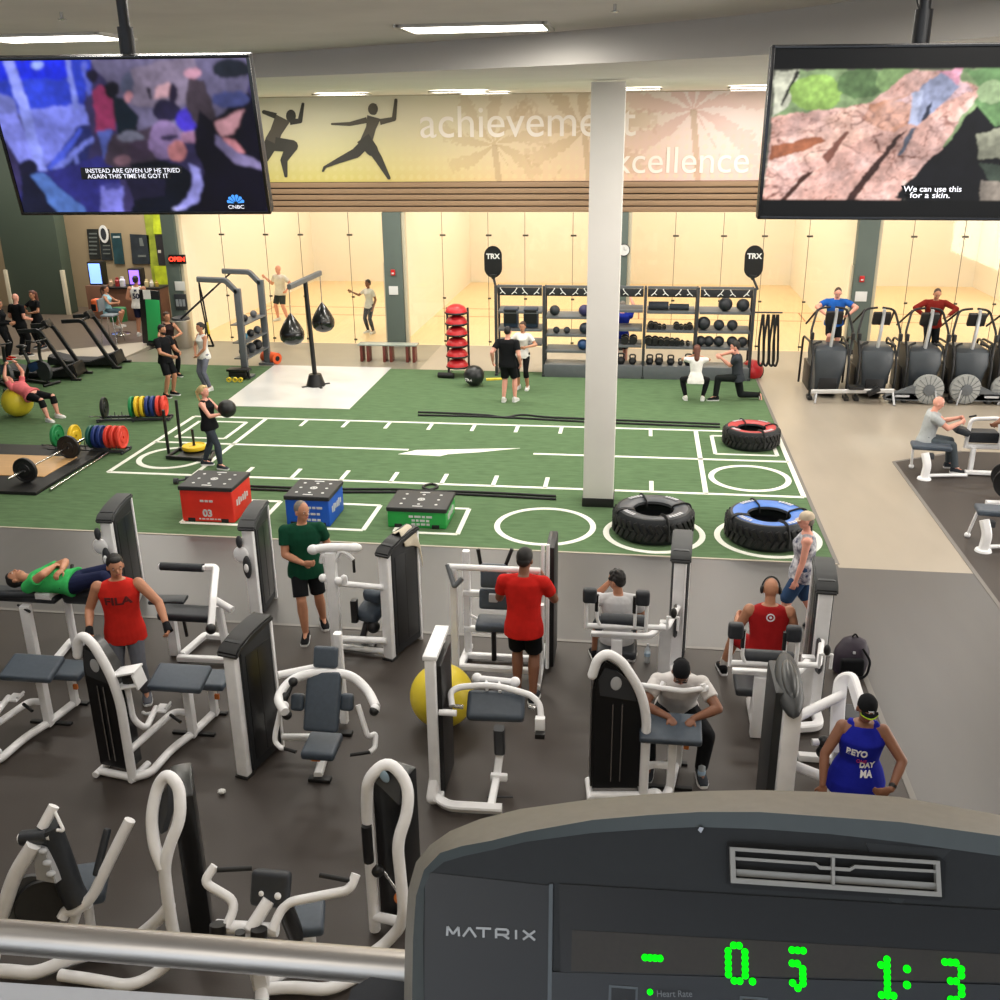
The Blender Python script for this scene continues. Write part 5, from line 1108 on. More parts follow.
def tire(label, c, R, H, col):
    t = thing('tire', label, 'tire', (c[0], c[1], 0), 'training tires'); r = R*.52
    TB = mat('tire_rubber', (24, 28, 32), .55, var=.15, scale=12)
    b = MB(TB); b.lathe([(R*.94, 0), (R*.985, H*.15), (R, H*.5), (R*.985, H*.85), (R*.93, H), (R*.80, H*1.02), (r*1.0, H*.93), (r*.96, H*.85), (R*.8, H*.6), (R*.8, H*.4), (r*.96, H*.15), (r, H*.06), (R*.8, 0)], (c[0], c[1], 0.005), n=56, close=True); b.build('tread_body', t)
    b = MB(RUB)
    for k in range(34):
        a = 2*pi*k/34
        for s, z in ((1, H*.68), (-1, H*.32)):
            b.box((c[0]+(R+.0)*cos(a+s*.045), c[1]+(R+.0)*sin(a+s*.045), z+.005), (.055, .06, H*.36), rot=Matrix.Rotation(a, 3, 'Z') @ Matrix.Rotation(s*.5, 3, 'X'), bev=.008)
    b.build('tread_lugs', t)
    cm = mat('tire_side_'+label.split()[0], col, .4, var=.06, scale=6)
    b = MB(cm); b.lathe([(R*.93, H*.985), (R*.80, H*1.035), (R*.60, H*.985), (r*1.0, H*.94), (r, H*.92), (R*.60, H*.965), (R*.80, H*1.015), (R*.92, H*.97)], (c[0], c[1], .005), n=56, close=True); sw = b.build('sidewall_cover', t)
    for k in range(4):
        a = .35+k*pi/2; d = Vector((cos(a), sin(a), 0)); q = Vector((c[0], c[1], .01))
        b = MB(RUB); b.tube([q+d*r*.93+Vector((0, 0, H*.7)), q+d*r*.97+Vector((0, 0, H*.97)), q+d*R*.8+Vector((0, 0, H*1.06)), q+d*R*.97+Vector((0, 0, H*1.0)), q+d*(R+.035)+Vector((0, 0, H*.6)), q+d*(R+.035)+Vector((0, 0, H*.2))], .02, fil=.04, flat=(.05, .02)); b.build('grab_strap', t)
    b = MB(mat('tire_print', (200, 200, 205), .6))
    for a0, a1 in ((1.95, 2.5), (3.6, 4.1), (5.2, 5.8), (.7, 1.2)):
        for k in range(5):
            s = a0+(a1-a0)*k/5; e = s+(a1-a0)*.13
            b.prism([(c[0]+q*cos(w), c[1]+q*sin(w), H*1.005+.01+(.035*H if q < R*.8 else .03*H)) for q, w in ((R*.74, s), (R*.85, s), (R*.85, e), (R*.74, e))], (0, 0, -.004))
    b.build('sidewall_print', sw)
tire('black training tire with grey sidewall, next to the white pillar', (.34, 14.5), .60, .40, (66, 70, 76))
tire('blue topped training tire beside the woman in the flowered top', (2.06, 14.45), .62, .40, (66, 116, 196))
tire('red topped training tire at the far right corner of the turf', (2.27, 19.25), .53, .36, (176, 50, 52))

def plate(name, c, axis_rot, r, m, w=.05):
    b = MB(m); b.lathe([(.03, -w/2), (r*.45, -w/2), (r*.5, -w/2*.6), (r*.82, -w/2*.6), (r*.87, -w/2), (r-.01, -w/2), (r, -w/2+.01), (r, w/2-.01), (r-.01, w/2), (r*.87, w/2), (r*.82, w/2*.6), (r*.5, w/2*.6), (r*.45, w/2), (.03, w/2)], c, axis=axis_rot, n=32, close=True); return b
PCOL = {'green': (24, 132, 74), 'yellow': (236, 196, 40), 'blue': (30, 52, 120), 'red': (220, 60, 44), 'black': (24, 24, 26), 'teal': (18, 84, 72)}
def pm(c): return mat('bumper_'+c, PCOL[c], .5, var=.04, scale=10)
def rackrow(tl, p0, p1, plates, zr=.225):
    t = thing('plate_rack', tl, 'weight rack', (p0+p1)/2); d = (p1-p0).normalized(); n = Vector((-d.y, d.x, 0)); L = (p1-p0).length
    b = MB(DGREY)
    for s in (-.13, .13): b.tube([p0+n*s+Vector((0, 0, .05)), p1+n*s+Vector((0, 0, .05))], .03, fil=0, flat=(.06, .05))
    for u in (.02, .5, .98): b.tube([p0+d*L*u-n*.2+Vector((0, 0, .03)), p0+d*L*u+n*.2+Vector((0, 0, .03))], .025, fil=0)
    for k in range(9): q = p0+d*(L*(.1+.1*k)); b.tube([q-n*.13+Vector((0, 0, .06)), q-n*.13+Vector((0, 0, .16))], .008, fil=0); b.tube([q+n*.13+Vector((0, 0, .06)), q+n*.13+Vector((0, 0, .16))], .008, fil=0)
    b.build('rack_base', t); b = MB(CHROME); b.tube([p0-d*.2+Vector((0, 0, .1)), p0+d*.1+Vector((0, 0, .1))], .014, fil=0); b.build('handle', t)
    A = Matrix.Rotation(atan2(d.y, d.x), 3, 'Z') @ Matrix(((0, 0, 1), (1, 0, 0), (0, 1, 0)))
    for u, col, lab in plates:
        c = p0+d*L*u+Vector((0, 0, .225+.075)); b = plate('bumper_plate', c, A, .225, pm(col), .065); tag(seat_at(b.build('bumper_plate'), c-Vector((0, 0, .225))), lab, 'weight plate', 'bumper plates')
a0, a1 = F(52, 450), F(128, 452); 
rackrow('low grey plate rack nearest the lifting platform', a0, a1, [(.10, 'green', 'green bumper plate at the left end of the nearer plate rack'), (.33, 'yellow', 'single yellow bumper plate on the nearer plate rack'), (.56, 'teal', 'dark teal bumper plate beside the blue ones on the nearer rack'), (.63, 'blue', 'first blue bumper plate on the nearer rack, beside the teal one'), (.70, 'blue', 'second blue bumper plate on the nearer rack, beside the red ones'), (.79, 'red', 'left red bumper plate of the nearer rack'), (.87, 'red', 'middle red bumper plate of the nearer rack'), (.95, 'red', 'rightmost red bumper plate of the nearer rack')])
b0, b1 = F(99, 421), F(172, 419)
rackrow('low grey plate rack farther from the lifting platform', b0, b1, [(.10, 'black', 'lone black bumper plate on the left of the farther rack'), (.48, 'green', 'green bumper plate on the farther rack'), (.555, 'yellow', 'left yellow bumper plate of the farther rack'), (.63, 'yellow', 'right yellow bumper plate of the farther rack'), (.70, 'blue', 'left blue bumper plate of the farther rack'), (.77, 'blue', 'right blue bumper plate of the farther rack'), (.845, 'red', 'left red bumper plate of the farther rack'), (.92, 'red', 'rightmost red bumper plate of the farther rack')])
# lifting platform, barbell and spare bar
t = thing('lifting_platform', 'wooden lifting platform with black rubber mats on the turf', 'platform', (-11.5, 16.3, 0))
b = MB(RUB); b.box((-11.45, 16.28, .03), (2.5, 2.6, .06), bev=.008); b.build('rubber_mat', t)
b = MB(mat('platform_wood', (200, 158, 108), .45, var=.08, scale=4, stretch=(.6, 9, 1))); b.box((-11.6, 16.32, .065), (2.18, 1.15, .02), bev=.004); b.build('wood_deck', t)
P0, P1 = F(10, 478, .29), F(80, 441, .29); d = (P1-P0).normalized()
t = thing('barbell', 'loaded barbell with two black bumper plates on the wooden platform', 'barbell', (P0+P1)/2-Vector((0, 0, .22)))
b = MB(CHROME); b.cyl(P0-d*.05, P1+d*.15, .014, n=12); b.cyl(P0-d*.05, P0+d*.36, .025, n=12); b.cyl(P1-d*.3, P1+d*.15, .025, n=12); b.build('bar', t)
A = Matrix.Rotation(atan2(d.y, d.x), 3, 'Z') @ Matrix(((0, 0, 1), (1, 0, 0), (0, 1, 0)))
for px, py in ((24.5, 470), (67.5, 447)):
    c = F(px, py, .29); c = P0+d*(c-P0).dot(d); b = plate('p', c, A, .225, pm('black'), .07); b.build('weight_plate', t)
P0, P1 = F(50, 490, .03), F(108, 453, .03); d = (P1-P0).normalized(); b = MB(CHROME); b.cyl(P0, P1, .014); b.cyl(P0, P0+d*.4, .025); b.cyl(P1-d*.4, P1, .025); 
one(b, 'barbell', (P0+P1)/2-Vector((0, 0, .03)), 'bare steel barbell lying on the turf along the platform edge', 'barbell')
# sled
t = thing('push_sled', 'black push sled with two uprights and a loading post on the turf', 'sled', F(190, 456))
b = MB(BLACKP)
p = [F(167, 457, .04), F(210, 460, .04), F(214, 452, .04), F(179, 449, .04)]
b.tube([p[0], p[1]], .035, fil=0, flat=(.08, .07)); b.tube([p[3], p[2]], .035, fil=0, flat=(.08, .07)); b.tube([p[0], p[3]], .03, fil=0); b.tube([(p[0]+p[1])/2, (p[3]+p[2])/2], .03, fil=0, flat=(.5, .05)); b.tube([p[1], p[2]], .03, fil=0); b.build('base', t)
for q, tp in ((F(169, 455), (163, 410)), (F(181, 448), (176, 400))):
    e = D(*tp, q.y-.0); b = MB(BLACKP); b.cyl(q+Vector((0, 0, .03)), e, .03, n=12); b.build('upright', t)
q = F(195, 453); b = MB(BLACKP); b.cyl(q+Vector((0, 0, .04)), q+Vector((0, 0, .48)), .025); b.build('loading_post', t)
b = MB(pm('yellow')); b.lathe([(.04, 0), (.225, 0), (.235, .02), (.225, .07), (.19, .075), (.18, .06), (.1, .06), (.09, .07), (.04, .07)], q+Vector((0, 0, .09)), close=True); one(b, 'weight_plate', q+Vector((0, 0, .09)), 'yellow weight plate lying on the push sled', 'weight plate')
# ropes
def rope(label, pts):
    b = MB(RUB)
    for s in pts: b.tube([F(*q, .022) for q in s], .022, fil=.3, n=8)
    one(b, 'battle_rope', F(*pts[0][0]), label, 'battle rope')
rope('black battle rope stretched along the far side of the turf lane', [[(418, 412), (450, 413), (490, 415), (505, 418), (520, 414), (545, 417), (592, 419), (720, 424)], [(418, 415), (470, 416), (520, 418), (592, 422), (720, 427)]])
rope('black battle rope with a loop along the near side of the turf lane', [[(250, 486), (330, 489), (400, 489), (425, 491), (440, 487), (432, 483), (420, 487), (440, 493), (500, 496), (556, 499)], [(250, 489), (330, 492), (410, 492), (450, 491), (500, 493), (556, 496)]])
b = MB(DGREY); b.cyl(F(176, 481, .06), F(188, 479, .06), .02); b.cyl(F(174, 481, .06), F(178, 481, .06), .055); b.cyl(F(186, 479, .06), F(190, 479, .06), .055); one(b, 'dumbbell', F(182, 481), 'small dark dumbbell on the turf behind the red box', 'dumbbell')

# --- suspension frame, bags, bench
t = thing('suspension_training_rack', 'grey steel suspension frame with shelves and two overhanging arms', 'training frame', (-9.75, 24.4, 0))
b = MB(GREYM); U0, U1 = F(246, 377), F(268, 364); hh = 2.42
for q in (U0, U1):
    b.box(q+Vector((0, 0, hh/2-.1)), (.16, .12, hh-.2), bev=.01); b.box(q+Vector((.0, 0, .03)), (.4, .3, .06), bev=.01)
    b.tube([q+Vector((.0, 0, hh-.3)), q+Vector((-.28, 0, hh)), q+Vector((-1.0, 0, hh+.02))], .07, fil=.06, flat=(.12, .13))
b.build('frame', t)
for z in (.45, .85, 1.3): b = MB(GREYM); b.prism([U0+Vector((-.26, 0, z)), U0+Vector((.1, 0, z)), U1+Vector((.1, 0, z)), U1+Vector((-.26, 0, z))], (0, 0, .03)); b.build('shelf', t)
for i, (u, z, r, col) in enumerate(((.15, .60, .13, (30, 34, 38)), (.45, .60, .13, (60, 64, 70)), (.75, .6, .13, (34, 34, 38)), (.2, .98, .10, (40, 110, 140)), (.5, .98, .10, (30, 32, 36)), (.8, .98, .1, (70, 74, 80)), (.3, 1.42, .09, (40, 40, 44)), (.7, 1.42, .09, (90, 92, 96)))):
    c = U0.lerp(U1, u)+Vector((-.08, 0, z+.03 if z < .61 else z)); c.z = (z//1*0)+{.60: .48, .6: .48, .98: .88, 1.42: 1.33}[z]+r; b = MB(mat('ball%d' % i, col, .5)); b.ell(c, r)
    one(b, 'medicine_ball', c-Vector((0, 0, r)), ['dark', 'grey', 'black', 'teal', 'black', 'grey', 'dark', 'pale grey'][i]+' medicine ball on the '+('lowest' if z < .61 else 'middle' if z < 1 else 'top')+' shelf of the suspension frame, '+('left' if u < .4 else 'middle' if u < .6 else 'right'), 'medicine ball', 'balls on the suspension frame')
YST = mat('yellow_strap', (222, 196, 60), .6)
q = U0+Vector((-.97, 0, hh-.04)); b = MB(BLKC); b.tube([q, q+Vector((.06, 0, -.5)), q+Vector((.12, 0, -1.35))], .02, fil=0); b.tube([q, q+Vector((0, 0, -.5)), q+Vector((.08, 0, -1.35))], .02, fil=0)
b.tube([q+Vector((.06, 0, -1.35)), q+Vector((.02, 0, -1.6)), q+Vector((.2, 0, -1.6)), q+Vector((.12, 0, -1.35))], .025, fil=.02); b.tube([q+Vector((.1, 0, -1.0)), q+Vector((.12, 0, -1.3))], .024, YST, 0)
one(b, 'suspension_strap', q, 'black and yellow suspension straps hanging from the nearer grey arm', 'suspension strap')
q = U1+Vector((-.8, 0, hh-.04)); e = D(181, 319, 23.9); b = MB(BLKC); b.tube([q, q.lerp(e, .5), e], .022, fil=0); b.tube([q.lerp(e, .35), e], .026, YST if False else BLKC, 0); one(b, 'suspension_strap', q, 'taut suspension strap pulled to the left by the woman in the dark tank', 'suspension strap')
b = MB(BLACKP); c = F(245, 376)+Vector((.0, -.35, 0)); b.box(c+Vector((0, 0, .25)), (.55, .3, .06), bev=.015); b.tube([c+Vector((-.26, 0, .02)), c+Vector((-.24, 0, .25))], .03, fil=0); b.tube([c+Vector((.26, 0, .02)), c+Vector((.24, 0, .25))], .03, fil=0); b.box(c+Vector((0, -.0, .14)), (.44, .22, .12), bev=.02); one(b, 'step_bench', c, 'small black step bench at the foot of the suspension frame', 'step')
for k, x in enumerate((-.16, .0, .14)): b = MB(YST); cc = c+Vector((x, -.30, .06)); b.lathe([(.03, -.03), (.06, -.03), (.06, .03), (.03, .03)], cc, axis='Y', close=True); one(b, 'grip_ring', cc-Vector((0, 0, .06)), ['left', 'middle', 'right'][k]+' of three small yellow rings lying before the step bench', 'grip ring', 'yellow rings')
q = F(273, 363, .0); b = MB(mat('orange_foam', (224, 92, 44), .7)); b.cyl(q+Vector((-.28, .15, .15)), q+Vector((.18, -.12, .15)), .15, n=20); b.cyl(q+Vector((.15, -.1, .15)), q+Vector((.185, -.122, .15)), .07, BLACKP); one(b, 'foam_roller', q, 'orange foam roller on the floor right of the suspension frame', 'foam roller')
# water bags on their post
bs = F(316, 386); t = thing('bag_stand', 'black post stand with a grey crossbar for two punching bags', 'bag stand', bs)
b = MB(BLACKP); e0, e1 = D(289, 287, 22.2), D(320, 273, 24.0); b.cyl(bs+Vector((0, 0, .02)), (e0+e1)/2+Vector((0, 0, -.05)), .055); b.tube([bs+Vector((0, 0, .0)), bs+Vector((0, 0, .30))], (.24, .15), fil=0, n=10)
for a in range(4): b.box(bs+Vector((.2*cos(a*pi/2+.7), .2*sin(a*pi/2+.7), .02)), (.32, .06, .03), rot=Matrix.Rotation(a*pi/2+.7, 3, 'Z'), bev=.005)
b.build('post', t)
c = bs+Vector((-.12, 0, 2.72)); e0, e1 = D(289, 287, 22.2), D(320, 273, 24.0); b = MB(GREYM); b.tube([e0, e1], .06, fil=0, flat=(.1, .12)); b.build('crossbar', t)
WB = mat('glossy_black_vinyl', (14, 15, 17), .18, coat=.5)
for k, (e, px, py, lab) in enumerate(((e0, 293, 345, 'nearer'), (e1, 324, 332, 'farther'))):
    z0 = D(px, py, e.y).z; R = .285; x = D(px, py, e.y).x; b = MB(WB); b.lathe([(.012, .74), (.05, .70), (.12, .60), (.21, .46), (.275, .32), (R, .24), (.265, .13), (.19, .05), (.09, .008), (.0, .0)], (x, e.y, z0), n=32)
    b.cyl((x, e.y, z0+.73), (e.x if k == 0 else x, e.y, e.z-.04), .012, CHROME); one(b, 'punching_bag', (x, e.y, z0), lab+' glossy black teardrop punching bag hanging from the crossbar', 'punching bag', 'teardrop punching bags')
t = thing('bench', 'long glass topped bench with dark red legs before the courts', 'bench', F(387, 360))
x0, x1, yb_ = F(358, 362).x, F(418, 362).x, F(387, 361).y
b = MB(mat('bench_top', (150, 158, 150), .25)); b.box(((x0+x1)/2, yb_, .46), (x1-x0, .36, .04), bev=.008); b.build('bench_top', t)
LG = mat('dark_red_leg', (110, 50, 42), .5)
for x in (x0+.18, (x0+x1)/2, x1-.18):
    for s in (-.09, .09): b = MB(LG); b.box((x+s, yb_, .22), (.07, .3, .44), bev=.006); b.build('leg', t)

# --- storage rack
t = thing('storage_rack', 'wide dark steel storage rack with open shelves before the courts', 'storage rack', (-.4, 24.9, 0))
RX = [-3.5, -2.31, -1.07, .15, 1.4, 2.72]; YR = 24.85
for x in RX:
    b = MB(DGREY); b.box((x, YR-.28, 1.12), (.07, .09, 2.24), bev=.01); b.tube([(x, YR-.28, 2.0), (x, YR+.25, 2.2), (x, YR+.3, .02)], .03, fil=.1); b.box((x, YR, .03), (.08, .75, .06), bev=.01); b.build('upright', t)
for i in range(5):
    x0, x1 = RX[i]+.05, RX[i+1]-.05; xm_ = (x0+x1)/2
    b = MB(mat('pictogram_band', (26, 28, 32), .5)); b.box((xm_, YR-.30, 2.10), (x1-x0, .03, .19), bev=.004)
    for k in range(4):
        xx_ = x0+(x1-x0)*(k+.5)/4; sg = 1 if (k+i) % 2 else -1
        b.tube([(xx_-.06*sg, YR-.32, 2.04), (xx_+.01*sg, YR-.32, 2.10), (xx_+.06*sg, YR-.32, 2.17)], .011, PAPER, 0, 6); b.tube([(xx_+.01*sg, YR-.32, 2.10), (xx_+.07*sg, YR-.32, 2.06)], .010, PAPER, 0, 6); b.ell((xx_+.065*sg, YR-.32, 2.185), (.016, .006, .016), PAPER, u=8, v=6)
    b.build('header_panel', t); b = MB(GREYM); b.box((xm_, YR-.28, 2.23), (x1-x0, .06, .06), bev=.006); b.build('top_beam', t)
SH = {0: (1.62, 1.13, .72), 1: (1.38, .95, .56), 2: (1.62, 1.13, .72), 3: (1.55, 1.08, .62), 4: (1.55, 1.06, .62)}
SH = {0: (1.62, 1.18, .82), 1: (1.50, 1.06, .66), 2: (1.68, 1.22, .82), 3: (1.66, 1.20, .80), 4: (1.66, 1.20, .80)}
for i in range(5):
    x0, x1 = RX[i]+.05, RX[i+1]-.05; xm_ = (x0+x1)/2
    for z in SH[i]:
        b = MB(GREYM); b.box((xm_, YR-.02, z), (x1-x0, .5, .04), rot=(.12, 0, 0), bev=.006); b.box((xm_, YR-.28, z-.03), (x1-x0, .02, .06), bev=.003); b.build('shelf', t)
    if i: b = MB(GREYM); b.box((xm_, YR-.06, .16), (x1-x0+.08, .62, .32), bev=.012); b.build('base_cabinet', t)
def ballon(i, u, si, r, col, lab):
    z = SH[i][si]; x = RX[i]+.05+(RX[i+1]-RX[i]-.1)*u; c = Vector((x, YR-.16, z+.02-.018+r)); b = MB(mat('ballm_%d_%d_%d' % col, col, .55, var=.1, scale=12)); b.ell(c, (r, r, r*.97)); one(b, 'medicine_ball', c-Vector((0, 0, r)), lab, 'medicine ball', 'balls on the storage rack')
dk = (32, 36, 42)
ballon(1, .18, 0, .13, dk, 'dark ball on the upper shelf beside the woman in white, left one'); ballon(1, .82, 0, .14, (46, 42, 84), 'purple and grey ball on the upper shelf left of the pillar')
ballon(1, .22, 1, .085, dk, 'smaller dark ball on the middle shelf, left of its twin'); ballon(1, .45, 1, .085, (40, 44, 50), 'smaller dark ball on the middle shelf, right of its twin'); ballon(1, .84, 1, .14, (34, 44, 56), 'large slate ball on the middle shelf left of the pillar'); ballon(1, .80, 2, .135, (30, 66, 112), 'blue ball on the lower shelf left of the pillar')
for u, si, r, lab in ((.50, 0, .17, 'left black ball on the top shelf of the rightmost bay'), (.84, 0, .155, 'right black ball on the top shelf of the rightmost bay'), (.10, 1, .165, 'large black ball at the left of the middle shelf, rightmost bay'), (.40, 1, .13, 'centre ball on the middle shelf of the rightmost bay'), (.66, 1, .13, 'right ball on the middle shelf of the rightmost bay'),
    (.06, 2, .13, 'first ball from the left on the lowest shelf, rightmost bay'), (.22, 2, .13, 'second ball from the left on the lowest shelf, rightmost bay'), (.42, 2, .13, 'third ball from the left on the lowest shelf, rightmost bay'), (.68, 2, .13, 'fourth ball from the left on the lowest shelf, rightmost bay'), (.88, 2, .125, 'last ball on the lowest shelf of the rightmost bay')): ballon(4, u, si, r, dk, lab)
for k, u in enumerate((.3, .72)): 
    x = RX[0]+1.19*u; b = MB(mat('blue_case', (36, 52, 72), .5)); b.box((x, YR-.1, SH[0][1]+.27), (.36, .3, .46), rot=(.1, 0, 0), bev=.03); b.box((x, YR-.27, SH[0][1]+.30), (.3, .02, .34), BLACKP, (.1, 0, 0), .01); one(b, 'storage_case', (x, YR-.1, SH[0][1]), ('left' if not k else 'right')+' dark blue case on the shelf above the woman in white', 'case', 'blue cases')
b = MB(CHAR); b.cyl((RX[3]+.08, YR-.14, SH[3][0]+.115), (RX[3]+.56, YR-.14, SH[3][0]+.115), .1); one(b, 'foam_roller', (RX[3]+.3, YR-.14, SH[3][0]), 'left dark foam roller on the upper shelf of the bay with kettlebells', 'foam roller', 'foam rollers'); b = MB(CHAR); b.cyl((RX[3]+.58, YR-.14, SH[3][0]+.09), (RX[3]+1.05, YR-.14, SH[3][0]+.09), .075); one(b, 'foam_roller', (RX[3]+.8, YR-.14, SH[3][0]), 'right slimmer foam roller on the upper shelf of the bay with kettlebells', 'foam roller', 'foam rollers')
def dumb(x, z, r): 
    t = MB(BLACKP); t.cyl((x, YR-.24, z+r), (x, YR-.24+.08, z+r), r, n=12); t.cyl((x, YR-.16, z+r), (x, YR+.02, z+r), .015, CHROME, n=8); t.cyl((x, YR+.02, z+r), (x, YR+.10, z+r), r, n=12); return t
n_ = 0
for i, si, lst in ((3, 1, ((.10, .08), (.19, .07), (.28, .05), (.38, .045), (.64, .075), (.74, .05), (.83, .05), (.92, .07))), (3, 2, ((.06, .1), (.2, .095), (.32, .085), (.45, .085), (.56, .075), (.67, .075), (.78, .05), (.9, .045))), (2, 2, ((.62, .1), (.80, .1)))):
    for u, r in lst:
        x = RX[i]+.05+1.14*u; b = dumb(x, SH[i][si]+.01, r); n_ += 1
        one(b, 'dumbbell', (x, YR-.1, SH[i][si]), 'black dumbbell on the storage rack, %s shelf, %s%s' % ('middle' if si == 1 else 'lowest', ['first', 'second', 'third', 'fourth', 'fifth', 'sixth', 'seventh', 'eighth'][[q[0] for q in lst].index(u)], ' from the left' if i == 3 else ' right of the pillar'), 'dumbbell', 'dumbbells on the storage rack')
def kettle(x, r, lab):
    z = .322; t = thing('kettlebell', lab, 'kettlebell', (x, YR-.16, z), 'kettlebells on the rack base'); b = MB(BLACKP); b.lathe([(0, 0), (r*.6, 0), (r, r*.8), (r*.8, r*1.5), (0, r*1.75)], (x, YR-.16, z), n=18); b.build('bell', t)
    b = MB(DGREY); b.tube([(x-r*.55, YR-.16, z+r*1.3), (x-r*.75, YR-.16, z+r*2.4), (x+r*.75, YR-.16, z+r*2.4), (x+r*.55, YR-.16, z+r*1.3)], .02, fil=.06); b.build('handle', t)
for k, (i, u) in enumerate(((2, .55), (2, .80), (3, .10), (3, .30), (3, .55), (3, .76), (3, .93))):
    kettle(RX[i]+.05+1.14*u, (.11, .1, .1, .11, .1, .065, .115)[k], ['leftmost black kettlebell, just right of the pillar', 'black kettlebell second right of the pillar', 'black kettlebell at the left end of the long base', 'tall handled black kettlebell, second on the long base', 'black kettlebell in the middle of the long base', 'smallest black kettlebell, beside the last one', 'last black kettlebell on the right, behind the squatting woman'][k])
# round signs on the rack ends
for k, (px, xx_) in enumerate(((493, RX[0]), (754, RX[5]+.06))):
    p = D(px, 262, YR-.3); t = thing('round_end_sign', 'black paddle shaped sign on the %s end of the storage rack' % ('left' if not k else 'right'), 'sign', (p.x, p.y, 2.24), 'paddle signs')
    b = MB(BLKC if False else mat('sign_black', (16, 17, 18), .4)); b.prism([(p.x+.22*cos(a), YR-.30, p.z+(.14 if sin(a) > 0 else -.14)+.24*sin(a)) for a in [2*pi*q/28 for q in range(28)]], (0, .05, 0), bev=.008); b.build('sign_plate', t)
    b = MB(DGREY); b.tube([(p.x, YR-.27, p.z-.36), (xx_, YR-.27, 2.2)], .03, fil=0); b.tube([(p.x-.0, YR-.27, p.z-.42), (p.x, YR-.27, p.z-.3)], (.03, .1), fil=0); b.build('bracket', t)
    text('TRX', .17, PAPER, facing((p.x+.0, YR-.306, p.z+.13)), t, 'sign_lettering', .002, bold=.006)
# hoses / bands, red dome, yellow ties at the right end
for k, dx in enumerate((.22, .34, .47, .56)):
    x = RX[5]+dx; b = MB(RUB); b.tube([(x, YR-.28, 1.62), (x-.04, YR-.30, 1.0), (x-.01, YR-.3, .42), (x+.06, YR-.3, .36), (x+.1, YR-.3, .5), (x+.06, YR-.3, 1.1), (x+.02, YR-.28, 1.62)], .028, fil=.1, n=8); one(b, 'exercise_band', (x, YR-.3, 1.62), ['first', 'second', 'third', 'fourth'][k]+' black band from the rack, hanging at its right end', 'exercise band', 'bands at the rack end')
b = MB(DGREY); b.tube([(RX[5], YR-.25, 1.66), (RX[5]+.68, YR-.25, 1.66)], .02, fil=0); b.build('band_peg', bpy.data.objects['storage_rack'], keep=False)
RD = mat('red_dome', (196, 34, 40), .35)
def bosu(c, lab, tilt=0):
    t = thing('balance_dome', lab, 'balance trainer', c, 'red balance domes'); M_ = Matrix.Rotation(tilt, 3, 'X')
    b = MB(RD); b.lathe([(.0, .2), (.1, .19), (.2, .14), (.26, .06), (.27, .0), (0, .0)], c, axis=M_, n=28)
    b.build('dome', t)
    b = MB(BLACKP); b.lathe([(0, -.03), (.28, -.03), (.29, -.01), (.28, .01), (0, .01)], c, axis=M_, n=28); b.build('base_plate', t)
bosu(F(752, 378, .0)+Vector((0, .12, .17)), 'red balance dome leaning at the right end of the storage rack', 1.0)
rx0 = F(458, 376); t = thing('dome_rack', 'narrow dark stand holding a column of red domes', 'storage stand', rx0)
b = MB(DGREY)
for s in (-.26, .26): b.box(rx0+Vector((s, .15, .85)), (.05, .06, 1.7), bev=.006); b.box(rx0+Vector((s, .05, .03)), (.06, .6, .05), bev=.006)
for k in range(6): b.tube([rx0+Vector((-.26, .15, .22+k*.27)), rx0+Vector((.26, .15, .22+k*.27))], .015, fil=0); b.tube([rx0+Vector((-.26, .15, .22+k*.27)), rx0+Vector((-.20, -.15, .22+k*.27)), rx0+Vector((.20, -.15, .22+k*.27)), rx0+Vector((.26, .15, .22+k*.27))], .012, fil=0)
b.build('frame', t)
for k in range(6): bosu(rx0+Vector((0, -.02, .265+k*.27)), 'red balance dome on the narrow stand, '+['lowest of six', 'second from the floor', 'third from the floor', 'third from the top', 'second from the top', 'topmost of six'][k])
q = F(474, 386); b = MB(mat('black_ball_glossy', (28, 30, 32), .35)); b.ell(q+Vector((0, .05, .25)), (.25, .25, .25), u=28, v=18); tb = one(b, 'exercise_ball', q+Vector((0, .05, 0)), 'black exercise ball on the turf beside the stand of red domes', 'ball'); text('TRX', .1, PAPER, frame(q+Vector((-.1, -.18, .19))-q-Vector((0, .05, 0)), (1, -.2, 0), (0, .45, 1)), tb, 'ball_lettering', .006)
q = F(446, 378); b = MB(RUB); b.cyl(q+Vector((-.2, .03, .07)), q+Vector((.2, -.03, .07)), .07); one(b, 'foam_roller', q, 'short black roller on the turf left of the exercise ball', 'foam roller')
q = F(489, 380); b = MB(YST); b.prism([q+Vector((-.05, -.1, .004)), q+Vector((.32, .02, .004)), q+Vector((.3, .15, .004)), q+Vector((-.08, .05, .004))], (0, 0, .03)); one(b, 'floor_cone_mat', q, 'yellow flat marker mat on the turf behind the man in black', 'mat')

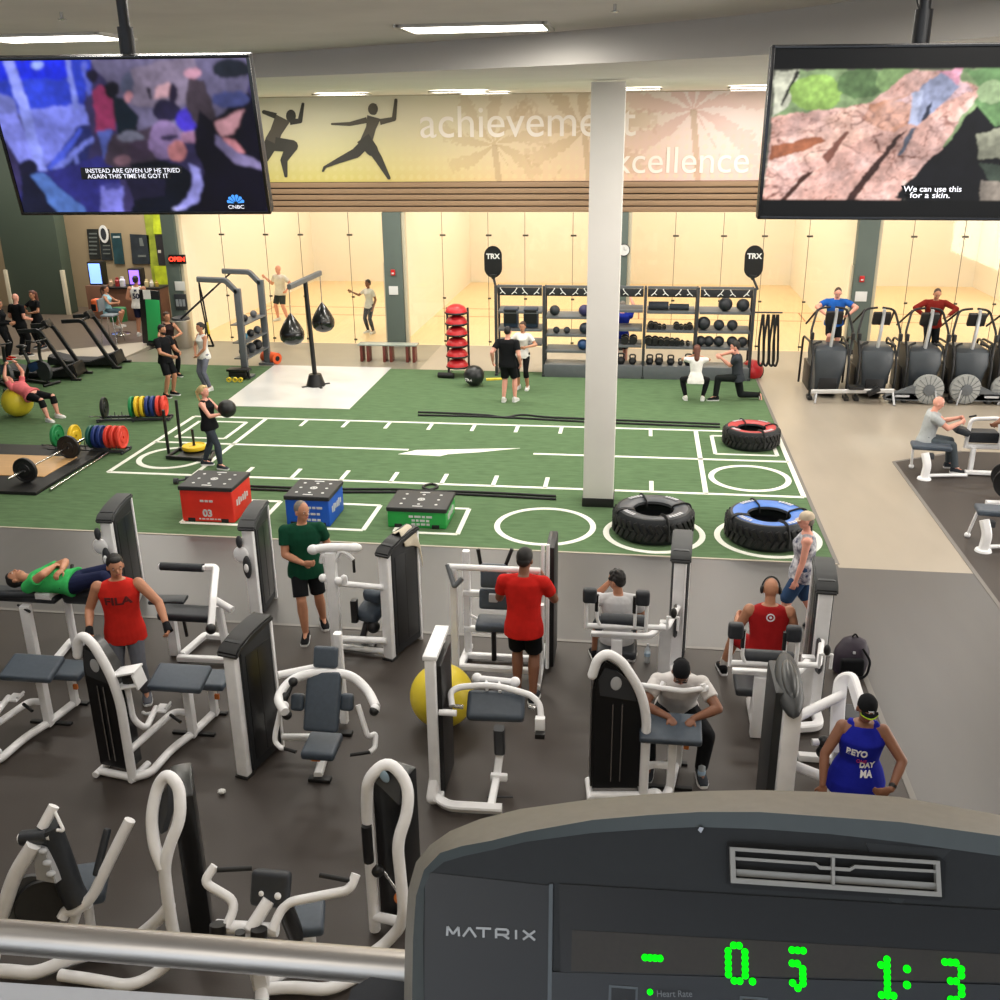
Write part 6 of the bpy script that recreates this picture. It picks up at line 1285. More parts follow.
# --- climbers (five in a row)
def climber(x, y):
    t = thing('climber', '', 'climber machine', (x, y, 0), 'stair climbers in a row')
    b = MB(mat('climber_body', (58, 64, 70), .45, var=.05, scale=8))
    b.loft([[(x-w, y0, z), (x-w*.8, y0-.05, z), (x+w*.8, y0-.05, z), (x+w, y0, z), (x+w, y1, z), (x-w, y1, z)] for w, y0, y1, z in ((.26, .12+y, y+.9, .10), (.29, y+.02, y+1.0, .5), (.34, y-.06, y+1.0, .86), (.35, y+.02, y+.9, 1.10), (.30, y+.14, y+.8, 1.17))], None); b.build('body', t)
    b = MB(BLACKP); b.box((x, y+.02, .40), (.40, .10, .56), rot=(-.14, 0, 0), bev=.02); b.build('front_grille', t)
    b = MB(BLACKP)
    for s in (-1, 1): b.box((x+s*.18, y+1.05, .62), (.22, .5, .06), bev=.015)
    b.box((x, y+1.1, .3), (.64, .9, .6), bev=.03); b.build('step_deck', t)
    b = MB(BLACKP)
    for s in (-1, 1):
        b.tube([(x+s*.40, y-.12, .06), (x+s*.40, y-.08, .9), (x+s*.36, y+.1, 1.22), (x+s*.2, y+.2, 1.26)], .028, fil=.12); b.tube([(x+s*.40, y-.06, 1.0), (x+s*.46, y+.1, 1.5), (x+s*.32, y+.34, 1.98), (x+s*.05, y+.3, 2.02)], .026, fil=.12)
        b.tube([(x+s*.32, y+.34, 1.95), (x+s*.42, y+1.1, 1.5)], .024, fil=0); b.tube([(x+s*.38, y+.1, 1.2), (x+s*.44, y+1.2, 1.2), (x+s*.44, y+1.3, .06)], .026, fil=.15); b.box((x+s*.44, y+.0, 1.42), (.08, .12, .16), bev=.02)
        b.box((x+s*.40, y-.12, .05), (.1, .3, .08), bev=.01)
    b.build('handrail', t)
    b = MB(mat('silver_arm', (196, 200, 204), .35, .5)); b.tube([(x, y+.12, 1.12), (x+.02, y+.08, 1.5), (x+.05, y+.12, 1.8), (x+.05, y+.1, 2.02)], .05, fil=.1, flat=(.09, .06)); b.build('console_arm', t)
    b = MB(BLACKP); b.box((x+.03, y+.2, 1.80), (.38, .10, .30), rot=(.35, 0, 0), bev=.03); b.build('console', t)
    return t
cx0 = F(826, 398); cp = climber(cx0.x, cx0.y); cp['label'] = 'dark grey stair climber, leftmost of the row, with the man in blue'
for k, px in enumerate((873, 919, 964, 1008)):
    q = F(px, 400); dup(cp, (q.x, cx0.y, 0), 0, ['second stair climber from the left, empty', 'third stair climber from the left, with the man in dark red', 'fourth stair climber from the left, behind a fan machine', 'stair climber cut by the right picture edge'][k])
# rower rail and fan machines before the climbers
t = thing('rowing_machine', 'long silver rail of a rowing machine lying before the climbers', 'rowing machine', F(855, 403)); y = F(855, 403).y
xa, xb = F(812, 405).x, F(893, 405).x; b = MB(mat('silver_rail', (206, 206, 206), .35, .4)); b.tube([(xa, y, .24), (xb, y, .30)], .04, fil=0, flat=(.07, .09)); b.build('rail', t)
b = MB(WHITE2); b.tube([(xa+.08, y-.16, .02), (xa+.12, y, .24), (xa+.08, y+.16, .02)], .02, fil=.02); b.tube([(xb, y-.2, .02), (xb-.02, y, .28), (xb, y+.2, .02)], .025, fil=.02); b.build('foot', t)
b = MB(BLACKP); b.box((xa+.95, y, .36), (.34, .26, .07), bev=.03); b.build('seat', t); b = MB(BLACKP); b.box((xb-.45, y-.1, .30), (.28, .12, .1), rot=(0, -.5, 0), bev=.02); b.box((xb-.45, y+.1, .30), (.28, .12, .1), rot=(0, -.5, 0), bev=.02); b.build('foot_plate', t)
for k, (px, s) in enumerate(((926, -1), (963, 1), (1004, 1))):
    q = F(px, 404); c = q+Vector((0, .0, .34)); t = thing('fan_rower', ['grey fan rowing machine, left of two facing fans', 'grey fan rowing machine, right of two facing fans', 'grey fan machine cut by the right picture edge'][k], 'rowing machine', q, 'fan rowing machines')
    b = MB(mat('fan_cage', (150, 152, 150), .5, var=.1, scale=30)); b.lathe([(0, -.09), (.20, -.11), (.32, -.07), (.335, 0), (.32, .07), (0, .09)], c, axis='Y', n=36)
    for a in range(16): b.box(c+Vector((.22*cos(a*pi/8), -.105, .22*sin(a*pi/8))), (.2, .012, .012), GREYM, Matrix.Rotation(-a*pi/8, 3, 'Y'), 0)
    b.build('fan_cage', t); b = MB(GREYM); b.lathe([(0, -.14), (.12, -.13), (.13, -.09), (0, -.09)], c, axis='Y', n=20); b.box(c+Vector((s*.55, 0, -.16)), (.75, .16, .2), bev=.03); b.prism([c+Vector((s*.2, -.08, .12)), c+Vector((s*.95, -.08, -.2)), c+Vector((s*.2, -.08, -.26))], (0, .16, 0)); b.build('housing', t)
    b = MB(WHITE2); b.tube([c+Vector((-s*.12, -.13, 0)), c+Vector((-s*.18, -.15, -.33))], .018, fil=0); b.box(c+Vector((s*.55, -.085, -.15)), (.3, .012, .05), bev=0); b.build('leg', t)

# ================================================================ LEFT: CARDIO AND CAFE
def xf(t, h): t.rotation_euler = (0, 0, h); return t
def treadmill(label, q, h):
    t = xf(thing('treadmill', label, 'treadmill', q, 'curved treadmills', world=False), h)
    b = MB(BLACKP); P = [(-1.75, -.33, .10), (-1.7, -.33, .34), (-1.2, -.33, .20), (-.6, -.33, .18), (-.2, -.33, .30), (.05, -.33, .40), (.12, -.33, .08)]
    b.prism(P, (0, .66, 0), bev=.02); b.build('deck', t)
    b = MB(mat('running_belt', (52, 52, 54), .8)); b.prism([(x, -.24, z+.01) for x, y, z in P[1:6]]+[(x, -.24, z-.03) for x, y, z in P[5:0:-1]], (0, .48, 0)); b.build('belt', t)
    for s in (-1, 1): b = MB(BLACKP); b.tube([(.08, s*.38, .03), (-.10, s*.38, .3), (-.62, s*.38, 1.28), (-1.15, s*.38, 1.26)], .045, fil=.12, flat=(.07, .10)); b.box((.1, s*.38, .03), (.25, .1, .06), bev=.01); b.build('side_rail', t)
    b = MB(BLACKP); b.tube([(-.62, -.38, 1.28), (-.52, 0, 1.36), (-.62, .38, 1.28)], .035, fil=.1); b.box((-.56, 0, 1.38), (.12, .34, .2), rot=(0, -.5, 0), bev=.02); b.build('console', t); return t
w = F(125, 361)-F(111, 370); hh = atan2(-w.x, w.y)
treadmill('black curved treadmill nearer the cafe tables, right one of two', (F(111, 370)+F(125, 361))/2, hh)
treadmill('black curved treadmill left of the other, beside the woman on the yellow ball', (F(84, 382)+F(98, 373))/2+Vector((-.35, 0, 0)), hh)
def bike(label, q, h):
    t = xf(thing('exercise_bike', label, 'exercise bike', q, 'exercise bikes', world=False), h); b = MB(BLACKP)
    b.tube([(0, -.6, .04), (0, .6, .04)], .04, fil=0, flat=(.08, .07)); b.tube([(-.25, -.58, .04), (.25, -.58, .04)], .035, fil=0); b.tube([(-.25, .58, .04), (.25, .58, .04)], .035, fil=0)
    b.tube([(0, -.35, .06), (0, -.12, .5), (0, -.28, .85)], .04, fil=.05); b.tube([(0, .45, .06), (0, .30, .7), (0, .36, 1.05)], .04, fil=.1); b.tube([(0, -.15, .45), (0, .35, .6)], .04, fil=0); b.build('frame', t)
    b = MB(DGREY); b.lathe([(0, -.05), (.24, -.04), (.25, 0), (.24, .04), (0, .05)], (0, .38, .34), axis='X', n=28); b.build('flywheel', t)
    b = MB(BLACKP); b.ell((0, -.3, .90), (.11, .15, .05)); b.build('saddle', t); b = MB(BLACKP); b.tube([(-.22, .15, 1.12), (-.2, .4, 1.1), (.2, .4, 1.1), (.22, .15, 1.12)], .02, fil=.06); b.build('handlebar', t)
    b = MB(mat('bike_blue', (40, 70, 120), .4)); b.box((.0, .05, .42), (.09, .4, .22), rot=(.3, 0, 0), bev=.04); b.build('drive_cover', t); return t
bike('dark exercise bike behind the yellow ball at the left edge', F(36, 383), -1.9); bike('dark exercise bike at the very left edge of the photo', F(5, 386), -2.2)
# green wall pier with cream corner guards
g0, g1 = F(16, 322), F(70, 319); gy = 32.0
x0, x1 = D(15, 322, gy).x, D(70, 319, gy).x
b = MB(mat('deep_green_wall', (66, 78, 66), .65, var=.03, scale=1)); b.box(((x0+x1)/2, gy+.3, 3.37), (x1-x0, .6, 6.72), bev=.005); pr_ = struct(b.build('wall_pier'))
b = MB(mat('cream_corner_guard', (205, 196, 172), .5))
for x in (x0, x1): b.box((x, gy, .75), (.12, .12, 1.5), bev=.006)
b.build('corner_guard', pr_)
WY = 33.57
def poster(pts, col, label, marks=(), name='poster', cat='poster', group='posters on the cafe wall', Y=WY):
    P = [D(px, py, Y) for px, py in pts]; c = sum(P, Vector((0, 0, 0)))/len(P); t = thing(name, label, cat, c, group)
    b = MB(mat('poster_%d_%d_%d' % col, col, .5, var=.35, scale=3)); b.prism(P, (0, -.03, 0)); b.build('sheet', t)
    for mpts, mc in marks: b = MB(mat('pm_%d_%d_%d' % mc, mc, .5)); b.prism([D(px, py, Y-.035) for px, py in mpts], (0, -.006, 0)); b.build('print', t)
    return t
G_ = (110, 116, 112)
poster([(87, 229), (98, 229), (101, 259), (90, 259)], (44, 46, 44), 'dark menu panel, leftmost on the cafe wall', [([(89, 233+k*4), (97, 233+k*4), (97, 234.4+k*4), (89, 234.4+k*4)], G_) for k in range(6)])
poster([(99, 229), (109, 229), (113, 260), (102, 260)], (40, 44, 46), 'dark menu panel behind the oval sign on the cafe wall', [([(103, 245+k*4), (110, 245+k*4), (110, 246.2+k*4), (103, 246.2+k*4)], G_) for k in range(3)])
poster([(111, 233), (121, 233), (125, 264), (115, 264)], (36, 66, 72), 'teal poster right of the menu panels', [([(113, 236), (120, 236), (120, 238), (113, 238)], (170, 180, 180))])
poster([(130, 234), (149, 235), (151, 264), (133, 264)], (42, 48, 54), 'large dark slate poster beside the lime panels', [([(139, 238), (142, 238), (144, 246), (140, 246)], G_), ([(138, 255), (146, 255), (146, 257), (138, 257)], G_)])
o_ = D(104, 234, WY-.05); t = thing('oval_sign', 'white oval sign with dark centre over the menu panels', 'sign', o_); b = MB(PAPER); b.prism([o_+Vector((.17*cos(a), 0, .30*sin(a))) for a in [2*pi*k/24 for k in range(24)]], (0, -.03, 0)); b.build('sign_plate', t)
b = MB(CHAR); b.prism([o_+Vector((.10*cos(a), -.035, .2*sin(a))) for a in [2*pi*k/24 for k in range(24)]], (0, -.01, 0)); b.build('print', t)
LIME = (172, 186, 40)
poster([(144, 213), (153, 213), (163, 289), (154, 289)], (140, 152, 48), 'tall muted lime stripe on the cafe wall', name='wall_panel', cat='wall panel', group='lime wall panels')
poster([(153, 205), (167, 205), (168, 234), (154, 234)], LIME, 'bright lime panel at the top, above the dark poster', name='wall_panel', cat='wall panel', group='lime wall panels', Y=WY-.04)
poster([(154, 266), (168, 266), (168, 287), (157, 287)], LIME, 'bright lime panel below the dark poster', name='wall_panel', cat='wall panel', group='lime wall panels', Y=WY-.04)
poster([(155, 235), (168, 235), (168, 265), (159, 265)], (38, 36, 38), 'dark poster between the two bright lime panels', [([(158, 250), (161, 250), (161, 253), (158, 253)], (190, 180, 170))], Y=WY-.05)
# counter, displays, stool, chair, stand, bin
c0 = D(128, 325, 31.2); WDC = mat('counter_wood', (120, 84, 66), .5, var=.1, scale=4)
xA, xB = D(112, 320, 31.2).x, D(165, 320, 31.2).x
t = thing('cafe_counter', 'brown cafe counter with dark top behind the man in the jersey', 'counter', ((xA+xB)/2, 31.2, 0)); b = MB(WDC); b.box(((xA+xB)/2, 31.4, .52), (xB-xA, .6, 1.04), bev=.01); b.build('body', t)
b = MB(BLACKP); b.box(((xA+xB)/2, 31.38, 1.07), (xB-xA+.1, .75, .05), bev=.01); b.build('worktop', t)
for (px, py, w_, h_, col, lab) in ((96, 277, .42, .75, (130, 170, 255), 'blue lit drinks cooler on the counter at the left'), (134, 272, .36, .55, (150, 110, 255), 'purple lit display beside the head of the man in the jersey')):
    p = D(px, py, 31.45); p.z = 1.095+h_/2 if px > 100 else p.z; t = thing('drink_cooler', lab, 'cooler', (p.x, 31.45, 1.095), 'lit coolers')
    if px < 100: p.z = 1.1+h_/2; b = MB(WDC); b.box((p.x, 31.6, .55), (.7, .6, 1.09), bev=.01); tag(seat_at(b.build('side_cabinet'), (p.x, 31.6, 0)), 'brown side cabinet under the blue lit cooler', 'cabinet')
    b = MB(BLACKP); b.box((p.x, 31.6, p.z), (w_+.08, .34, h_), bev=.02); b.build('case', t); b = MB(mat('lit_%d' % col[0], col, .4, emit=1.6)); b.box((p.x, 31.425, p.z), (w_-.02, .02, h_-.1), bev=.005); b.build('lit_front', t)
for k, (px, col, s_) in enumerate(((110, (200, 170, 140), .16), (118, (150, 40, 40), .2), (123, (220, 220, 225), .22), (147, (214, 196, 150), .17), (152, (225, 220, 210), .15), (157, (180, 150, 60), .14))):
    p = D(px, 286, 31.3); b = MB(mat('jar%d' % k, col, .4)); b.lathe([(0, 0), (s_*.4, 0), (s_*.42, s_*.9), (s_*.25, s_*1.1), (s_*.25, s_*1.4), (0, s_*1.4)], (max(p.x, xA+.1), 31.3, 1.095), n=14)
    one(b, 'container', (max(p.x, xA+.1), 31.3, 1.095), ['tan', 'dark red', 'white tall', 'beige', 'cream', 'mustard'][k]+' container standing on the cafe counter', 'container', 'containers on the counter')
p = F(121, 334); t = thing('bar_stool', 'round green bar stool with chrome pedestal by the counter', 'stool', p)
b = MB(mat('green_seat', (24, 112, 60), .45)); b.lathe([(0, .70), (.26, .70), (.27, .74), (.25, .80), (0, .82)], p, n=24); b.lathe([(.255, .40), (.26, .40), (.26, .70), (.255, .70)], p, n=24, close=True); b.build('seat', t)
b = MB(CHROME); b.cyl(p+Vector((0, 0, .02)), p+Vector((0, 0, .7)), .035); b.lathe([(0, 0), (.30, 0), (.29, .03), (.06, .08), (0, .08)], p, n=28); b.build('pedestal', t)
p = F(111, 343)+Vector((0, .15, 0)); t = thing('high_chair', 'pale metal high chair under the woman in light blue', 'chair', p)
b = MB(mat('chair_seat_grey', (120, 130, 138), .5)); b.box(p+Vector((0, 0, .80)), (.4, .4, .05), bev=.015); b.build('seat', t); b = MB(mat('chair_seat_grey', (120, 130, 138), .5)); b.box(p+Vector((-.22, 0, 1.1)), (.04, .38, .36), bev=.015); b.build('backrest', t)
for sx in (-1, 1):
    for sy in (-1, 1): b = MB(CHROME); b.tube([p+Vector((sx*.24, sy*.24, 0)), p+Vector((sx*.16, sy*.16, .79))], .016, fil=0); b.build('leg', t)
q = p+Vector((-.34, -.05, .93)); b = MB(mat('orange_bag', (214, 96, 44), .6, bump=.3)); b.box(q+Vector((0, 0, .17)), (.2, .3, .36), bev=.07, seg=4); b.box(q+Vector((-.0, -.16, .12)), (.14, .06, .2), BLKC, bev=.02); one(b, 'backpack', q, 'orange backpack hanging on the high chair', 'bag')
p = F(157, 345); t = thing('banner_stand', 'slim green sign stand with a black back at the cafe entrance', 'sign stand', p)
b = MB(mat('banner_green', (44, 168, 92), .5)); b.box(p+Vector((.0, 0, .72)), (.42, .04, 1.2), rot=(0, .06, 0), bev=.01); b.build('banner', t); b = MB(BLACKP); b.box(p+Vector((-.1, .07, .8)), (.6, .08, 1.56), rot=(0, .06, 0), bev=.01); b.box(p+Vector((0, .02, .05)), (.5, .3, .1), bev=.01); b.build('back_frame', t)
b = MB(PAPER); b.box(p+Vector((-.12, .02, 1.46)), (.22, .02, .26), bev=0); b.build('notice', t); 
p = F(184, 347); t = thing('trash_bin', 'round brushed steel trash bin at the foot of the first column', 'trash bin', p); b = MB(STEEL); b.lathe([(0, 0), (.26, 0), (.27, .02), (.27, .78), (.25, .80), (0, .80)], p, n=32); b.build('body', t)
b = MB(DGREY); b.lathe([(0, .80), (.26, .80), (.24, .86), (.12, .9), (0, .9)], p, n=32); b.build('lid', t)
t = thing('neon_sign', 'glowing red OPEN sign on the first column', 'sign', D(176, 259, 27.7)); p = D(176.5, 259.5, 27.7)
b = MB(BLACKP); b.box((p.x, 27.76, p.z), (.50, .06, .26), bev=.01); b.build('sign_case', t); text('OPEN', .17, mat('neon_red', (255, 60, 40), .4, emit=3), facing((p.x, 27.72, p.z)), t, 'sign_lettering', .004, bold=.004, sx=1.1)
def wallnote(px, py, w_, h_, lab, Y=27.81, m=PAPER, cat='notice'):
    p = D(px, py, Y); b = MB(m); b.box(p, (w_, .02, h_), bev=.003); one(b, 'wall_notice' if cat == 'notice' else 'brochure_holder', p, lab, cat)
wallnote(180, 286, .30, .26, 'white paper notice on the first column under the OPEN sign'); wallnote(393.5, 290.5, .26, .24, 'white paper notice on the column between the first two courts'); wallnote(861, 296.5, .30, .26, 'white paper notice on the right column behind the climbers')
p = D(181, 302, 27.8); t = thing('brochure_holder', 'dark brochure holder with slots on the first column', 'holder', p); b = MB(DGREY); b.box(p, (.36, .05, .46), bev=.01); b.build('back', t)
for k in (-1, 0, 1): b = MB(mat('leaflet', (150, 155, 160), .6)); b.box(p+Vector((k*.1, -.035, -.02)), (.07, .02, .2), bev=0); b.build('leaflet', t)
RED = mat('alarm_red', (200, 30, 28), .4)
for px, py, lab in ((393, 272.5, 'left'), (862, 279, 'right')):
    p = D(px, py, 27.80); t = thing('fire_alarm', 'small red fire alarm on the '+lab+' column', 'fire alarm', p); b = MB(RED); b.box(p, (.12, .05, .16), bev=.01); b.build('body', t); b = MB(PAPER); b.box(p+Vector((0, -.03, -.02)), (.06, .02, .04), bev=0); b.build('strobe', t)
p = D(624, 250, 27.80); t = thing('wall_clock', 'round white wall clock on the column just right of the pillar', 'clock', p); b = MB(DGREY); b.lathe([(.145, -.01), (.165, -.01), (.165, .02), (.145, .02)], p, axis='Y', close=True); b.build('rim', t); b = MB(PAPER); b.lathe([(0, -.005), (.147, -.005), (.147, .02), (0, .02)], p, axis='Y'); b.build('dial', t)
b = MB(BLACKP); b.box(p+Vector((0, -.012, .04)), (.008, .006, .09), bev=0); b.box(p+Vector((.03, -.012, 0)), (.07, .006, .008), bev=0); b.build('hands', t)

# ================================================================ RIGHT: BENCH GROUPS
def bench(label, pad, thick, thin, hh=.50):
    a = F(*thick); t = thing('flat_bench', label, 'bench', a, 'white benches at the right'); c = F(*pad, hh)
    b = MB(PAD); b.box(c, (.66, .34, .09), rot=(0, 0, -.12), bev=.04, seg=4); b.build('seat_pad', t)
    b = MB(WHITE); b.tube([a+Vector((0, 0, .02)), a+Vector((.03, .02, .25)), a+Vector((-.02, .10, hh-.05))], .055, fil=.08, flat=(.13, .12)); b.lathe([(0, 0), (.12, 0), (.11, .03), (0, .04)], a, n=20); b.build('leg', t)
    e = F(*thin); b = MB(WHITE); b.tube([e+Vector((0, 0, .03)), c+Vector((-.28, .08, -.04))], .022, fil=0); b.ell(e+Vector((0, 0, .035)), .045); b.build('leg', t)
    b = MB(WHITE); b.tube([a+Vector((.05, .05, .05)), a+Vector((.5, .12, .05)), a+Vector((.75, .14, .05))], .03, fil=0); b.box(a+Vector((.08, .15, .38)), (.14, .12, .1), DGREY, bev=.02); b.build('crossbar', t); return a
bench('white bench with slate pad on which the balding man sits', (931, 446), (924, 479), (911, 468), .50)
bench('white bench with slate pad cut by the right picture edge, nearer one', (1000, 511), (983, 551), (967, 537), .50)
t = thing('row_machine', 'white low frame machine in front of the balding man', 'exercise machine', F(972, 472))
y = 18.1
def RD_(px, py, Yd=0): return D(px, py, y+Yd)
b = MB(WHITE); b.tube([F(965, 472, .05), F(1010, 474, .05)], .035, fil=0, flat=(.09, .07)); b.tube([F(970, 470, .03), F(970, 470, .03)+Vector((0, 0, .42))], .04, fil=0, flat=(.08, .08))
g = F(970, 470); b.tube([g+Vector((-.12, 0, .45)), g+Vector((.75, 0, .45))], .035, fil=0, flat=(.07, .09)); b.tube([g+Vector((-.15, -.02, .42)), g+Vector((-.12, 0, .95)), g+Vector((.38, 0, .98)), g+Vector((.42, 0, .45))], .035, fil=.1); b.tube([g+Vector((.42, 0, .9)), g+Vector((.9, 0, .55))], .03, fil=0); b.build('frame', t)
b = MB(PADD); b.box(g+Vector((-.26, 0, .74)), (.26, .3, .12), rot=(0, .3, 0), bev=.04); b.build('chest_pad', t); grip(t, g+Vector((-.2, -.12, 1.02)), g+Vector((-.08, -.12, 1.05)))
b = MB(PADD); b.box(g+Vector((.14, .1, .62)), (.5, .3, .2), bev=.03); b.build('seat', t)
for k, (dx, rr) in enumerate(((.62, .2), (.80, .22))): b = MB(BLACKP); b.lathe([(0, -.03), (rr, -.03), (rr+.01, 0), (rr, .03), (0, .03)], g+Vector((dx, -.15+k*.1, .58)), axis=Matrix.Rotation(.4, 3, 'Z') @ Matrix.Rotation(1.4, 3, 'X')); b.build('weight_disc', t)
t = thing('plate_tree', 'black weight plates on a white stand at the right picture edge', 'weight rack', F(992, 506)); g = F(992, 506)
b = MB(WHITE); b.tube([g+Vector((-.1, 0, .05)), g+Vector((.7, 0, .05))], .05, fil=0, flat=(.1, .08)); b.tube([g+Vector((.2, 0, .05)), g+Vector((.2, 0, 1.0))], .04, fil=0); b.tube([g+Vector((.2, -.3, .45)), g+Vector((.2, .3, .45))], .025, fil=0); b.tube([g+Vector((.2, -.3, .85)), g+Vector((.2, .3, .85))], .025, fil=0); b.build('stand', t)
for k, (dx, dy, z, rr) in enumerate(((.16, -.18, .45, .26), (.2, -.26, .45, .2), (.16, -.14, .80, .18), (.22, .2, .45, .24))):
    c = g+Vector((dx, dy, z)); b = plate('p', c, Matrix.Rotation(-.5, 3, 'Z') @ Matrix.Rotation(pi/2, 3, 'X'), rr, pm('black'), .05); one(b, 'weight_plate', c, ['largest black plate on the white stand, lower peg, facing out', 'smaller black plate in front of the largest on the lower peg', 'black plate on the upper peg of the white stand', 'black plate on the rear of the white stand'][k], 'weight plate', 'black plates on the stand')

# ================================================================ SMALL THINGS ON THE FLOOR
q = F(848, 672); t = thing('gym_bag', 'dark purple backpack standing on the floor beside the tall shroud', 'bag', q)
PB = mat('purple_nylon', (30, 16, 36), .6, var=.15, scale=8, bump=.5)
b = MB(PB); b.loft([[q+Vector((w*cos(a)*(1.0)+ox, d*sin(a)+oy, z)) for a in [2*pi*k/20 for k in range(20)]] for z, w, d, ox, oy in ((.0, .14, .12, 0, 0), (.03, .18, .15, 0, 0), (.13, .20, .17, .01, .02), (.26, .19, .15, .03, .06), (.36, .13, .10, .05, .10), (.40, .05, .04, .05, .11))]); b.build('bag_body', t)
b = MB(BLKC); b.box(q+Vector((.0, -.15, .15)), (.26, .09, .2), rot=(-.1, 0, .1), bev=.035, seg=4); b.build('front_pocket', t)
b = MB(BLKC); b.tube([q+Vector((.12, -.04, .33)), q+Vector((.20, -.12, .22)), q+Vector((.17, -.16, .06)), q+Vector((.06, -.22, .03))], .014, fil=.05); b.tube([q+Vector((.02, .1, .39)), q+Vector((.05, .1, .45)), q+Vector((.09, .1, .39))], .01, fil=.03); b.build('strap', t); b = MB(WHITE2); b.box(q+Vector((.02, -.09, .30)), (.03, .012, .03), rot=(-.5, 0, 0), bev=.004); b.build('emblem', t)
BTL = bpy.data.materials.new('clear_bottle'); BTL.use_nodes = True; bb = BTL.node_tree.nodes['Principled BSDF']; bb.inputs['Base Color'].default_value = (.8, .87, .92, 1); bb.inputs['Roughness'].default_value = .12; bb.inputs['Alpha'].default_value = .45
for k, (px, py, lab) in enumerate(((701, 781, 'clear plastic water bottle on the floor beside the slumped man'), (647, 662, 'clear plastic water bottle on the floor by the man in light grey'))):
    q = F(px, py); t = thing('water_bottle', lab, 'water bottle', q); b = MB(BTL); b.lathe([(0, 0), (.034, 0), (.036, .02), (.035, .07), (.032, .10), (.036, .13), (.034, .17), (.013, .205), (.013, .22), (0, .22)], q, n=18); b.build('bottle', t); b = MB(WHITE2); b.cyl(q+Vector((0, 0, .22)), q+Vector((0, 0, .238)), .015); b.build('bottle_cap', t); b = MB(mat('bottle_label', (160, 186, 210), .5)); b.lathe([(.0368, .07), (.0368, .13)], q, n=18, close=False) if False else b.cyl(q+Vector((0, 0, .085)), q+Vector((0, 0, .125)), .0366); b.build('bottle_label', t)
q = F(222, 794); b = MB(PAPER); r_ = random.Random(3); b.ell(q+Vector((0, 0, .025)), (.035, .03, .025), u=12, v=8)
for v in b.bm.verts: v.co += Vector((r_.uniform(-.008, .008), r_.uniform(-.008, .008), r_.uniform(0, .008)))
one(b, 'crumpled_tissue', q, 'small crumpled white tissue on the dark rubber floor', 'tissue')

